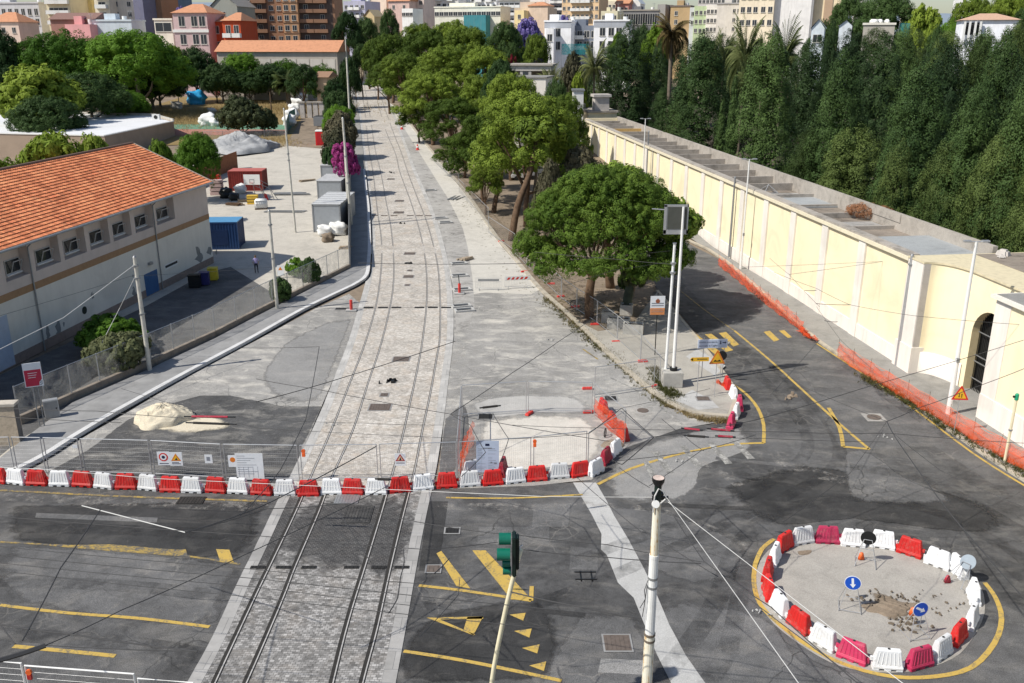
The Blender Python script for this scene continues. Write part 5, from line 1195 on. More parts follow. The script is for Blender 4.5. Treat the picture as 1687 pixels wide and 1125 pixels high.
def tiled(name, parent, x0, x1, ya, za, yb, zb, tw=.27, th=.37, res=4, mat=None):
    """tiled slope from eave (ya, za) up to ridge (yb, zb): rolled columns and stepped courses"""
    L = math.hypot(yb - ya, zb - za); nr = int(L / th); nc = int((x1 - x0) / tw); n = nc * res
    dy, dz = (yb - ya) / L, (zb - za) / L; ny, nz = -dz * (1 if dy > 0 else -1), abs(dy)
    xs_ = np.linspace(x0, x1, n + 1); prof = .035 * np.abs(np.sin(np.pi * np.arange(n + 1) / res)) ; V = []; Fc = []; UV = []
    for r in range(nr):
        for k, (s, lift) in enumerate(((r * L / nr, .05), ((r + 1) * L / nr, .0))):
            for i in range(n + 1):
                q = lift + prof[i] - .02; V.append((xs_[i], ya + dy * s + ny * q, za + dz * s + nz * q))
    W_ = n + 1
    for r in range(nr):
        b = 2 * r * W_
        for i in range(n):
            Fc.append((b + i, b + i + 1, b + W_ + i + 1, b + W_ + i)); UV.append(r)
        if r: 
            for i in range(n): Fc.append((b - W_ + i, b - W_ + i + 1, b + i + 1, b + i)); UV.append(-1)
    me = bpy.data.meshes.new(name); me.from_pydata(V, [], Fc); me.materials.append(mat or TILE)
    ul = me.uv_layers.new(name='UVMap'); vi = np.empty(len(me.loops), np.int32); me.loops.foreach_get('vertex_index', vi)
    co_ = np.array(V); xx = co_[vi, 0]; row = (vi // W_) // 2; fr = (vi // W_) % 2
    uv = np.stack([xx / tw * .26, (row + fr * .98 + .01) * .36], 1).astype(np.float32).ravel(); ul.data.foreach_set('uv', uv)
    me.update(); o = bpy.data.objects.new(name, me); COL.objects.link(o); o.parent = parent; return o
rf = tiled('roof', house, -.35, LEN, .55, EV + .05, -7.2, 11.55)
ob('rear_slope', MB().add([(-.35,-7.2,11.5),(LEN,-7.2,11.5),(LEN,-15,EV),(-.35,-15,EV)], [(0,1,2,3)]), plain('terracotta', (.5,.18,.08,1), .9), rf)
ob('ridge', MB().tube([(-.35,-7.2,11.55),(LEN,-7.2,11.55)], .13, 8), plain('dark ridge tiles', (.20,.13,.10,1), .9, .3), rf)
ob('verge', MB().bar((-.36,.6,EV+.02),(-.36,-7.2,11.52),.16,.18), plain('pale verge', (.42,.36,.3,1), .9, .3), rf)
ob('gutter', MB().tube([(-.3,.60,EV-.04),(LEN,.60,EV-.04)], .09, 8), plain('grey gutter', (.33,.34,.35,1), .5, .2), house)
for (a, b) in (((251, 338), (271, 496)), ((47, 406), (75, 580))):
    x, _ = facL(*b, .09); ob('downpipe', MB().tube([(x,.5,EV-.05),(x,.1,EV-.45),(x,.09,0)], .055, 8), M['galvd'], house)
x0, z1 = facL(258, 443); x1, z0 = facL(243, 500)
d = ob('door', MB().b2(x0, x1, 0, .03, .1, z1), plain('blue door paint', (.04, .12, .28, 1), .5, .2), house); ob('canopy_lamp', MB().box(((x0+x1)/2, .12, z1 + .75), (.5, .24, .22)), M['galvd'], house)
x0, zt = facL(292, 424); x1, zb = facL(272, 447); wn = ob('window', MB().b2(x0, x1, -.05, .02, zb + .1, zt - .15), M['polew'], house); ob('pane', MB().b2(x0 + .1, x1 - .1, 0, .03, zb + .25, zt - .25), M['glass'], wn)
x, z = facL(139, 511); ob('vent', MB().cylx((x, .0, z), .3, .04, (0,1,0), n=20), M['greend'], house)
stc = plain('damp stain', (.26, .26, .25, 1), .9, .3)
rng = np.random.default_rng(4)
for px, py, rx, rz_ in ((97,545,.26,.75),(79,549,.2,.5),(105,534,.12,.14),(328,420,.75,.6),(345,412,.45,.3),(356,415,.2,.3),(152,486,.2,.25),(221,482,.3,.5),(219,455,.1,.1)):
    x, z = facL(px, py); pts = [(x + rx*(1+.35*rng.normal())*math.cos(a), z + rz_*(1+.35*rng.normal())*math.sin(a)) for a in np.linspace(0, 6.0, 13)]
    m_ = MB(); m_.add([(a, .004, b) for a, b in pts], [tuple(range(13))]); ob('plaster_patch', m_, stc, house)
x0, z1 = facL(18, 560); ob('side_door', MB().b2(x0, x0 + 4, 0, .03, .1, 3.6), plain('pale blue shutter', (.42,.48,.58,1), .6, .15), house)
# ------------------------------------------------------------------ LEFT LOW WHITE ROOFED BUILDING
def Wz(px, py, z): return W(px, py, z)
P = [Wz(172,224,6.3), Wz(286,200,6.3), Wz(255,191,6.3), Wz(-40,184,6.3), Wz(-260,214,6.3)]
t = thing('flat_roof_building', 'low beige building with a flat white roof behind the tiled house', 'building', (P[0].x, P[0].y, T(P[0].y)))
loc = [p - Vector(t.location) for p in P]
ob('walls', MB().prism([(p.x, p.y) for p in loc], -1, loc[0].z), plain('beige brown render', (.36,.28,.215,1), .9, .15, .5), t)
ce = sum(loc, Vector()) / 5; ins = [ce + (p - ce) * .97 for p in loc]
ob('roof', MB().prism([(p.x, p.y) for p in ins], loc[0].z + .01, loc[0].z + .05), plain('white roofing', (.66,.67,.69,1), .8, .12, .2), t)
mb = MB(); 
for i in (1, 2, 3): mb.bar(loc[i] + Vector((0,0,.2)), loc[(i+1) % 5] + Vector((0,0,.2)), .3, .5)
ob('parapet', mb, plain('stained parapet', (.5,.48,.44,1), .9, .35, 1), t)
mb = MB(); mb.bar(loc[0] + Vector((0,0,.05)), loc[1] + Vector((0,0,.05)), .22, .16); mb.bar(loc[4] + Vector((0,0,.05)), loc[0] + Vector((0,0,.05)), .22, .16); ob('eave_trim', mb, M['polew'], t)
for px, py in ((37,192),(258,197)):
    q = Wz(px, py, 6.35) - Vector(t.location); a_ = ob('air_unit', MB().box((q.x, q.y, q.z + .5), (1.4, .7, 1.0)), M['polew'], t); ob('fan', MB().cylx((q.x, q.y - .36, q.z + .5), .36, .04, (0,1,0)), M['cap'], a_)
# ------------------------------------------------------------------ YARD OBJECTS
def container(p, L, Wd, Hh, rz, mats, label, cat='container', name='shipping_container', ribs=True, grp=None):
    t = thing(name, label, cat, p, rz, grp); side, roof = mats
    mb = MB().b2(0, L, 0, Wd, .1, Hh - .05); ob('shell', mb, side, t)
    ob('roof', MB().b2(-.04, L + .04, -.04, Wd + .04, Hh - .05, Hh + .06), roof, t)
    mb = MB()
    if ribs:
        for i in range(int(L / .3)): mb.b2(.1 + i*.3, .22 + i*.3, -.04, 0, .2, Hh - .15); mb.b2(.1 + i*.3, .22 + i*.3, Wd, Wd + .04, .2, Hh - .15)
        for i in range(int(Wd / .3)): mb.b2(L, L + .04, .1 + i*.3, .22 + i*.3, .2, Hh - .15); mb.b2(-.04, 0, .1 + i*.3, .22 + i*.3, .2, Hh - .15)
        ob('ribs', mb, side, t)
    fr = MB()
    for x in (0, L):
        for y in (0, Wd): fr.b2(x - .07, x + .07, y - .07, y + .07, 0, Hh)
    for y in (0, Wd): fr.b2(-.07, L + .07, y - .07, y + .07, 0, .14); fr.b2(-.06, L + .06, y - .06, y + .06, Hh - .12, Hh + .02)
    ob('corner_frame', fr, side, t); return t
bluc = plain('shaded blue container', (.02, .055, .15, 1), .5, .2); blur = plain('sunlit blue roof', (.09, .27, .48, 1), .5, .15)  # dark sides and pale roof put shade and sun into the blue
t = container((-35.2, 93.2, 0), 6.4, 2.9, 2.9, R(4), (bluc, blur), 'blue shipping container with shaded sides and a sunlit blue roof at the house corner')
ob('hatch', MB().b2(2.6, 5.4, -.07, -.03, .5, 2.1), plain('navy hatch', (.012,.03,.09,1), .5), t)
redc = plain('rust red container paint', (.24, .035, .028, 1), .6, .25); redr = plain('pinkish red roof', (.42, .12, .10, 1), .7, .2)
p = G(377,316); t = container((p.x, p.y + .5, T(p.y)), 4.5, 3.0, 2.7, R(2), (redc, redr), 'rust red container behind the basketball hoop')
greyc = plain('pale grey cabin panel', (.33, .35, .37, 1), .6, .12); greyr = plain('grey ribbed roof', (.50, .51, .52, 1), .6, .15)
for (px, py, L_c, Hh, lab) in ((517,383,8.5,3.2,'nearest grey site cabin by the hoarding'),(524,331,6.2,2.6,'middle grey site cabin by the hoarding'),(530,303,6.8,2.6,'farthest grey site cabin by the hoarding')):
    p = G(px, py); t = thing('site_cabin', lab, 'site cabin', p, R(-1.5), 'grey site cabins')
    wd = 3.15; ob('shell', MB().b2(0, wd, 0, L_c, .05, Hh), greyc, t); mb = MB()
    for x in (.05, wd - .05): mb.b2(x - .08, x + .08, -.03, .1, 0, Hh)
    mb.b2(0, wd, -.03, .05, Hh - .2, Hh); mb.b2(0, wd, -.03, .05, 0, .18); ob('front_frame', mb, M['galvd'], t)
    mb = MB().b2(-.05, wd + .05, -.05, L_c + .05, Hh, Hh + .06)
    for i in range(6): y = L_c * (i + .5) / 6; mb.b2(-.05, wd + .05, y - .12, y + .12, Hh + .06, Hh + .13)
    ob('roof', mb, greyr, t)
# basketball hoop
p = G(418, 332); t = thing('basketball_hoop', 'mobile basketball hoop with a white backboard and steel truss legs', 'basketball hoop', p)
ob('backboard', MB().b2(-1.05, 1.05, -.03, .03, 2.2, 3.5), M['polew'], t); mb = MB()
for a, b in (((-.3, .08),(.3, .08)),): mb.b2(a[0], b[0], -.045, -.035, 2.4, 2.45); mb.b2(a[0], b[0], -.045, -.035, 2.85, 2.9); mb.b2(-.3, -.25, -.045, -.035, 2.4, 2.9); mb.b2(.25, .3, -.045, -.035, 2.4, 2.9)
ob('target_square', mb, M['galvd'], t); mb = MB()
for s in (-.6, .6):
    mb.tube([(s,.1,2.4),(s + 1.4,.9,1.6),(s + 2.3,1.2,0)], .04, 6); mb.tube([(s,.1,3.0),(s + 1.2,.9,2.1),(s + 1.8,1.2,0)], .04, 6); mb.tube([(s+.6,.5,2.3),(s+.7,.5,0)], .04, 6)
mb.tube([(-.1,.6,.05),(3,1.3,.05)], .04, 6); mb.tube([(0,.6,1.2),(2.4,1.2,1.2)], .03, 6); ob('truss', mb, M['galvd'], t)
n_ = 16; mb = MB().tube([(.22*math.cos(a), -.3 + .22*math.sin(a), 2.45) for a in np.linspace(0, 6.283, n_)], .015, 5, cap=False); ob('ring', mb, M['signred'], t)
p = G(431, 344); t = thing('liquid_tank', 'white caged liquid tank on a pallet in the yard', 'tank', p, R(10)); ob('tank', MB().box((0,0,.7),(1.5,1.2,1.1)), M['polew'], t, True, .12, 3)
mb = MB()
for i in range(7): mb.tube([(-.75+.25*i,-.62,.1),(-.75+.25*i,-.62,1.25)], .015, 4)
for z in (.3,.7,1.1): mb.tube([(-.77,-.62,z),(.77,-.62,z)], .015, 4)
ob('cage', mb, M['galv'], t); ob('pallet', MB().box((0,0,.07),(1.5,1.2,.13)), M['bark'], t)
p = G(416, 337); t = thing('site_box', 'yellow tool crate behind the white tank', 'crate', p, R(5)); ob('crate', MB().box((0,.4,.55),(1.3,.9,1.05)), plain('yellow paint', (.72,.46,.06,1), .6), t, False, .03); ob('lid', MB().box((0,.4,1.11),(1.38,.98,.07)), plain('yellow lid', (.6,.4,.06,1), .6), t)
for k in range(2): ob('rail', MB().box((0,-.06,.35+.35*k),(1.3,.03,.06)), M['black'], t)
barrier('red', G(438, 329), R(-60), 'red barrier stored beside the white tank in the yard', 'stored barriers')
p = G(357, 322); t = thing('brick_stack', 'stack of pinkish bricks on pallets beside the house corner', 'brick stack', p, R(5)); pk = plain('pinkish brick', (.52,.38,.36,1), .9, .3, 6)
for k in range(4): ob('brick_layer', MB().box((0,.5,.25 + k*.52),(1.7 - .05*k,1.1,.42)), pk, t, False, .03); ob('pallet', MB().box((0,.5,.05 + k*.52),(1.6,1.0,.07)), M['bark'], t)
p = G(352, 300); t = thing('barrier_stack', 'bright red plastic barriers stacked beyond the brick stack', 'barrier stack', p); 
for k in range(3): ob('barrier', MB().box((-.2 + .5*k, 0, .55),(.45,1.2,1.1), taper=.8), M['bred'], t, False, .04)
def pile(px, py, lab, kind, n, L, mat, rz=0, seed=0):
    rng = np.random.default_rng(seed); p = G(px, py, .04); t = thing(kind, lab, kind.replace('_', ' '), p, rz)
    for i in range(n):
        w_ = rng.uniform(.12, .24); a = (rng.normal(0, .1), .28*(i % 4) + rng.normal(0, .05), .08 + .16*(i//4)); ob(kind.split('_')[0], MB().bar(a, (a[0] + L*rng.uniform(.8, 1.05), a[1] + rng.normal(0, .12), a[2]), w_, .1), M[mat] if isinstance(mat, str) else mat, t)
wood = plain('grey timber', (.38,.31,.23,1), .9, .3, 3)
pile(452, 322, 'bundle of grey steel rods lying behind the hoop', 'rod_bundle', 8, 4.5, 'galvd', .1, 1); pile(392, 333, 'timber planks lying beside the black sacks', 'plank_pile', 8, 2.6, wood, .3, 2); pile(438, 350, 'low rack of steel bars in front of the white tank', 'bar_rack', 5, 5.0, 'galvd', -.02, 3); pile(372, 338, 'planks and scrap by the house corner', 'scrap_pile', 7, 2.2, 'bark', -.2, 4); pile(496, 300, 'timber stacked near the middle of the yard', 'timber_stack', 6, 2.4, wood, .6, 5)
pile(748, 330, 'steel bars lying on the concrete lane edge', 'bar_pile', 4, 3.0, 'galvd', 1.2, 6); pile(764, 430, 'timber boards in the rubble trench', 'board_pile', 5, 1.6, wood, .9, 7); pile(560, 410, 'boards leaning flat beside the debris sack', 'board_heap', 5, 1.5, wood, .2, 8)
def bag(px, py, s, label, mat='polew', seed=0, name='rubble_bag', cat='bag', z=0):
    rng = np.random.default_rng(seed); p = G(px, py); bm = bmesh.new(); bmesh.ops.create_icosphere(bm, subdivisions=3, radius=1)
    for v in bm.verts:
        c = v.co; k = max(abs(c.x), abs(c.y), abs(c.z)); q = c / k * .55 + c * .45
        f = 1 + .16 * math.sin(5*c.x + seed) * math.cos(4*c.y - seed) + .12 * math.sin(7*c.z + 2*c.x + seed) + rng.normal(0, .035)
        v.co = Vector((q.x * f, q.y * f, max(-.75, q.z * f * .85))) * s; v.co.z += .75 * s
    me = bpy.data.meshes.new(name); bm.to_mesh(me); bm.free(); me.materials.append(M[mat] if isinstance(mat, str) else mat)
    me.polygons.foreach_set('use_smooth', [True]*len(me.polygons)); o = bpy.data.objects.new(name, me); COL.objects.link(o); o.location = p + Vector((0,0,z)); return tag(o, label, cat)
bag(397, 318, .75, 'slumped white rubble bag by the red container', seed=1); bag(374, 326, .8, 'black rubbish bag heap beside the brick stack', 'black', 2); bag(386, 330, .6, 'black sack beside the black heap', 'black', 3)
bag(536, 388, .75, 'white sack lying before the nearest cabin', seed=4); bag(559, 386, .9, 'tall white sack leaning on the hoarding', seed=5); bag(541, 398, .6, 'brown debris sack before the white sacks', 'dirt', 6)
for i, (x, y, s) in enumerate([(498,168,1.5),(492,178,1.5),(487,187,1.4),(482,197,1.4),(478,207,1.3)]): bag(x, y, s, ['farthest white sack of the row along the yard track','second farthest white sack of the row along the yard track','middle white sack of the row along the yard track','second nearest white sack of the row along the yard track','nearest white sack of the row along the yard track'][i], seed=10+i)
for i, (x, y, s) in enumerate([(345,207,1.5),(357,208,1.1),(335,205,.9),(292,180,1.2),(350,188,.9),(375,188,1.0)]): bag(x, y, s, ['big pale rubble sack in the dry field','pale rubble sack right of the big one in the dry field','pale rubble lump left of the big sack in the dry field','pale rock left of the blue tarpaulin','pale rock in front of the blue tarpaulin','pale rock right of the blue tarpaulin'][i], seed=20+i, mat=M['site_pale'] if i > 2 else 'polew')
bag(325, 172, 2.2, 'bright blue tarpaulin over a heap in the dry field', plain('blue tarpaulin', (.03,.33,.62,1), .5, .2), 31, 'tarpaulin', 'tarpaulin')
for (x, y, m, lab) in ((322,474,'black','black wheeled bin against the house wall'),(338,470,plain('indigo bin', (.03,.03,.14,1), .5),'dark blue wheeled bin against the house wall'),(352,462,plain('yellow bin', (.62,.5,.04,1), .5),'yellow wheeled bin at the house corner')):
    p = G(x, y); t = thing('wheeled_bin', lab, 'bin', p, R(8)); mm = M[m] if isinstance(m, str) else m; sc_b = 1.0 if m != 'black' else 1.2
    bdy = MB().box((0,0,.62),(.85*sc_b,.7,1.05)); ob('body', bdy, mm, t, False, .04); ob('lid', MB().box((0,-.02,1.19),(.92*sc_b,.8,.09)), mm, t, False, .03)
    for s in (-.3,.3): ob('wheel', MB().cylx((s,.3,.1), .1, .08, (1,0,0), n=12), M['cap'], t)
p = G(527, 240); t = thing('portable_toilet', 'red portable toilet with a white roof by the hedge', 'portable toilet', p, R(3)); ob('cabin', MB().box((0,.7,1.25),(1.4,1.5,2.5)), plain('bright red cabin', (.62,.02,.02,1), .5), t, False, .04); ob('roof', MB().box((0,.7,2.6),(1.5,1.6,.22), taper=.9), M['polew'], t, False, .03); ob('door', MB().box((0,-.06,1.2),(.9,.03,2.0)), plain('deep red door', (.45,.015,.02,1), .5), t)
p = G(527, 208); t = thing('skip', 'dark grey skip behind the red toilet', 'skip', p); ob('body', MB().box((0,1.2,1.0),(2.4,3,1.9)), M['galvd'], t, False, .03); ob('opening', MB().box((0,1.2,1.98),(2.1,2.7,.06)), M['cap'], t)
p = G(200, 190); t = thing('mini_excavator', 'small red digger with a pale canopy beyond the white roof', 'digger', (p.x, p.y, p.z + 1.0), R(15)); ob('body', MB().box((0,0,1.0),(2.6,1.8,1.3)), plain('digger red', (.42,.02,.04,1), .5), t, False, .1); ob('canopy', MB().box((.4,0,3.0),(2.2,1.8,.15)), M['strip_conc'], t); mb = MB()
for s in (-.5,1.2):
    for y in (-.7,.7): mb.tube([(s,y,1.5),(s,y,3.0)], .05, 5)
ob('canopy_posts', mb, M['black'], t); ob('boom', MB().bar((-1.2,0,1.4),(-3.2,0,2.2),.3,.35), plain('digger red arm', (.42,.02,.04,1), .5), t); ob('tracks', MB().box((0,0,.0),(2.6,2.0,.7)), M['black'], t, False, .15)
# green screen, court fence, rusty hoarding
def slab_fence(pts, h, label, mat, post=None, step=2.5, th=.05, name='boundary_fence', cat='fence', z0=0.0, wallh=0, wallm=None, rail=True):
    Pw = pts; t = thing(name, label, cat, Pw[0]); o = Vector(Pw[0])
    for a, b in zip(Pw, Pw[1:]):
        a, b = Vector(a) - o, Vector(b) - o; L = (b - a).length; n = max(1, round(L / step)); mb = MB(); d = (b - a) / L; nn = Vector((-d.y, d.x, 0)) * th / 2
        lo, hi = Vector((0,0,z0 + wallh)), Vector((0,0,z0 + h))
        mb.add([a - nn + lo, b - nn + lo, b + nn + lo, a + nn + lo, a - nn + hi, b - nn + hi, b + nn + hi, a + nn + hi], [(0,1,5,4),(2,3,7,6),(4,5,6,7),(1,2,6,5),(3,0,4,7)]); ob('infill', mb, mat, t)
        if wallh: ob('low_wall', MB().bar(a + Vector((0,0,z0 + wallh/2 - .1)), b + Vector((0,0,z0 + wallh/2 - .1)), .28, wallh + .2), wallm, t)
        for i in range(n + 1):
            q = a + d * (L * i / n)
            if post: ob('post', MB().tube([q + Vector((0,0,z0)) - nn*1.2, q + Vector((0,0,z0 + h + .05)) - nn*1.2], .035, 6), post, t)
        if post and rail: ob('rail', MB().tube([a + hi, b + hi], .025, 5), post, t)
    return t
slab_fence([G(473,222), G(478,205), G(487,200)], 2.6, 'green screen fence at the corner of the sports court', plain('green screen', (.08,.25,.20,1), .8), M['galvd'])
slab_fence([G(335,231), G(400,230), G(472,228)], 1.6, 'thin wire fence along the sports court', M['greynet'], M['galvd'], 4)
slab_fence([G(300,318), G(345,296), G(392,277)], 2.6, 'rusty brown hoarding behind the red container', plain('rusty hoarding', (.30,.12,.06,1), .9, .3), None)
wallm = plain('rough low wall', (.27,.23,.19,1), .9, .4, 2)
FL = [G(*q) for q in ((33,700),(120,661),(250,604),(355,556),(422,521),(500,482),(576,444))]
FL = [Vector((p.x, p.y, 0)) for p in FL]
for i, (a, b) in enumerate(zip(FL, FL[1:])):
    slab_fence([a, b], 2.35, ['grey wire mesh fence on a low wall, nearest bay beside the crimson notice board','grey wire mesh fence bay behind the big grey bush','grey wire mesh fence bay right of the nearest pale pole','grey wire mesh fence bay before the blue container','grey wire mesh fence bay at the ivy bush','grey wire mesh fence bay ending at the hoarding'][i], M['greynet'], M['galv'], 2.4, .04, wallh=.55, wallm=wallm)
slab_fence([G(577,444), G(577,400), G(577,350), G(577,300), G(575,262)], 2.7, 'dark hoarding with tall posts between the cabins and the track pavement', plain('dark weathered boards', (.10,.095,.085,1), .9, .4), M['galvd'], 2.2, .08)
p = G(34, 735); t = thing('masonry_pillar', 'short rendered brick wall end at the left edge of the photo', 'wall', p, R(6))
ob('wall', MB().b2(-6, 0, 0, .5, 0, 2.35), plain('sandy brick', (.50,.42,.32,1), .9, .3, 5, bump=.5, bscale=9), t); ob('coping', MB().b2(-6, .08, -.08, .58, 2.35, 2.5), plain('coping', (.5,.46,.4,1), .9, .3), t); ob('end_face', MB().b2(.005, .03, .02, .48, 0, 2.33), plain('dark end render', (.16,.15,.14,1), .9, .3), t)  # end face coloured darker than the rest of the wall
p = G(88, 692, .1); t = thing('utility_cabinet', 'grey utility cabinet on the left pavement', 'cabinet', p, R(30)); ob('box', MB().box((0,.2,.65),(.8,.4,1.15)), M['galv'], t, False, .02); ob('door', MB().box((0,-.015,.65),(.7,.02,1.0)), M['galvd'], t); ob('lock', MB().box((.25,-.03,.7),(.06,.02,.1)), M['black'], t)
for (x, y, lab) in ((462,445,'white warning notice on the yard fence, left one'),(480,441,'white warning notice on the yard fence, right one'),(535,443,'small round white notice on the yard fence')):
    q = onplane(x, y, FL[4] + Vector((.05,-.08,0)), Vector((.75,-.66,0))); q = A(x, y, 81.5 if x < 500 else 86.5)
    t = thing('fence_notice', lab, 'notice', q)
    if x < 500:
        ob('board', MB().b2(-.3,.3,-.01,.01,-.5,.45), M['signwhite'], t); mb = MB(); poly_plate([(-.2,0),(.2,0),(0,.35)], -.014, mb); ob('triangle', mb, M['signorb'], t)
    else: ob('board', MB().cylx((0,0,0), .3, .02, (0,1,0)), M['signwhite'], t)
# cars glimpsed under the pines
def car(p, rz, col, label):
    t = thing('parked_car', label, 'car', p, rz); mb = MB()
    prof = [(-2.0,.35),(-2.05,.7),(-1.9,.92),(-1.2,1.0),(-.75,1.42),(.7,1.45),(1.35,1.05),(1.95,.9),(2.05,.55),(1.95,.3)]
    v = [(x, -.82, z) for x, z in prof] + [(x, .82, z) for x, z in prof]; n = len(prof)
    mb.add(v, [tuple(range(n)), tuple(range(n, 2*n))[::-1]] + [((i+1) % n, i, n+i, n+(i+1) % n) for i in range(n)]); ob('body', mb, col, t, False, .06)
    ob('windows', MB().add([(-1.1,-.835,1.0),(1.2,-.835,1.0),(.65,-.835,1.38),(-.7,-.835,1.38)], [(0,1,2,3)]), M['glass'], t); ob('windscreen', MB().add([(-1.18,-.7,1.03),(-1.18,.7,1.03),(-.78,.6,1.40),(-.78,-.6,1.40)], [(3,2,1,0)]), M['glass'], t)
    for x in (-1.25,1.25):
        for y in (-.8,.8): ob('wheel', MB().cylx((x,y,.31), .31, .2, (0,1,0), n=16), M['black'], t)
carw = plain('white car paint', (.6,.6,.6,1), .3, .05, 1, .6)
car(G(862,295,.03), R(15), carw, 'white car parked under the pines, just right of the leaning trunk')
car(G(880,288,.03), R(15), plain('silver car paint', (.4,.41,.42,1), .3, .05, 1, .6), 'silver car parked behind the white one under the pines')
# concrete planters under the stone pine
for i, (x, y, L, lab) in enumerate([(1042,553,1.5,'nearest long concrete planter under the stone pine'),(1018,543,1.7,'middle concrete planter under the stone pine'),(1000,532,.9,'small concrete planter left of the long ones'),(1031,520,1.0,'concrete planter with a shrub at the back of the group')]):
    p = G(x, y, .05); t = thing('concrete_planter', lab, 'planter', p, R(-12)); mb = MB(); h_ = .85
    for a, b, c, d in ((-L/2,L/2,0,.1),(-L/2,L/2,.75,.85),(-L/2,-L/2+.1,.1,.75),(L/2-.1,L/2,.1,.75)): mb.b2(a,b,c,d,0,h_)
    ob('box', mb, M['conc_block'], t); ob('soil', MB().b2(-L/2+.1,L/2-.1,.1,.75,.5,h_-.12), M['soil'], t)
t = thing('bicycle_wheel', 'lone bicycle wheel leaning on the verge fence', 'wheel', G(945,500,.32), R(20)); mb = MB().tube([(.28*math.cos(a), 0, .28*math.sin(a)) for a in np.linspace(0, 6.283, 20)], .025, 6, cap=False); ob('tyre', mb, M['black'], t); mb = MB()
for a in np.linspace(0, 3.14, 6)[:-1]: mb.tube([(.28*math.cos(a),0,.28*math.sin(a)),(-.28*math.cos(a),0,-.28*math.sin(a))], .004, 3)
ob('spokes', mb, M['galv'], t)
t = thing('loose_tyre', 'dark tyre lying against the red barriers of the pit', 'tyre', G(997,713,.24), R(70)); mb = MB().tube([(.2*math.cos(a), 0, .24*math.sin(a)) for a in np.linspace(0, 6.283, 20)], .035, 6, cap=False); ob('ring', mb, M['black'], t)
# ------------------------------------------------------------------ CEMETERY WALL BUILDING (right)
w0 = Vector((26.2, 58, 0)); wd = Vector((13.1 - 26.2, 165 - 58, 0)); WL = wd.length; wd.normalize(); rzW = math.atan2(wd.y, wd.x); wn_ = Vector((wd.y, -wd.x, 0))
cem = thing('cemetery_wall', 'long pale yellow burial wall with white pilasters and an open compartment roof', 'wall', w0, rzW)
# local x along the wall away from camera, local y = left of that direction (street side is +y), so depth runs to -y
yel = plaster('pale yellow render', (.88, .785, .545, 1), .85, .10, (.62, .52, .34)); wht = plaster('whitewashed stone', (.78, .74, .68, 1), .9, .3, (.45, .42, .38)); stone = plain('greyish limestone', (.50, .47, .44, 1), .9, .25, 1.5)
roofm = concrete('weathered roof screed', .24, (1, .86, .72), .6); roofg = concrete('grey roof felt', .34, (.95, 1, 1.02), .25); par = concrete('mottled parapet', .36, (1, .92, .82), .5); ochre = plain('ochre render', (.60, .40, .16, 1), .9, .2)
DEP, HW = 6.0, 7.5
ob('front_wall', MB().b2(0, WL, -.4, 0, -1, HW), yel, cem); ob('rear_wall', MB().b2(0, WL, -DEP, -DEP + .35, -1, HW + .55), par, cem); ob('end_wall', MB().b2(WL - .4, WL, -DEP, 0, -1, HW + .3), yel, cem)
ob('base_course', MB().b2(0, WL, 0, .10, -1, 1.15), wht, cem)
def wx(px, py, z=HW): q = W(px, py, z) - w0; return q.dot(wd)
pil = sorted([wx(1307,343), wx(1358,366), wx(1420,391)]); st_ = (pil[-1] - pil[0]) / 2; x = pil[0]; k = 0
while x < WL - 1:
    ob('pilaster', MB().b2(x - .5, x + .5, 0, .16, 0, HW - .25), wht, cem); x += st_; k += 1
ob('cornice', MB().b2(-.1, WL, -.1, .28, HW - .22, HW + .04), plain('pale cornice', (.72,.66,.5,1), .85, .15), cem); ob('coping', MB().b2(-.1, WL, -.5, .2, HW + .04, HW + .2), par, cem)
slab_z = HW - .75
ob('roof_slab', MB().b2(0, WL, -DEP + .35, -.4, slab_z - .3, slab_z), roofm, cem)
ob('felt_strip', MB().b2(.6, 7.5, -DEP + .35, -.4, slab_z + .2, slab_z + .5), roofg, cem); ob('felt_strip', MB().b2(22, 29, -DEP + .35, -.4, slab_z + .01, slab_z + .15), roofg, cem)
xx = 7.5; i = 0; random.seed(11)
while xx < WL - 2:
    hgt = .62 if xx > 30 else (.2 if i % 2 else .35)
    ob('partition', MB().b2(xx - .12, xx + .12, -DEP + .35, -.5, slab_z, slab_z + hgt + .1), ochre if 84 < xx < 96 and i % 2 else par, cem)
    if i % 3 == 1: ob('screed_patch', MB().b2(xx + .3, xx + 3, -DEP + .6, -1.0, slab_z, slab_z + .05), M['trench'], cem)
    xx += 4.9; i += 1
mb = MB(); xs0 = 26.5 - 10; 
for a, b in (((20,-2),(21.6,-2)),((20,-3.4),(21.6,-3.4)),((20,-2),(20,-3.4)),((21.6,-2),(21.6,-3.4))): mb.bar((a[0]+10,a[1],slab_z+.1),(b[0]+10,b[1],slab_z+.1),.06,.06)
for a in ((30,-2),(31.6,-2),(30,-3.4),(31.6,-3.4)): mb.bar((a[0],a[1],slab_z+.1),(30.8,-2.7,slab_z+.8),.05,.05)
ob('skylight_frame', mb, M['galv'], cem)
ob('white_patch', MB().b2(11.5, 17, -DEP + .34, -DEP + .42, HW - .1, HW + .56), par, cem)
for px_, z in ((1301,200),):
    pass
xq = 30.5
for q in (WL - 45, WL - 12): ob('downpipe', MB().tube([(q,.1,0),(q,.1,HW)], .06, 6), M['galv'], cem)
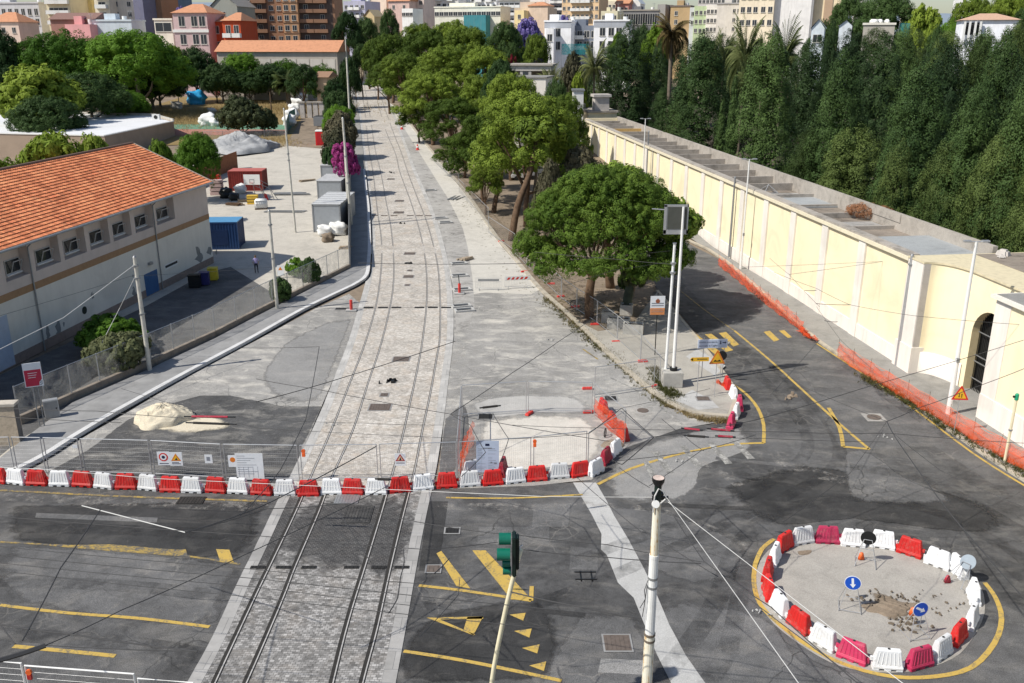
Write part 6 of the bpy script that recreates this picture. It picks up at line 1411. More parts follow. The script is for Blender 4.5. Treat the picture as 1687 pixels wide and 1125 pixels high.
# end turret
t = thing('stone_turret', 'square weathered stone turret on a pale block at the far wall end', 'turret', w0 + wd * (WL + 3) + wn_ * 3.0, rzW)
ob('block', MB().b2(-1.4, 8, -3, 2.2, -1, 8.6), yel, t); ob('block_coping', MB().b2(-1.7, 8.2, -3.2, 2.4, 8.6, 8.95), par, t); ob('shaft', MB().b2(-1.2, 1.2, -1.6, 1.0, 8.95, 11.3), stone, t); ob('cap', MB().b2(-1.5, 1.5, -1.9, 1.3, 11.3, 11.75), stone, t)
mb = MB()
for i in range(8): mb.bar((1.8 + i*.8, 2.2, 8.95), (1.8 + i*.8, 2.2, 9.9), .06, .06)
mb.bar((1.6, 2.2, 9.9), (8, 2.2, 9.9), .08, .08); ob('railing', mb, M['galvd'], t)
# corner pillar + niche + projecting block: local frame of the same wall, x negative towards the camera
nic = thing('entrance_niche', 'curved yellow niche with a stone pillar and a dark arched gate', 'gateway', w0, rzW)
def Lw(x, y): return (x, y)
ob('corner_pillar', MB().b2(-2.0, -.1, -1.5, .25, 0, HW), stone, nic); ob('pillar_face', MB().b2(-1.95, -.2, .25, .29, 0, HW - .05), wht, nic)
ob('pillar_base', MB().b2(-2.06, -.0, -1.4, .36, 0, 1.9), wht, nic)
# curved wall in plan (local x, y): from pillar back into depth and round to the gate wall
cv = [(-2.0,-.2),(-2.1,-.6),(-2.5,-1.05),(-3.2,-1.38),(-4.0,-1.55),(-4.6,-1.6)]
cv = smooth_line(cv, 4); mb = MB(); n = len(cv)
for (a, b) in zip(cv, cv[1:]): mb.add([(a[0],a[1],1.6),(b[0],b[1],1.6),(b[0],b[1],HW),(a[0],a[1],HW)], [(0,1,2,3)])
ob('curved_wall', mb, yel, nic, True); mb = MB()
for (a, b) in zip(cv, cv[1:]): mb.add([(a[0]-.04,a[1]+.06,0),(b[0]-.04,b[1]+.06,0),(b[0]-.04,b[1]+.06,1.6),(a[0]-.04,a[1]+.06,1.6),(a[0],a[1],1.6),(b[0],b[1],1.6)], [(0,1,2,3),(3,2,5,4)])
ob('curved_base', mb, wht, nic, True)
# gate wall: plane y=-3.6 from x=-4.6 to x=-8.6 with an arched opening
gx0, gx1, sp_, yw = -5.05, -8.35, 3.9, -1.6; rA = (gx0 - gx1)/2; cxA = (gx0 + gx1)/2; n = 16
arc = [(cxA + rA*math.cos(a), sp_ + rA*math.sin(a)) for a in np.linspace(0, math.pi, n)]
mb = MB(); mb.add([(-4.6,yw,0),(gx0,yw,0),(gx0,yw,sp_),(-4.6,yw,sp_)], [(0,1,2,3)]); mb.add([(gx1,yw,0),(-9.4,yw,0),(-9.4,yw,sp_),(gx1,yw,sp_)], [(0,1,2,3)])
top = [(cxA + (rA+.45)*math.cos(a), 0) for a in np.linspace(0, math.pi, n)]
for i in range(n-1):
    a, b = arc[i], arc[i+1]; xa, xb = -4.6 + (-9.4+4.6)*i/(n-1), -4.6 + (-9.4+4.6)*(i+1)/(n-1)
    mb.add([(a[0],yw,a[1]),(b[0],yw,b[1]),(xb,yw,HW),(xa,yw,HW)], [(0,1,2,3)])
mb.add([(-4.6,yw,sp_),(gx0,yw,sp_),(-4.6,yw,HW)], [(0,1,2)]); mb.add([(gx1,yw,sp_),(-9.4,yw,sp_),(-9.4,yw,HW)], [(0,1,2)])
ob('gate_wall', mb, yel, nic); mb = MB()
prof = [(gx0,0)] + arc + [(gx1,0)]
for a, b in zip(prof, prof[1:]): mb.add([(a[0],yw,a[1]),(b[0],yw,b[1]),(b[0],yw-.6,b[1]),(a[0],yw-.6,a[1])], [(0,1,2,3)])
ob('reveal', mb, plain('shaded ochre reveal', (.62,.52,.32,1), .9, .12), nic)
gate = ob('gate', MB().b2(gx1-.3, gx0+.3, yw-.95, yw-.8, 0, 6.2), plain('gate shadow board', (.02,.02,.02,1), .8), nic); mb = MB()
for i in range(22): xg = gx1 + (gx0-gx1)*(i+.5)/22; hg = sp_ + math.sqrt(max(0, rA**2-(xg-cxA)**2)); mb.bar((xg,yw-.5,0),(xg,yw-.5,hg-.02),.035,.035)
ob('bars', mb, M['black'], gate); mb = MB()
for z in (.9, 2.0, 2.4, 3.9): mb.bar((gx1,yw-.47,z),(gx0,yw-.47,z),.06,.05)
ob('rails', mb, M['galvd'], gate)
# block towards the camera
ob('front_block', MB().b2(-40, -9.35, -9, .15, 0, HW - .2), yel, nic); ob('block_pier', MB().b2(-10.6, -9.3, -4, .2, 0, HW - .25), wht, nic); ob('block_base', MB().b2(-40, -9.31, -4, .26, 0, 1.6), wht, nic)
ob('block_cornice', MB().b2(-40, -9.05, -9, .45, HW - .2, HW), plain('white cornice', (.74,.71,.64,1), .8, .1), nic); ob('block_roof', MB().b2(-40, -9.25, -9, .2, HW, HW + .03), M['walk'], nic)
# niche roof terrace
pts = [(-.1,.3),(-.1,-9),(-9.3,-9),(-9.3,-1.45)] + [(q[0], q[1] + .12) for q in cv[::-1]] + [(-2.0,.3)]
mb = MB(); mb.prism(pts, HW, HW + .12); ob('niche_coping', mb, plain('coping yellowish', (.62,.55,.38,1), .9, .2), nic)
ob('terrace', MB().b2(-8.5, -.4, -9, -4.2, HW + .13, HW + .16), roofm, nic); ob('terrace_step', MB().b2(-8.5, -2.4, -9.3, -6.2, HW + .16, HW + .5), concrete('dark terrace', .14, (1,.95,.9)), nic); ob('terrace_parapet', MB().b2(-9, 0, -9.6, -9.2, 0, HW + .8), par, nic)
mb = MB(); mb.box((-.9, -5.8, HW + .3), (.9, .7, .5), 0, .5, .7); mb.box((-1.6, -5.2, HW + .25), (.6, .5, .3), 0, 1.1, .6); ob('broken_block', mb, stone, nic, False, .12)
sheet('gate_step', [G(*q) for q in ((1540,610),(1600,655),(1612,640),(1600,622),(1575,590))] if False else [w0 + wd*x + Vector((-wd.y, wd.x, 0))*y for x, y in ((-1.9,-.5),(-2.3,-1.0),(-4.4,-1.5),(-9.3,-1.6),(-9.3,.1),(-1.9,.1))], M['walk'], .14, world=True)
# ------------------------------------------------------------------ FAR BUILDINGS
def pm(name, r, g, b): return plaster(name, mul(srgb(min(255, r+8), min(255, g+8), min(255, b+8)), 1.0), .9, .22)
WINM = {}
def winmesh(w, h, kind='dark'):
    k = (round(w, 2), round(h, 2), kind)
    if k not in WINM:
        mb = MB().b2(-w/2 - .12, w/2 + .12, -.05, .05, -.12, h + .1, 0); mb.b2(-w/2, w/2, -.08, -.03, 0, h, 1)
        mb.b2(-.05, .05, -.1, -.06, 0, h, 0); mb.b2(-w/2 - .2, w/2 + .2, -.2, 0, -.22, -.12, 0)
        if kind == 'shutter': mb.b2(-w/2 - .5, -w/2 - .12, -.07, -.02, 0, h, 1); mb.b2(w/2 + .12, w/2 + .5, -.07, -.02, 0, h, 1)
        o = ob('window', mb, [plain('window surround', (.58,.56,.52,1), .8, .1), plain('dark window', (.035,.04,.048,1), .4, .4, 2)]); WINM[k] = o.data; bpy.data.objects.remove(o)
    return WINM[k]
def window(parent, x, z, y, w, h, kind='dark', rz=0):
    o = bpy.data.objects.new('window', winmesh(w, h, kind)); COL.objects.link(o); o.parent = parent; o.location = (x, y, z); o.rotation_euler = (0, 0, rz)
BALM = {}
def balcony(parent, x, z, y, w, d=1.2, mat=None):
    k = (round(w, 1), mat.name if mat else '')
    if k not in BALM:
        mb = MB().b2(-w/2, w/2, -d, 0, -.2, 0); mb.b2(-w/2, w/2, -d, -d + .08, 0, 1.0); mb.b2(-w/2, -w/2 + .08, -d, 0, 0, 1.0); mb.b2(w/2 - .08, w/2, -d, 0, 0, 1.0)
        o = ob('balcony', mb, mat or M['polew']); BALM[k] = o.data; bpy.data.objects.remove(o)
    o = bpy.data.objects.new('balcony', BALM[k]); COL.objects.link(o); o.parent = parent; o.location = (x, y, z)
tilefar = plain('far terracotta', (.52, .25, .14, 1), .9, .25, 1.2)
def bld(x0, x1, yt, yb, Y, depth, col, label, floors=None, cols=None, ww=1.1, wh=1.5, kind='dark', rz=0, roof=None, bal=None, name='apartment_block', cat='building', fl=3.2, z_off=1.7, roofc=None, skip=0, side=0, rh=None):
    mid = (x0 + x1) / 2; p = A(x0, (yt + yb) / 2, Y); q = A(x1, (yt + yb) / 2, Y); Wd = (q.x - p.x) / max(.6, math.cos(R(rz)) )
    g = T(Y) - 1; top = A(mid, yt, Y).z - g; bot = A(mid, yb, Y).z - g
    rz = rz if rz else (-20 if x0 > 560 else -8) * (label[0] != 'b' or 'brown brick' not in label)
    t = thing(name, label, cat, (p.x, Y, g), R(rz))
    col = col if isinstance(col, bpy.types.Material) else pm('far wall', *col)
    ob('walls', MB().b2(0, Wd, 0, depth, 0, top), col, t)
    if roof == 'flat': ob('parapet', MB().b2(-.25, Wd + .25, -.25, depth + .25, top, top + .5), roofc or col, t)
    elif roof == 'hip':
        h = rh or Wd * .22; e = .5; ob('roof', MB().add([(-e,-e,top),(Wd+e,-e,top),(Wd+e,depth+e,top),(-e,depth+e,top),(Wd*.35,depth/2,top+h),(Wd*.65,depth/2,top+h)], [(0,1,5,4),(1,2,5),(2,3,4,5),(3,0,4),(3,2,1,0)]), roofc or tilefar, t)
    elif roof == 'gable':
        h = rh or Wd * .25; e = .4; rr = ob('roof', MB().add([(-e,-e,top-.1),(Wd/2,-e,top+h),(Wd+e,-e,top-.1),(-e,depth+e,top-.1),(Wd/2,depth+e,top+h),(Wd+e,depth+e,top-.1)], [(0,1,4,3),(1,2,5,4)]), roofc or tilefar, t)
        ob('gable_wall', MB().add([(0,0,top),(Wd,0,top),(Wd/2,0,top+h-.1)], [(0,1,2)]), col, t)
    elif roof == 'long':
        h = rh or 2; ob('roof', MB().add([(-.5,-.6,top),(Wd+.5,-.6,top),(Wd+.5,depth/2,top+h),(-.5,depth/2,top+h),(Wd+.5,depth+.6,top),(-.5,depth+.6,top)], [(0,1,2,3),(3,2,4,5),(1,4,2),(0,3,5)]), roofc or tilefar, t)
    if roof in (None, 'flat') and Wd > 6 and cat == 'building':
        rr_ = random.Random(label); ob('roof_hut', MB().b2(Wd*rr_.uniform(.1,.3), Wd*rr_.uniform(.4,.6), depth*.3, depth*.6, top, top + rr_.uniform(1.4, 2.6)), col, t)
        mb = MB(); xa_ = Wd*rr_.uniform(.6,.9); mb.tube([(xa_,depth*.4,top),(xa_,depth*.4,top+3.2)], .05, 4); mb.tube([(xa_-.8,depth*.4,top+2.9),(xa_+.8,depth*.4,top+2.9)], .04, 4); mb.tube([(xa_-.5,depth*.4,top+2.4),(xa_+.5,depth*.4,top+2.4)], .04, 4); ob('aerial', mb, M['galvd'], t)
        ob('water_tank', MB().cylx((Wd*rr_.uniform(.65,.95), depth*.5, top+.8), .7, 1.5, (0,0,1), n=12), M['polew'], t)
    if cols:
        n = 0; z = top - z_off - wh; r = 0
        while z > max(bot - 1, 1) and r < (floors or 99):
            xs = cols if isinstance(cols, (list, tuple)) else [(i + .5) / cols for i in range(cols)]
            for i, f in enumerate(xs):
                if n < 98: window(t, f * Wd, z, 0, ww, wh, kind); n += 1
                if bal and i in bal: balcony(t, f * Wd, z - .35, 0, ww + 1.6)
            if side:
                for i in range(side):
                    if n < 98: window(t, 0, z, depth * (i + .5) / side, ww, wh, kind, R(-90)); n += 1
            z -= fl; r += 1
    t['_'] = 0; del t['_']
    return t, Wd, top
# left skyline
bld(-30,74,6,45,330,12,(196,196,200),'long grey white house with a row of dark windows at the far left skyline',2,9,1.2,2.0,roof='flat')
bld(-20,36,36,60,300,10,(222,200,185),'small pale house with an orange roof at the far left',1,3,roof='hip',rh=3,name='small_house')
bld(76,118,-30,45,320,14,(215,203,172),'cream apartment block with deep balconies at the far left',None,[.3,.7],3.2,1.4,roof='flat',bal=[0,1])
bld(118,153,-40,42,330,14,(226,203,140),'yellow apartment block with tall windows between cream blocks',None,[.45,.6],1.2,2.2)
bld(155,181,-40,45,318,12,(222,212,190),'cream block with small balconies left of the grey one',None,[.5],2.4,1.4,bal=[0])
bld(181,222,-40,45,322,14,(214,206,192),'pale grey block with few small windows left of the slate gable',None,[.25,.8],1.1,1.4)
bld(219,236,-40,45,316,16,(118,118,140),'slate blue windowless block among the left houses',None,None)
bld(236,247,-30,45,326,12,(134,60,48),'narrow dark red block on the left skyline',None,None)
bld(246,266,-40,45,324,12,(156,118,92),'narrow brown block on the left skyline',None,None)
bld(265,292,-40,30,360,12,(96,116,140),'blue glass fronted block behind the pink house',None,3,2.2,2.0)
bld(84,162,32,55,290,9,(150,110,100),'low brown roofed house among the trees on the left',roof='long',rh=2,roofc=plain('brown roof',(.22,.13,.11,1),.9,.3),name='small_house')
bld(108,152,40,60,285,8,(222,160,160),'low pink house behind the big green trees',None,None,name='small_house')
bld(152,222,35,60,288,8,(196,206,214),'low pale blue shed with a saw edged roof behind the green trees',None,None,roof='flat',name='shed')
bld(255,286,33,62,292,8,(228,220,205),'white veranda house left of the pink house',1,[.5],5.0,2.4,roof='flat',name='small_house',z_off=.8)
t, wd_, tp = bld(287,346,21,80,280,12,(196,170,170),'pinkish grey house with an orange hip roof and dark shutters',2,[.25,.62,.85],1.7,2.6,roof='hip',rh=2.6,name='villa',fl=5.0,z_off=1.0)
ob('cornice', MB().b2(-.3,wd_+.3,-.3,.1,tp-5.4,tp-4.6), M['polew'], t)
bld(345,372,36,82,284,10,(182,78,46),'small red house joined to the bigger red one',2,[.5],1.4,2.0,roof='hip',rh=1.8,name='villa',fl=4.4,z_off=1.2)
t, wd_, tp = bld(368,399,34,82,278,12,(186,76,44),'red house with white balconies and an orange roof',2,[.3,.75],1.3,2.8,roof='hip',rh=2.4,name='villa',fl=4.3,z_off=1.3,bal=[0,1])
bld(349,394,10,45,310,14,(150,152,144),'grey green gabled house with one arched attic window',1,[.45],1.4,1.8,roof='gable',rh=4,name='gabled_house',roofc=plain('grey roof',(.35,.33,.30,1),.9,.2))
# brown apartment block
brw = pm('brown brick', 150, 112, 88); brl = pm('sunlit brown brick', 196, 150, 112); brd = pm('recess shade', 92, 78, 72)
t, wd_, tp = bld(389,551,-60,74,330,16,brw,'big brown brick apartment block with recessed balconies','x' and None,None)
s = wd_ / 162; g0 = t.location.z
zs = [A(470, y, 330).z - g0 for y in (67, 50, 33.5, 17, 1, -15, -31)]
lit = ob('projecting_bay', MB().b2(78*s, 103*s, -2.2, 0, 0, tp), brl, t)  # lighter brick: the sunlight on this bay is put into its colour
for (a, b) in ((27,50),(103,127),(127,158)): ob('loggia_shade', MB().b2(a*s, b*s, -.06, .0, 0, tp), brd, t)  # flat dark panels paint the shade of the recessed balconies
for z in zs:
    for f in (7, 19): window(t, f*s, z, 0, 1.4, 1.5)
    for f in (57, 70): window(t, f*s, z, 0, 1.3, 1.4)
    for f in (84, 96): window(t, f*s, z, -2.2, 1.3, 1.6)
    for f in (38, 114, 141): window(t, f*s, z - .4, -.06, 1.3, 2.2)
    ob('floor_band', MB().b2(0, 27*s, -.12, 0, z + 2.3, z + 2.5), pm('floor band', 120, 92, 76), t); ob('floor_band', MB().b2(78*s, 103*s, -2.32, -2.2, z + 2.3, z + 2.5), pm('floor band', 120, 92, 76), t)
for z in zs:
    for (a, b) in ((27,50),(103,127),(127,150)): balcony(t, (a+b)/2*s, z - .6, -.06, (b-a)*s*.96, 1.1, brw)
t, wd_, tp = bld(358,563,85,112,262,10,(176,168,158),'long shed with an orange tiled roof before the brown block',None,None,roof='long',rh=3.0,name='long_shed')
for i in range(9): ob('shutter_door', MB().b2(wd_*(.03+.107*i), wd_*(.03+.107*i+.095), -.08, 0, tp-5.8, tp-1.9), pm('pale shutter', 196, 190, 182), t)
# middle skyline
bld(566,606,2,26,420,14,(170,170,190),'grey lavender block with balconies beyond the end of the track',2,4,1.4,1.4,bal=[1,2])
bld(610,640,0,22,440,12,(226,206,188),'cream gabled house beyond the end of the track',None,None,roof='gable',rh=4,name='gabled_house'); bld(640,678,2,24,430,12,(205,176,166),'pinkish house with an orange roof beyond the end of the track',1,2,roof='long',rh=3,name='gabled_house')
bld(662,682,14,28,405,10,(228,228,226),'low white house above the dark pines',1,3,1.4,1.2,name='small_house'); bld(678,700,-30,26,435,12,(214,196,186),'narrow pinkish white tower block above the pines',None,[.3,.75],1.3,1.5)
bld(700,760,-12,22,450,14,(226,224,222),'white block with many balconies above the pines, left of the long flats',None,6,1.6,1.5,bal=[0,2,4])
bld(716,832,13,34,410,12,(222,220,206),'long low white flats with a flat roof above the pines',2,14,1.8,1.5,roof='flat',fl=3.4); bld(760,822,-10,16,455,14,(224,226,228),'white block with awnings behind the long flats',None,7,1.8,1.5,bal=[1,3,5])
bld(822,858,-14,40,430,14,(232,230,228),'tall white block with stacked balconies beside the jacaranda',None,4,1.8,1.4,bal=[0,1,2,3])
bld(764,803,25,40,400,6,(60,130,140),'teal screened wall behind the middle pines',None,None,name='screen_wall',cat='wall')
bld(600,619,27,45,380,8,(200,180,140),'small ochre stone house at the end of the track',None,None,roof='gable',rh=2.6,name='small_house',roofc=plain('sandy roof',(.5,.4,.25,1),.9)); bld(583,599,42,100,360,6,(205,190,165),'pale ruined wall at the end of the track',None,None,name='ruined_wall',cat='wall')
# right skyline
bld(847,906,13,48,400,14,(200,184,166),'beige block with a small orange roof beside the jacaranda',None,None,rz=-14,name='apartment_block'); bld(848,864,17,48,392,10,(232,212,160),'pale yellow end block left of the beige block',2,[.5],name='apartment_block')
bld(870,904,9.5,18,396,8,(212,190,170),'small orange tiled penthouse on the beige block',None,None,roof='hip',rh=1.6,name='penthouse'); bld(855,916,-30,22,480,14,(226,216,208),'tall plain white block behind the beige one',None,None); bld(906,928,-20,30,470,14,(130,134,146),'grey balcony block left of the tall sand coloured block',None,[.3,.7],2.6,1.6,bal=[0,1])
bld(926,989,-36,32,430,16,(222,190,150),'tall sand coloured apartment block with many small windows',None,8,1.1,1.3,bal=[2,3,4,5],fl=3.4)
bld(988,1042,2,28,470,12,(214,204,180),'cream low block right of the tall sand block',None,8,1.2,1.4); bld(1014,1036,6,16,440,10,(190,130,120),'pink roofed house on the right skyline',1,3,roof='long',rh=2,name='small_house'); bld(1035,1055,6,20,445,10,(230,230,226),'white gabled hall on the right skyline',None,None,roof='gable',rh=3.5,name='gabled_house',roofc=M['polew'])
bld(990,1018,18,34,380,10,(206,200,172),'low cream house before the dark office block',1,3,name='small_house'); bld(1022,1085,18,45,390,14,(106,106,110),'dark grey concrete office block with a strip of narrow windows',1,16,1.4,4.0,roof='flat',z_off=1.2,roofc=pm('concrete roof',150,144,136),name='office_block')
bld(1083,1096,7,34,385,12,(150,148,146),'grey concrete stair tower beside the office block',None,None,name='stair_tower'); bld(1094,1106,8,34,392,12,(110,104,100),'dark concrete wing beside the stair tower',None,None,name='office_wing'); bld(1104,1136,11,50,380,12,(176,150,112),'ochre block behind the dry palm',None,[.3],roof='flat',roofc=pm('dark roof',110,100,96))
bld(1136,1146,12,45,372,12,(188,190,194),'thin pale grey block right of the ochre one',None,[.5],1.0,1.4); bld(1143,1164,10,60,365,12,(184,200,160),'pale green apartment block behind the palms',None,3,.9,1.3,rz=-10); bld(1163,1181,8,60,362,12,(232,228,220),'white apartment block beside the pale green one',None,3,.9,1.3,rz=-10); bld(1180,1219,7,60,360,14,(198,194,188),'plain grey white block with windows on its right edge',None,[.72,.9],.9,1.3,roof='flat',roofc=pm('grey roof edge',150,150,152))
bld(1150,1225,-6,12,470,12,(206,200,196),'pale roofscape block behind the green and white blocks',None,12,1.2,1.3)
bld(1218,1274,-40,45,340,16,(236,222,196),'tall cream block with pairs of dark windows behind the palms',None,[.12,.3,.48,.7,.9],1.3,1.7,fl=4.3); bld(1274,1335,-40,40,338,16,(228,226,224),'white sheeted block beside the tall cream one',None,None,name='sheeted_block'); bld(1333,1341,-40,40,334,10,(150,150,152),'grey narrow flank of the white sheeted block',None,None,name='narrow_block')
bld(1341,1392,-40,38,336,14,(232,214,180),'cream church like block with a stone centre strip',None,None,name='church_block')
t, wd_, tp = bld(1359,1372,-40,38,334.5,1,(176,150,126),'stone strip facade on the cream block',None,None,name='stone_facade',cat='facade')
# white pair of apartment houses
for (x0, x1, lab) in ((897,940,'white apartment house with dark windows and a blossoming roof edge, left of the pair'),(978,1034,'white apartment house with dark windows, right of the pair')):
    t, wd_, tp = bld(x0, x1, 36 if x0 < 950 else 35, 90, 305, 14, (240,240,242), lab, 3, [.25,.5] if x0 < 950 else [.25,.5,.72], 1.6, 2.3, rz=-12, fl=4.0, z_off=2.0, roof='flat', side=0, name='white_apartment_house')
    ob('grey_attic', MB().b2(-.05, wd_+.05, -.06, 0, tp - 1.8, tp), pm('grey attic', 170, 174, 182), t)
bld(938,985,42,95,312,10,(110,118,132),'grey blue linking block between the two white houses',2,4,1.6,2.0,name='link_block',bal=[0,1]); bld(899,912,47,90,300,8,(238,238,240),'low white wing left of the white houses',1,[.5],1.4,2.0,rz=-12,name='white_wing')
# hillside houses
bld(1336,1356,46,72,250,8,(206,216,224),'small pale blue house with a grey gable roof among the cypresses',1,[.5],2.0,1.8,roof='gable',rh=2.2,name='small_house',roofc=plain('pale grey roof',(.55,.58,.6,1),.8)); bld(1382,1402,42,60,255,8,(210,218,226),'pale grey roofed house right of the blue one',None,None,roof='gable',rh=1.5,name='small_house',roofc=plain('pale grey roof',(.55,.58,.6,1),.8))
bld(1422,1470,41,56,240,6,(170,165,155),'low terrace with a long pale railing on the hillside',None,None,roof='flat',roofc=pm('pale railing',220,216,205),name='terrace',cat='terrace')
for i, (x0, x1) in enumerate(((1434,1446),(1446,1453),(1458,1464))):
    p = A((x0+x1)/2, 37, 243); bag_ = MB().box((0,0,.5),((x1-x0)*.16,2,1.2)); o = ob('covered_vehicle', bag_, M['polew'], None, True, .3, 3); o.location = p - Vector((0,0,.3)); tag(o, ['white covered van on the hillside terrace','white box right of the covered van on the terrace','small white box at the right of the terrace'][i], 'van' if i == 0 else 'box')
t, wd_, tp = bld(1584,1668,33,56,200,12,(238,240,246),'white hillside villa with a tiled roof and pillared porch',None,None,name='hill_villa',roof='hip',rh=1.4,roofc=plain('pale tile roof',(.52,.34,.24,1),.9,.25))
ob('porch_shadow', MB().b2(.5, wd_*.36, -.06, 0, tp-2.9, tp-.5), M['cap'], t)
for f in (.05,.14,.24,.33): ob('porch_pillar', MB().b2(wd_*f-.2, wd_*f+.2, -.9, -.5, tp-4, tp-.3), M['polew'], t)
bld(1484,1501,22,34,270,6,(226,214,200),'tiny house with an orange roof on the hillside',None,None,roof='hip',rh=2,name='small_house'); bld(1573,1590,0,12,300,6,(232,232,232),'small white house at the top right skyline',None,None,name='small_house'); bld(1406,1420,0,16,290,6,(226,220,214),'small white house among the hill trees',None,None,name='small_house')
# nets and portico
def hang(x0, x1, y0, y1, Y, mat, label, name, cat):
    p, q = A(x0, y1, Y), A(x1, y0, Y); t = thing(name, label, cat, p); mb = MB(); n = 12
    for i in range(n):
        a, b = (q.x-p.x)*i/n, (q.x-p.x)*(i+1)/n; mb.add([(a,.15*math.sin(i),0),(b,.15*math.sin(i+1),0),(b,.2*math.sin(i+1),q.z-p.z),(a,.2*math.sin(i),q.z-p.z)], [(0,1,2,3)])
    ob('netting', mb, mat, t)
    for i in range(0, n+1, 3): ob('post', MB().tube([((q.x-p.x)*i/n,.3,-4),((q.x-p.x)*i/n,.3,q.z-p.z)], .06, 5), M['galvd'], t)
hang(852,900,78,98,270,M['tealnet'],'teal netting fence left of the white houses','ball_net','net'); hang(925,970,72,90,285,M['tealnet'],'teal netting fence below the white houses','ball_net','net'); hang(815,850,62,102,262,M['bluenet'],'tall blue netting beside the jacaranda','ball_net','net'); hang(1480,1500,38,62,225,M['tealnet'],'small teal net on the hillside','ball_net','net')
p = A(838,150,170); t = thing('concrete_portico', 'grey concrete portico with square columns before the pines', 'portico', (p.x, 170, T(170)), R(-8)); Lp = 70*mpp(170,130); hz = A(860,108,170).z - T(170)
ob('roof_beam', MB().b2(0, Lp, 0, 8, hz-.9, hz), stone, t); ob('roof', MB().b2(-.3, Lp+.3, -.3, 8.3, hz, hz+.25), par, t)
for f in (.02,.3,.5,.97): ob('column', MB().b2(Lp*f-.25, Lp*f+.25, .1, .6, 0, hz-.9), stone, t)
ob('rear_wall', MB().b2(0, Lp, 7.6, 8, 0, hz-.9), pm('dim back wall',120,116,110), t); mb = MB()
for i in range(20): mb.bar((Lp*(.3+.2*i/20),.35,0),(Lp*(.3+.2*i/20),.35,hz-.9),.05,.05)
ob('grille', mb, M['galvd'], t)
p = A(848,170,150); t = thing('low_annex', 'low white annex wall with a flat roof below the portico', 'annex', (p.x, 150, T(150)), R(-14)); Lp = 52*mpp(150,150); hz = A(870,128,150).z - T(150)
ob('wall', MB().b2(0, Lp, 0, 6, 0, hz), wht, t); ob('roof', MB().b2(-.2, Lp+.2, -.2, 6.2, hz, hz+.2), M['walk'], t)
p = A(944,185,165); t = thing('white_kiosk', 'small white kiosk with a grey roof at the far end of the wall', 'kiosk', (p.x, 165, T(165))); hz = A(950,150,165).z - T(165); ob('walls', MB().b2(0, 1.8, 0, 3, 0, hz), M['polew'], t); ob('roof', MB().b2(-.2, 2.0, -.2, 3.2, hz, hz + .3), M['galvd'], t)
# gate pillars at the far end of the yard
for i, (x, lab) in enumerate(((497,'grey gate pillar'),(509,'grey gate pillar'),(519,'grey gate pillar'),(529,'grey gate pillar'))):
    p = Vector((A(x,160,205).x, 205, T(205))); t = thing('gate_pillar', ['leftmost grey gate pillar at the far end of the yard track','second grey gate pillar from the left at the yard end','third grey gate pillar from the left at the yard end','rightmost grey gate pillar beside the hedge'][i], 'pillar', p); ob('shaft', MB().b2(-.5,.5,-.5,.5,0,3.2), stone, t); ob('cap', MB().b2(-.65,.65,-.65,.65,3.2,3.5), par, t)
bld(522,541,127,170,215,6,(196,170,140),'small tiled gatehouse beside the hedge at the yard end',None,None,roof='long',rh=1.2,name='gatehouse',roofc=plain('brown tile',(.28,.17,.11,1),.9,.3))
# far hills closing the horizon
mb = MB(); rng = np.random.default_rng(2); n = 60
for i in range(n+1):
    x = -2600 + 5200*i/n; h = 62 + 30*math.sin(i*.37) + 16*math.sin(i*.9+1)
    mb.v += [(x, 1500, -5), (x, 1750, h*.55), (x, 2300, h)]
for i in range(n):
    a = 3*i; mb.f += [(a, a+3, a+4, a+1), (a+1, a+4, a+5, a+2)]; mb.m += [0, 0]
o = ob('hills', mb, plain('hazy blue hills', (.22,.27,.33,1), 1, .2, .003), None, True); o['kind'] = 'structure'
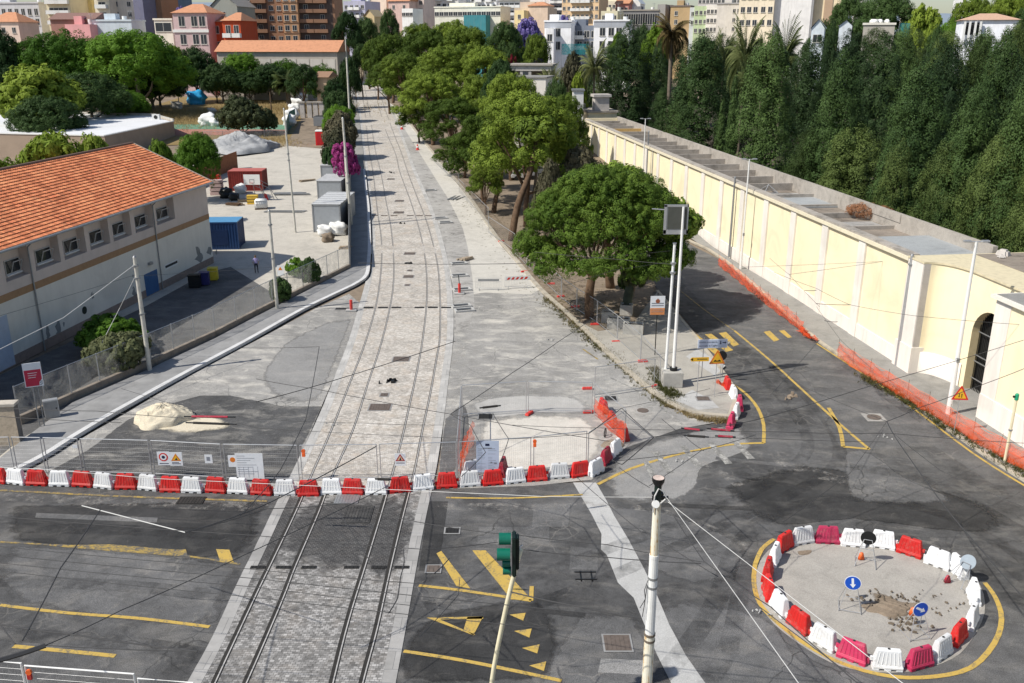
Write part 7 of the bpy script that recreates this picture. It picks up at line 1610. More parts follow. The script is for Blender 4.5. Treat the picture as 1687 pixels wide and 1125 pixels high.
# ------------------------------------------------------------------ VEGETATION
def foliage(name, blobs, mat, npuff, leaves, pr, ls, seed=0, core=.78, low=-.55, parent=None, asp=.55, stretch=1.0, inner=.85, pts=None, fill=90):
    rng = np.random.default_rng(seed); B = np.array(blobs, float); c, r = B[:, :3], B[:, 3:6]
    w = (r[:, 0]*r[:, 1] + r[:, 0]*r[:, 2] + r[:, 1]*r[:, 2]); w /= w.sum()
    P, Nn = pts if pts else ([], [])
    while len(P) < npuff:
        k = rng.choice(len(B), p=w); d = rng.normal(size=3); d /= np.linalg.norm(d)
        if d[2] < low and rng.random() < .9: continue
        q = c[k] + d * r[k] * rng.uniform(inner, 1.03)
        e = ((q - c) / (r * .82)); 
        if (np.einsum('ij,ij->i', e, e) < 1).any() and rng.random() < .93: continue
        nn = d / r[k]; P.append(q); Nn.append(nn / np.linalg.norm(nn))
    P, Nn = np.array(P), np.array(Nn); prs = pr * rng.uniform(.55, 1.4, (len(P), 1))
    P = np.repeat(P, leaves, 0); Nn = np.repeat(Nn, leaves, 0); prs = np.repeat(prs, leaves, 0); n = len(P)
    d = Nn * .75 + rng.normal(size=(n, 3)); d /= np.linalg.norm(d, axis=1)[:, None]
    p = P + d * prs * rng.uniform(.74, 1.08, (n, 1)) * np.array([1, 1, stretch])
    nr = d * 1.25 + rng.normal(size=(n, 3)) * .24 + Nn * .2; nr /= np.linalg.norm(nr, axis=1)[:, None]
    a = np.cross(nr, rng.normal(size=(n, 3))); a /= np.linalg.norm(a, axis=1)[:, None]; b = np.cross(nr, a)
    s = ls * rng.uniform(.6, 1.35, (n, 1)); a = a * s; b = b * s * asp
    V = np.stack([p - a, p - b * .9 + a * .1, p + a, p + b * .9 - a * .1], 1).reshape(-1, 3)
    Fq = np.arange(4 * n).reshape(-1, 4)
    if core:
        q = rng.normal(size=(len(B), fill, 3)); q /= np.linalg.norm(q, axis=2)[:, :, None]
        ctr = (c[:, None] + q * r[:, None] * rng.uniform(.25, core + .06, (len(B), fill, 1))).reshape(-1, 3); n2 = len(ctr)
        a2 = rng.normal(size=(n2, 3)); a2 /= np.linalg.norm(a2, axis=1)[:, None]; b2 = np.cross(a2, rng.normal(size=(n2, 3))); b2 /= np.linalg.norm(b2, axis=1)[:, None]
        s2 = np.minimum(np.repeat(r.min(1), fill)[:, None] * .26, ls * 3.2); a2 = a2 * s2; b2 = b2 * s2 * .7
        V2 = np.stack([ctr - a2, ctr - b2, ctr + a2, ctr + b2], 1).reshape(-1, 3); Fq = np.vstack([Fq, len(V) + np.arange(4 * n2).reshape(-1, 4)]); V = np.vstack([V, V2])
    if False:
        nu, nv = 12, 8; cv_, cf = [], []
        for k in range(len(B)):
            o = len(V) + len(cv_)
            for j in range(nv + 1):
                for i in range(nu):
                    th, ph = math.pi * j / nv, 2 * math.pi * i / nu; q = np.array([math.sin(th)*math.cos(ph), math.sin(th)*math.sin(ph), math.cos(th)])
                    cv_.append(c[k] + q * r[k] * core * (1 + .12 * math.sin(5*ph + k) * math.sin(4*th)))
            for j in range(nv):
                for i in range(nu): cf.append((o + j*nu + i, o + (j+1)*nu + i, o + (j+1)*nu + (i+1) % nu, o + j*nu + (i+1) % nu))
        V = np.vstack([V, np.array(cv_)]); Fq = np.vstack([Fq, np.array(cf)])
    me = bpy.data.meshes.new(name); me.vertices.add(len(V)); me.vertices.foreach_set('co', V.astype(np.float32).ravel())
    me.loops.add(Fq.size); me.loops.foreach_set('vertex_index', Fq.astype(np.int32).ravel()); me.polygons.add(len(Fq)); me.polygons.foreach_set('loop_start', np.arange(0, Fq.size, 4, dtype=np.int32))
    me.update(calc_edges=True); me.validate(); me.materials.append(mat)
    o = bpy.data.objects.new(name, me); COL.objects.link(o)
    if parent: o.parent = parent
    return o
def limbs(paths, mat, parent, name='trunk'):
    mb = MB()
    for pts, r0, r1 in paths:
        k = len(pts); mb.tube(smooth_line(pts, 3), [r0 + (r1 - r0) * i / ((k-1)*3) for i in range((k-1)*3 + 1)], 8)
    return ob(name, mb, mat, parent, True)
def rs(rng, a, b): return float(rng.uniform(a, b))
PROTO = {}
def proto(key, r, h, build):
    t = thing('tree', 'x', 'tree'); build(t); reg(t); PROTO[key] = [t, r, h, False]
def pine_build(seed, mat, Rr=6.0, Ht=14.0, z0=5.0, nb=22, np_=520, lv=105, pr=.54, ls=.095):
    """separate flattened clouds of needles on spreading limbs, with gaps between them"""
    def f(t):
        rng = np.random.default_rng(seed); bl = []; br = []
        for i in range(nb):
            a = 2.39996*i + rs(rng, -.3, .3); k = (i + .6)/nb; q = Rr*.80*math.sqrt(k); z = Ht - 1.3 - (Ht - z0 - 1.6)*(k**1.25)*rs(rng, .72, 1.05); s = rs(rng, 1.25, 1.95)
            x, y = q*math.cos(a), q*math.sin(a); bl.append((x, y, z, s, s, s*rs(rng, .55, .75)))
            if i % 3 == 1: br.append(([(.1,.2,z0*.7),(x*.5,y*.5,z*.72),(x*.92,y*.92,z - s*.3)], .15, .05))
        foliage('crown', bl, mat, np_, lv, pr, ls, seed, parent=t, core=.74, low=-.25, fill=80)
        limbs([([(0,0,-.3),(.2,.1,z0*.5),(.1,.3,z0),(0,0,Ht*.72)], .34, .14)] + br, M['bark'], t)
    return f
for i in range(3): proto(f'pine{i}', 6.0, 14.0, pine_build(40 + i, M['pine']))
proto('darkpine', 6.0, 14.0, pine_build(50, M['broadd']))
def cyp_build(seed, mat, Rr, Ht, np_, lv=120, pr=.70, ls=.085, spires=1, pw=.74):
    """teardrop crowns of revolution with a bumpy skin of small leaf puffs"""
    def f(t):
        rng = np.random.default_rng(seed); P, N, bl = [], [], []
        def prof(u): return ((u + .05) ** .32) * max(0., 1 - u) ** pw / .80
        sp = [(0, 0, 1.0, 1.0)] + [(Rr*rs(rng, .35, .55)*math.cos(a), Rr*rs(rng, .35, .55)*math.sin(a), rs(rng, .62, .86), rs(rng, .5, .7)) for a in rng.uniform(0, 6.28, spires - 1)]
        tot = sum(q[2]*q[3] for q in sp)
        for (ox, oy, hk, rk) in sp:
            h, R0 = Ht*hk, Rr*rk; n = int(np_ * hk * rk / tot); ph = rng.uniform(0, 6.28, 6)
            k = 0
            while k < n:
                u = rng.random() ** .95
                if rng.random() > prof(u) + .08: continue
                a = rng.uniform(0, 6.28); w = 1 + .13*math.sin(3*a + ph[0] + 4*u) + .10*math.sin(5*a + 9*u + ph[1]) + .09*math.sin(2*a - 14*u + ph[2]); r = R0*prof(u)*w*rng.uniform(.86, 1.03)
                P.append((ox + r*math.cos(a), oy + r*math.sin(a), h*(.02 + .98*u))); v = np.array([math.cos(a), math.sin(a), .22 + .9*u*u]); N.append(v/np.linalg.norm(v)); k += 1
            for j in range(7): u = .04 + .86*j/7; q = R0*prof(u)*.86; bl.append((ox, oy, h*(.04 + .96*u), q, q, h/10))
        foliage('crown', bl, mat, len(P), lv, pr, ls, seed, parent=t, stretch=1.25, core=.72, pts=(P, N), fill=150)
        limbs([([(0,0,-.3),(0,0,Ht*.1),(0,0,Ht*.3)], Rr*.1 + .08, .08)], M['barkg'], t)
    return f
proto('cyp0', 4.2, 18.0, cyp_build(60, M['cyp'], 4.2, 18.0, 450, spires=1, pw=.66)); proto('cyp1', 4.2, 18.0, cyp_build(61, M['cyp'], 4.2, 18.0, 450, pw=.62)); proto('cypd', 4.0, 18.0, cyp_build(62, M['cypd'], 4.0, 18.0, 420, spires=2, pw=.62)); proto('cypb', 4.6, 15.0, cyp_build(63, M['cypb'], 4.6, 15.0, 400, spires=2, pw=.56))
proto('cyp2', 4.6, 16.0, cyp_build(64, M['cypb'], 4.6, 16.0, 440, pw=.52)); proto('slim', 1.2, 10.0, cyp_build(65, M['cyp'], 1.2, 10.0, 300, 60, .26, .06, pw=.85))
def broad_build(seed, mat, Rr=7.0, Ht=14.0, nb=20, np_=480, lv=90, pr=.68, ls=.135, z0=2.0, bark='barkg'):
    def f(t):
        rng = np.random.default_rng(seed); bl = [(0, 0, z0 + (Ht-z0)*.45, Rr*.72, Rr*.72, (Ht-z0)*.42)]
        for i in range(nb):
            d = rng.normal(size=3); d /= np.linalg.norm(d); d[2] = abs(d[2]) * .9 - .25; s = rs(rng, .28, .42) * Rr
            bl.append((d[0]*Rr*.62, d[1]*Rr*.62, z0 + (Ht-z0)*.42 + d[2]*(Ht-z0)*.5, s, s, s*.8))
        foliage('crown', bl, mat, np_, lv, pr, ls, seed, low=-.7, parent=t, core=.66)
        q = Ht/14; limbs([([(0,0,-.3),(.1,0,z0+.5*q),(0,0,Ht*.5)], .38*q, .18*q), ([(.1,0,z0),(Rr*.3,.4*q,z0+2*q),(Rr*.45,.2*q,z0+3.5*q)], .2*q, .07*q), ([(0,0,z0),(-Rr*.3,-.3*q,z0+2*q),(-Rr*.45,.1*q,z0+3.5*q)], .2*q, .07*q)], M[bark], t)
    return f
proto('broad0', 7, 14, broad_build(70, M['broad'])); proto('broad1', 7, 14, broad_build(71, M['broad'])); proto('dark0', 7, 14, broad_build(72, M['broadd'])); proto('lime', 5, 10, broad_build(73, M['lime'], 5, 10, 12, 260, 36, .6, .28, 1.2)); proto('olive', 4, 6, broad_build(74, M['olive'], 4, 6, 12, 260, 40, .5, .2, .4)); proto('brown', 4, 7, broad_build(75, M['brownleaf'], 4, 7, 12, 280, 40, .5, .2, .5)); proto('jac', 6, 12, broad_build(76, M['jacar'], 6, 12, 14, 300, 36, .7, .3, 3)); proto('boug', 3, 5, broad_build(77, M['bougain'], 3, 5, 10, 170, 40, .42, .2, .3)); proto('redb', 3, 5, broad_build(78, M['redflower'], 3, 5, 10, 170, 36, .42, .2, .3)); proto('bush', 2, 2.6, broad_build(79, M['broadd'], 2, 2.6, 10, 200, 40, .26, .13, .1)); proto('gbush', 2, 2.6, broad_build(80, M['broad'], 2, 2.6, 10, 200, 40, .26, .13, .1)); proto('obush', 2, 2.6, broad_build(81, M['olive'], 2, 2.6, 10, 220, 40, .26, .13, .1))
def palm_build(seed, mat, n=70, L=4.7, Ht=9.0, dry=False, fan=False, tr=.28):
    def f(t):
        rng = np.random.default_rng(seed); mb = MB()
        for i in range(n):
            a = 2.4*i; el = rs(rng, -.5, 1.35) if not dry else rs(rng, -1.3, 1.0); Lf = L * rs(rng, .75, 1.1); pts = []
            for k in range(9):
                u = k / 8; e = el - 1.5*u*u*(.6 + .4*(el < .5)); 
                if k: x += Lf/8*math.cos(e); z += Lf/8*math.sin(e)
                else: x, z = .15, Ht
                pts.append((x, z))
            ca, sa = math.cos(a), math.sin(a)
            for k in range(8):
                for sgn in (-1, 1):
                    for jj in range(3):
                        u = (k + jj/3) / 8; (xa, za), (xb, zb) = pts[k], pts[k+1]; x0_, z0_ = xa + (xb-xa)*jj/3, za + (zb-za)*jj/3; wl = L*.24*math.sin(math.pi*min(.97, u*.85 + .15)) * (1.6 if fan else 1); x1_, z1_ = x0_ + wl*.55, z0_ - wl*.35
                        p0 = (x0_*ca, x0_*sa, z0_); p1 = ((x0_+.2)*ca, (x0_+.2)*sa, z0_ + .01); tip = (x1_*ca - sgn*wl*sa, x1_*sa + sgn*wl*ca, z1_)
                        mb.add([p0, p1, tip], [(0,1,2)])
            mb.tube([(q[0]*ca, q[0]*sa, q[1]) for q in pts[::2]], .03, 3, cap=False)
        ob('crown', mb, mat, t); limbs([([(0,0,-.3),(.05,0,Ht*.5),(0,0,Ht)], tr*1.1, tr)], M['barkg'], t)
    return f
proto('palm', 4.5, 13.4, palm_build(90, M['palm'])); proto('palmdry', 2.4, 11.6, palm_build(91, M['palmdry'], 60, 2.8, 9.5, True)); proto('fanpalm', 2.6, 5.5, palm_build(92, M['palm'], 44, 2.6, 3.8, False, True, .35))
CNT = {}
def tree(kind, px, yt, wpx, Y, label, group=None, name='tree', pm_=None, X=None, base=None, rz=None, hz=None):
    t, r, h, used_ = PROTO[kind]; ym = yt + wpx*.5
    p = A(px, ym, Y); x = p.x if X is None else X; z0 = T(Y) if base is None else base
    ht = (A(px, yt, Y).z - z0) if hz is None else hz; s = wpx*mpp(Y, ym)/2/r; loc = (x, Y, z0); rz = random.uniform(0, 6.28) if rz is None else rz; sc = (s, s, max(.2, ht/h))
    if not used_:
        PROTO[kind][3] = True; t.location = loc; t.rotation_euler = (0,0,rz); t.scale = sc; t['label'] = label
        if group: t['group'] = group
        o = t
    else: o = dup(t, loc, rz, label, group, sc)
    old = o.name; o.name = name
    if not used_: KIDS[o.name] = KIDS[old]
    return o
random.seed(21)
# --- hero stone pine
def hero():
    b = G(972, 524, .02); t = thing('stone_pine', 'big round stone pine with a low trunk beside the lamp post', 'tree', b); rng = np.random.default_rng(5); bl = []; br = []
    for i in range(46):
        a = 2.39996*i; k = (i + .5)/46; q = 5.9*math.sqrt(k)*.90; z = 10.7 - 3.9*k**1.5 + rs(rng, -.25, .25); s = rs(rng, 1.05, 1.6); x, y = 1.1 + q*math.cos(a), .8 + q*math.sin(a); bl.append((x, y, z, s, s, s*.72))
        if i % 4 == 2: br.append(([(.2,.2,3.6),(x*.5,y*.5,z*.66),(x*.92,y*.92,z - .5)], .13, .04))
    for i in range(26):
        a = 6.283*i/26; s = rs(rng, 1.05, 1.5); bl.append((1.1 + (5.7 + rs(rng,-.5,.4))*math.cos(a), .8 + (5.5 + rs(rng,-.5,.4))*math.sin(a), 5.1 + rs(rng,-.5,.7), s, s, s*.75))
    foliage('crown', bl, M['pineh'], 1450, 130, .37, .062, 5, low=-.3, parent=t, core=.76, fill=130)
    limbs(br, M['bark'], t, 'limb')
    tr = limbs([([(0,0,-.2),(-.12,.05,1.6),(.05,.1,3.2),(.5,.4,5.2)], .40, .28), ([(.05,.1,3.2),(1.8,.3,4.6),(3.6,.6,6.2)], .26, .12), ([(.1,.1,3.4),(-1.4,.6,4.8),(-3.0,1.0,6.2)], .24, .1), ([(.1,.1,3.3),(.6,-1.4,4.6),(1.2,-3.0,6.0)], .2, .08)], M['bark'], t)
hero()
b = G(1006, 474, .02); t = thing('pine_trunk_tree', 'second leaning pine trunk behind the stone pine', 'tree', b); limbs([([(0,0,-.2),(-.3,.1,2.4),(-.5,.2,5.2),(-.2,.3,7.5)], .42, .25)], M['bark'], t); foliage('crown', [(-.3,.3,8.6,3.2,3.2,1.9),(1.6,1,8.0,2,2,1.3),(-1.8,-.6,8.2,2,2,1.4)], M['pineh'], 130, 55, .55, .22, 6, parent=t)
b = G(1030, 515, .02); t = thing('mossy_trunk_tree', 'leaning greenish trunk behind the concrete planters', 'tree', b); limbs([([(0,0,-.2),(.35,.2,2.2),(.9,.4,4.6),(1.4,.6,6.4)], .42, .26)], plain('mossy bark', (.06,.075,.055,1), .9, .4, 3), t); foliage('crown', [(2.2,.8,7.6,2.8,2.8,1.7),(3.6,1.2,7.0,2,2,1.2)], M['pineh'], 100, 55, .55, .22, 7, parent=t)
tree('olive', 1045, 455, 48, 70, 'small grey green sapling crown hanging under the stone pine at the right', base=1.6, hz=4.0, name='sapling')
tree('bush', 1030, 500, 34, 75, 'shrub growing in the back concrete planter', base=.6, hz=1.5, name='shrub')
# --- pines of the verge, near to far
verge = [
 ('pine0',868,150,200,104,'big leaning pine nearest beyond the stone pine'),('pine1',795,186,115,116,'bright pine overhanging the concrete lane'),('pine2',800,268,64,110,'small young pine at the verge fence'),
 ('pine2',930,155,95,118,'pine at the right end of the verge above the juniper'),('pine0',765,218,105,134,'low pine crown over the verge kerb'),('pine1',842,118,125,132,'tall pine behind the leaning one'),('darkpine',828,98,80,150,'dark grey green conifer among the bright pines'),
 ('pine2',712,118,130,165,'yellow green pine leaning over the track'),('pine0',745,160,120,150,'broad pine crown over the rubble lane'),('pine1',800,120,110,158,'mid green pine beside the dark conifer'),('pine0',690,168,70,168,'small bright pine closest to the track edge'),
 ('pine1',665,85,110,205,'pine at the bend of the far track'),('pine2',735,75,130,195,'broad yellow green pine in the middle of the mass'),('pine0',800,75,110,190,'dense pine left of the jacaranda'),('pine1',640,100,80,215,'pine hanging over the far track'),
 ('pine2',645,55,90,250,'dark topped pine near the far end of the track'),('pine0',705,48,110,240,'pine in the far row, third from the track end'),('pine1',770,42,110,235,'pine in the far row below the long flats'),('darkpine',832,35,75,230,'dark pine in the far row beside the jacaranda'),('pine2',690,38,80,285,'flat topped far pine below the white house'),('pine0',745,32,90,280,'flat topped far pine below the long flats'),('darkpine',640,14,42,300,'tall dark conifer standing above the far pines'),('darkpine',605,28,60,310,'dark pine cluster at the far track end'),('pine1',620,62,60,260,'small pine beside the pale ruined wall'),('darkpine',572,18,60,300,'dark tree left of the far track end'),('darkpine',595,72,40,270,'small dark tree over the far end of the track'),('pine2',840,45,60,250,'small pine left of the violet jacaranda')]
for k, px, yt, w, Y, lab in verge: tree(k, px, yt, w, Y, lab, 'pines of the verge', name='pine_tree')
for i, (bx_, by_, tx, ty, r0) in enumerate([(842,396,885,250,.42),(813,350,828,290,.33),(878,340,884,285,.28),(795,320,793,262,.16)]):
    b = G(bx_, by_, .02); t = thing('pine_tree', ['thick leaning pine trunk rising from the verge fence','upright dark pine trunk left of the leaning one','pale straight trunk right of the leaning pine','thin trunk by the verge kerb'][i], 'tree', b); e = A(tx, ty, b.y + 2) - b
    limbs([([(0,0,-.2),(e.x*.25,.5,e.z*.4),(e.x*.7,1.2,e.z*.75),(e.x,2,e.z+1.2)], r0, r0*.6)], M['bark'] if i != 2 else M['barkg'], t); foliage('crown', [(e.x,2,e.z+2.2,2.2,2.2,1.3),(e.x+1.2,2.6,e.z+1.8,1.6,1.6,1.0)], M['pine'], 70, 46, .6, .26, 30+i, parent=t)
tree('brown',955,240,98,101,'brownish green juniper behind the stone pine','dark shrubs by the wall end',name='juniper'); tree('brown',905,262,60,96,'low brownish juniper left of the bigger one','dark shrubs by the wall end',name='juniper'); tree('dark0',916,115,55,140,'dark round tree before the portico',name='round_tree'); tree('brown',945,84,48,185,'greyish bare looking tree right of the portico',name='bare_tree'); tree('lime',952,112,34,175,'lime green shrub left of the slim dark cypress',name='shrub'); tree('pine1',884,54,56,215,'pale green pine in front of the white houses',name='pine_tree'); tree('lime',905,140,40,160,'bright shrub under the portico',name='shrub')
tree('jac',868,30,66,262,'violet blossoming jacaranda above the pines',name='jacaranda'); tree('jac',845,44,44,258,'smaller violet jacaranda at the left',name='jacaranda'); tree('jac',932,26,50,318,'jacaranda behind the white houses, seen over their roof',name='jacaranda'); tree('jac',297,12,34,300,'violet tree behind the pink house',name='jacaranda'); tree('jac',362,22,44,296,'violet tree behind the red house',name='jacaranda'); tree('redb',843,84,32,190,'round red flowering shrub above the portico',name='flowering_shrub')
# --- left trees
left = [('broad0',110,36,170,212,'big bright green tree, left one of the large pair'),('broad1',225,36,190,208,'biggest bright green tree at the left, before the slate block'),('lime',60,98,150,170,'lighter green tree in front of the large pair at the left edge'),('dark0',-2,30,90,205,'dark tree at the far left edge'),('dark0',150,110,130,185,'dark lower tree between the large green ones'),('dark0',322,68,90,252,'dark grey green tree left of the long shed'),('broad1',400,80,80,255,'mixed green tree before the long shed'),('dark0',365,98,70,247,'dark tree mass left of the fan palm'),('dark0',445,98,80,250,'dark rounded tree behind the fan palm'),('broad0',470,90,60,255,'mid green tree before the shed doors'),('lime',285,66,40,246,'pale blossoming branch tree beside the big green one'),('dark0',262,112,90,236,'dark tree over the dry field edge'),('dark0',410,112,60,248,'dark shrub tree above the dry field'),('broad1',390,52,46,300,'round green tree before the balconies of the brown block'),('broad0',355,112,46,250,'green patchy tree left of the fan palm'),('darkpine',500,105,60,215,'dark low tree left of the hedge'),('broad0',530,98,60,225,'green tree at the top of the hedge row'),('dark0',575,85,40,232,'dark tree in front of the shed corner'),('dark0',80,150,120,160,'dark tree base at the left behind the white roof'),('broad1',165,58,130,228,'bright tree crown between the two large green trees'),('dark0',250,96,120,224,'dark tree under the biggest green crown'),('broad0',25,62,110,222,'green crown at the left edge behind the lighter tree'),('broad0',200,140,90,192,'lower bright green crown above the white roof')]
for k, px, yt, w, Y, lab in left: tree(k, px, yt, w, Y, lab, 'trees beyond the yard', name='broadleaf_tree')
tree('olive',400,158,80,178,'round grey green bush in the dry field',name='bush'); tree('olive',215,152,60,196,'grey green bush beside the red digger',name='bush'); tree('olive',440,178,36,180,'small grey bush right of the round one',name='bush'); tree('fanpalm',474,118,58,236,'fan palm at the top of the yard track',name='fan_palm')
hedge = [('dark0',552,122,50,196,'hedge tree at the far end of the row beside the track'),('dark0',557,142,56,180,'hedge tree second from the far end of the row'),('broad0',558,166,58,165,'light green hedge tree in the middle of the row'),('brown',560,182,66,150,'brownish hedge tree behind the bougainvillea'),('brown',556,210,60,136,'olive hedge tree left of the bougainvillea')]
for k, px, yt, w, Y, lab in hedge: tree(k, px, yt, w, Y, lab, 'hedge trees beside the track', name='hedge_tree')
tree('boug',567,223,52,121,'magenta bougainvillea beside the cabins',base=3.2,hz=5.2,name='bougainvillea'); tree('bush',548,235,44,131,'dark green shrub below the bougainvillea',name='shrub')
tree('broad1',325,208,90,118,'dark green tree behind the tiled house corner',name='broadleaf_tree'); tree('lime',92,203,150,92,'light green tree rising behind the tiled roof at the left',base=0,name='broadleaf_tree'); tree('lime',10,250,110,86,'light green tree at the left edge behind the tiled roof',name='broadleaf_tree'); tree('lime',155,208,90,96,'second light green tree behind the tiled roof',name='broadleaf_tree'); tree('lime',262,220,60,104,'thin pale green tree at the ridge end of the tiled house',name='broadleaf_tree')
tree('gbush',185,540,118,60.5,'bright green bush between the fence and the house',hz=2.6,name='bush'); tree('obush',200,556,104,56.5,'big grey green bush overhanging the left pavement fence',hz=2.9,name='bush'); tree('bush',462,452,44,73,'dark ivy bush beside the white pole',hz=2.3,name='bush'); tree('bush',512,425,44,79,'dark climbing bush on the fence near the hoarding',hz=2.6,name='bush'); tree('gbush',487,432,34,82,'small bright shrub behind the fence notices',hz=1.8,name='shrub')
# --- cypress grove behind the yellow wall
def beh(px, off): return (33.3 + off) / ((px - CX) / F / 1.015 + .1224)
grove = [
 (9,[('cypd',1040,38,95),('cyp0',1003,74,62),('slim',1047,143,26),('cypd',976,96,36),('cyp1',1090,150,50),('cyp0',1155,58,122),('slim',1190,166,24),('slim',1211,130,28),('cyp1',1265,62,128),('cypb',1330,215,80),('cypb',1402,212,150),('cyp0',1386,92,118),('cyp1',1512,116,150),('cypb',1480,235,90),('cyp2',1562,238,120),('cyp0',1605,138,130),('cyp2',1650,225,140),('cyp1',1700,120,130),('cyp2',1720,260,140),('cypb',1110,200,40)]),
 (24,[('cypd',1088,64,46),('cypd',1125,70,56),('cypd',1216,85,80),('cypd',1330,72,90),('cypd',1452,60,110),('cypd',1560,78,110),('cyp0',1648,62,120),('cypd',1710,60,120)]),  # dark leaves in the back rows paint the shade between the trees
 (44,[('cypd',1190,58,76),('cypd',1243,70,76),('cyp0',1292,74,76),('cypd',1371,36,40),('cypd',1345,62,76),('cypd',1412,58,84),('cyp1',1484,54,84),('cypd',1542,66,90),('cypb',1602,58,90),('cyp2',1664,48,100)]),
 (75,[('cyp0',1160,62,60),('cypb',1215,62,60),('cyp2',1440,50,80),('cypb',1500,48,80),('cyp2',1558,56,80),('cyp0',1620,52,80),('cyp2',1680,40,90),('cypd',1395,50,60)])]
rown = ['first','second','third','fourth']; sh = {'cypd':'dark dense cypress','cyp0':'green cypress','cyp1':'mid green cypress','cypb':'olive green cypress','cyp2':'broad olive cypress','slim':'slim pointed cypress'}
for ri, (off, L_r) in enumerate(grove):
    L_r = sorted(L_r, key=lambda q: q[1])
    for i, (k, px, yt, w) in enumerate(L_r):
        w *= 1.02 if k != 'slim' and ri == 0 else 1.0
        o_ = off + (1 if k == 'slim' else 0) + (-1.5 if yt > 180 else 0) + w*.02
        lab = f'{sh[k]} behind the yellow wall, {ORD[i] if i < 16 else ["seventeenth","eighteenth","nineteenth","twentieth"][i-16]} from the left in the {rown[ri]} row'
        tree(k, px, yt, w, beh(px, o_), lab, 'cypresses behind the wall', name='cypress')
for px, yt, w, o_, lab in ((1790,110,130,12,'green cypress beyond the right edge, nearest the wall'),(1800,60,130,30,'tall cypress beyond the right edge, behind the nearest one'),(1880,90,140,18,'cypress farthest beyond the right edge'),(1850,40,130,50,'cypress deep in the grove beyond the right edge'),(1950,60,150,34,'cypress at the outer end of the grove beyond the right edge')): tree('cyp1', px, yt, w, beh(px, o_), lab, 'cypresses behind the wall', name='cypress')
hill = [('lime',1520,-4,80,240,'lime green tree on the hill above the terrace'),('darkpine',1460,-12,130,255,'wide dark pine on the hill left of the lime green tree'),('darkpine',1400,-10,90,275,'dark pine at the top of the hill left of the orange roof'),('dark0',1415,16,70,262,'round green tree beside the cream block'),('broad0',1565,18,60,225,'dark spreading tree left of the white villa'),('pine1',1600,-8,90,245,'umbrella pine above the white villa'),('pine2',1660,-14,110,240,'bright umbrella pine at the top right corner'),('darkpine',1690,10,80,225,'dark pine at the right edge above the villa'),('dark0',1545,30,50,220,'low dark tree below the lime green one'),('dark0',1360,22,70,290,'green tree before the cream block'),('dark0',1620,44,50,185,'dark shrub before the villa porch'),('lime',1085,30,60,255,'lime green tree left of the dry palm'),('lime',1020,46,44,262,'pale green tree beside the right white house'),('dark0',1060,30,50,300,'green tree before the dark office block')]
for k, px, yt, w, Y, lab in hill: tree(k, px, yt, w, Y, lab, 'trees on the far hill', name='hill_tree')
for k, px, yt, w, Y, lab in [('palmdry',1108,12,56,170,'tall palm with dry brown drooping fronds'),('palm',1232,8,74,150,'large date palm with orange heart, left of the two big ones'),('palm',1297,6,72,145,'large date palm, right of the two big ones'),('palm',1196,34,50,165,'smaller date palm left of the big ones'),('palm',1176,38,40,175,'small date palm at the left of the palm group'),('palm',1262,34,40,165,'small palm between the two big ones'),('palm',980,56,58,175,'palm with spreading fronds behind the slim cypress'),('palm',908,96,50,168,'low palm beside the portico'),('palm',1236,74,50,140,'palm half hidden among the cypresses')]:
    tree(k, px, yt, w, Y, lab, 'palms', name='palm_tree')
tree('boug',1352,330,58,77.5,'x',name='x',hz=.1) if False else None
# dry brush on the wall roof
q = W(1425, 352, 7.1); dm = leafmat('dead brush', (.16,.06,.03,1), (.34,.17,.09,1)); t = thing('dead_brush', 'reddish brown dead brush lying on the roof of the yellow wall', 'brush', q); foliage('twigs', [(0,0,.25,1.5,1.2,.45),(1.2,-.4,.2,.9,.8,.35)], dm, 120, 30, .25, .13, 8, parent=t, asp=.15)
# weeds along kerbs (ground cover)
def weeds(name, px, width, n, mat, seed, ls=.16, zb=.0, h=.18):
    rng = np.random.default_rng(seed); P = [G(*p) for p in smooth_line(px, 4)]; V, Fc = [], []
    for i in range(n):
        k = rng.integers(0, len(P)-1); q = P[k].lerp(P[k+1], rng.random()); x, y = q.x + rng.normal(0, width), q.y + rng.normal(0, width)
        for j in range(5):
            a = rng.uniform(0, 6.28); s = ls*rng.uniform(.5, 1.4); b = len(V); hx = h*rng.uniform(.4, 1.4); ox, oy = rng.normal(0, .06, 2)
            V += [(x+ox, y+oy, T(y)+zb), (x+ox+.05*math.sin(a), y+oy+.05*math.cos(a), T(y)+zb), (x+ox+s*math.cos(a), y+oy+s*math.sin(a), T(y)+zb+hx)]; Fc.append((b, b+1, b+2))
    me = bpy.data.meshes.new(name); me.from_pydata(V, [], Fc); me.materials.append(mat); o = bpy.data.objects.new(name, me); COL.objects.link(o); o['kind'] = 'stuff'; o['label'] = 'weeds and dry grass growing along a kerb'; return o
weeds('weeds', [(900,492),(940,530),(985,568),(1040,612),(1085,650),(1110,668)], .35, 900, M['weed'], 1)
weeds('weeds', [(1105,668),(1150,690),(1200,694)], .15, 250, M['weed'], 2)
weeds('weeds', [(1420,622),(1500,668),(1590,725),(1687,783),(1750,820)], .25, 900, M['weed'], 3, zb=.1)
weeds('weeds', [(1075,610),(1090,640),(1112,655)], .25, 300, M['weed'], 4, zb=.12)
weeds('leaf_litter', [(780,330),(850,400),(930,480),(1000,520)], 1.6, 1500, M['weed'], 5, .1, .02, .05)
weeds('dry_grass', [(250,205),(330,190),(430,182),(500,178)], 9, 5000, M['drygrass'], 6, .7, .05, .8)
weeds('dry_grass', [(400,236),(430,232),(470,240)], 2, 700, M['drygrass'], 7, .5, .05, .5)
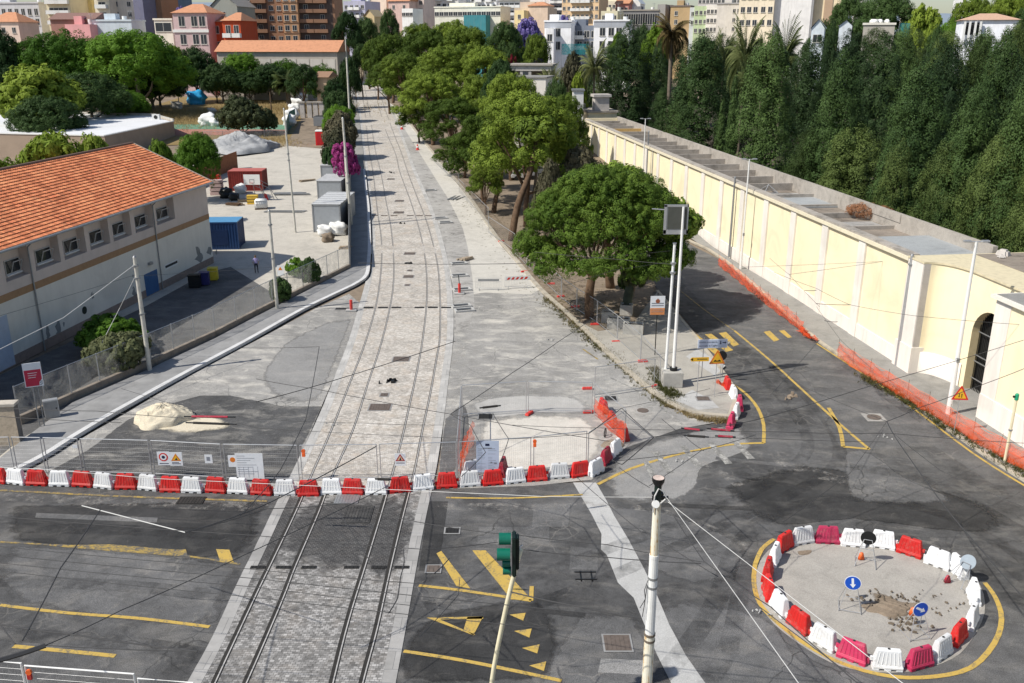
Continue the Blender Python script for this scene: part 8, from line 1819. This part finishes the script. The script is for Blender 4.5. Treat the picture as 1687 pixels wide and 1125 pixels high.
# ------------------------------------------------------------------ PERSON in the yard
def person(px, py):
    p = G(px, py, .04); t = thing('person', 'person in a lilac top and dark trousers standing in the yard shade by the fence', 'person', p, R(200))
    J = {'pel':(0,0,.92),'wst':(0,0,1.08),'chs':(0,-.02,1.32),'nck':(0,-.01,1.48),'hed':(0,-.03,1.60),'top':(0,-.02,1.70),
     'hl':(.10,0,.86),'kl':(.12,-.02,.48),'al':(.12,.03,.09),'tl':(.13,-.12,.04),'hr':(-.10,0,.86),'kr':(-.12,-.06,.49),'ar':(-.13,.04,.09),'tr':(-.14,-.11,.04),
     'sl':(.19,0,1.40),'el':(.26,-.02,1.13),'wl':(.24,-.16,.90),'sr':(-.19,0,1.40),'er':(-.27,-.02,1.13),'wr':(-.25,-.14,.90)}
    E = [('pel','wst'),('wst','chs'),('chs','nck'),('nck','hed'),('hed','top'),('pel','hl'),('hl','kl'),('kl','al'),('al','tl'),('pel','hr'),('hr','kr'),('kr','ar'),('ar','tr'),('chs','sl'),('sl','el'),('el','wl'),('chs','sr'),('sr','er'),('er','wr')]
    RAD = {'pel':.135,'wst':.12,'chs':.145,'nck':.055,'hed':.095,'top':.075,'hl':.09,'hr':.09,'kl':.058,'kr':.058,'al':.042,'ar':.042,'tl':.04,'tr':.04,'sl':.06,'sr':.06,'el':.043,'er':.043,'wl':.032,'wr':.032}
    for s, sg in (('l',1),('r',-1)):                     # hands: palm, four fingers, thumb
        w_ = Vector(J['w'+s]); pa = w_ + Vector((0,-.03,-.07)); J['p'+s] = tuple(pa); RAD['p'+s] = .030; E.append(('w'+s,'p'+s))
        for i in range(4): J[f'f{i}{s}'] = tuple(pa + Vector((sg*(-.03+.02*i)*0, -.02+.016*(i-1.5), -.055-.012*(i in (1,2))))); RAD[f'f{i}{s}'] = .009; E.append(('p'+s, f'f{i}{s}'))
        J['th'+s] = tuple(w_ + Vector((-sg*.01,-.07,-.05))); RAD['th'+s] = .010; E.append(('w'+s,'th'+s))
    keys = list(J); me = bpy.data.meshes.new('body'); me.from_pydata([J[k] for k in keys], [(keys.index(a), keys.index(b)) for a, b in E], [])
    o = bpy.data.objects.new('body', me); COL.objects.link(o); m1 = o.modifiers.new('skin', 'SKIN'); m1.use_smooth_shade = True
    for k, v in zip(keys, me.skin_vertices[0].data): v.radius = (RAD[k], RAD[k]); v.use_root = (k == 'pel')
    m2 = o.modifiers.new('sub', 'SUBSURF'); m2.levels = m2.render_levels = 2
    bpy.context.view_layer.update(); nm = bpy.data.meshes.new_from_object(o.evaluated_get(bpy.context.evaluated_depsgraph_get())); bpy.data.objects.remove(o)
    for m in (plain('skin', (.42,.26,.18,1), .6, .1), plain('lilac cloth', (.38,.33,.58,1), .8, .15), plain('dark trousers', (.02,.02,.03,1), .8, .2)): nm.materials.append(m)
    for f in nm.polygons:
        c = f.center; f.material_index = 2 if c.z < .98 and not (abs(c.x) > .18 and c.z > .6) else (1 if .98 <= c.z < 1.47 and not (abs(c.x) > .21 and c.z < 1.16) else 0); f.use_smooth = True
    o = bpy.data.objects.new('body', nm); COL.objects.link(o); o.parent = t
    bm = bmesh.new(); bmesh.ops.create_uvsphere(bm, u_segments=16, v_segments=10, radius=.105)
    for v in bm.verts: v.co = Vector((v.co.x*.95, v.co.y*1.05 + .0, v.co.z + 1.645 + (.0 if v.co.z > 0 else .03)))
    hm = bpy.data.meshes.new('hair'); bm.to_mesh(hm); bm.free(); hm.materials.append(M['bark']); h = bpy.data.objects.new('hair', hm); COL.objects.link(h); h.parent = t; h.location = (0, .015, .01)
    ob('eyes', MB().cylx((.035,-.125,1.62), .012, .01, (0,1,0), n=8).cylx((-.035,-.125,1.62), .012, .01, (0,1,0), n=8), M['black'], t); ob('nose', MB().box((0,-.135,1.59),(.025,.03,.04)), nm.materials[0], t); ob('mouth', MB().box((0,-.122,1.555),(.05,.01,.012)), M['bdark'], t)
person(423, 450)
for k, (t, r, h, u) in PROTO.items():
    if not u:
        for c in list(t.children): bpy.data.objects.remove(c)
        bpy.data.objects.remove(t)
# ------------------------------------------------------------------ CAMERA, LIGHT
cam = bpy.data.cameras.new('camera'); co = bpy.data.objects.new('camera', cam); COL.objects.link(co)
co.location = (0, 0, H); co.rotation_euler = (math.pi/2 - PIT, 0, 0)
cam.sensor_width = 36; cam.lens = F / 1687 * 36; cam.clip_end = 9000; cam.clip_start = .5
scene.camera = co
w_ = bpy.data.worlds.new('World'); scene.world = w_; w_.use_nodes = True
nt = w_.node_tree; sky = nt.nodes.new('ShaderNodeTexSky'); sky.sky_type = 'NISHITA'; sky.sun_disc = False
EL, AZ = R(48), R(22.7)
S = Vector((-math.cos(AZ)*math.cos(EL), -math.sin(AZ)*math.cos(EL), math.sin(EL)))   # towards the sun
sky.sun_elevation = EL; sky.sun_rotation = math.atan2(S.x, S.y)
nt.links.new(sky.outputs[0], nt.nodes['Background'].inputs[0]); nt.nodes['Background'].inputs[1].default_value = .095
sun = bpy.data.lights.new('sun', 'SUN'); so = bpy.data.objects.new('sun', sun); COL.objects.link(so)
sun.energy = 4.3; sun.angle = R(.55); sun.color = (1, .945, .85)
so.rotation_euler = (-S).to_track_quat('-Z', 'Y').to_euler()
vs = scene.view_settings; vs.view_transform = 'Standard'; vs.look = 'None'; vs.exposure = 0.25; vs.gamma = 1; vs.use_curve_mapping = False
scene.cycles.max_bounces = 6; scene.cycles.diffuse_bounces = 3; scene.cycles.transparent_max_bounces = 12
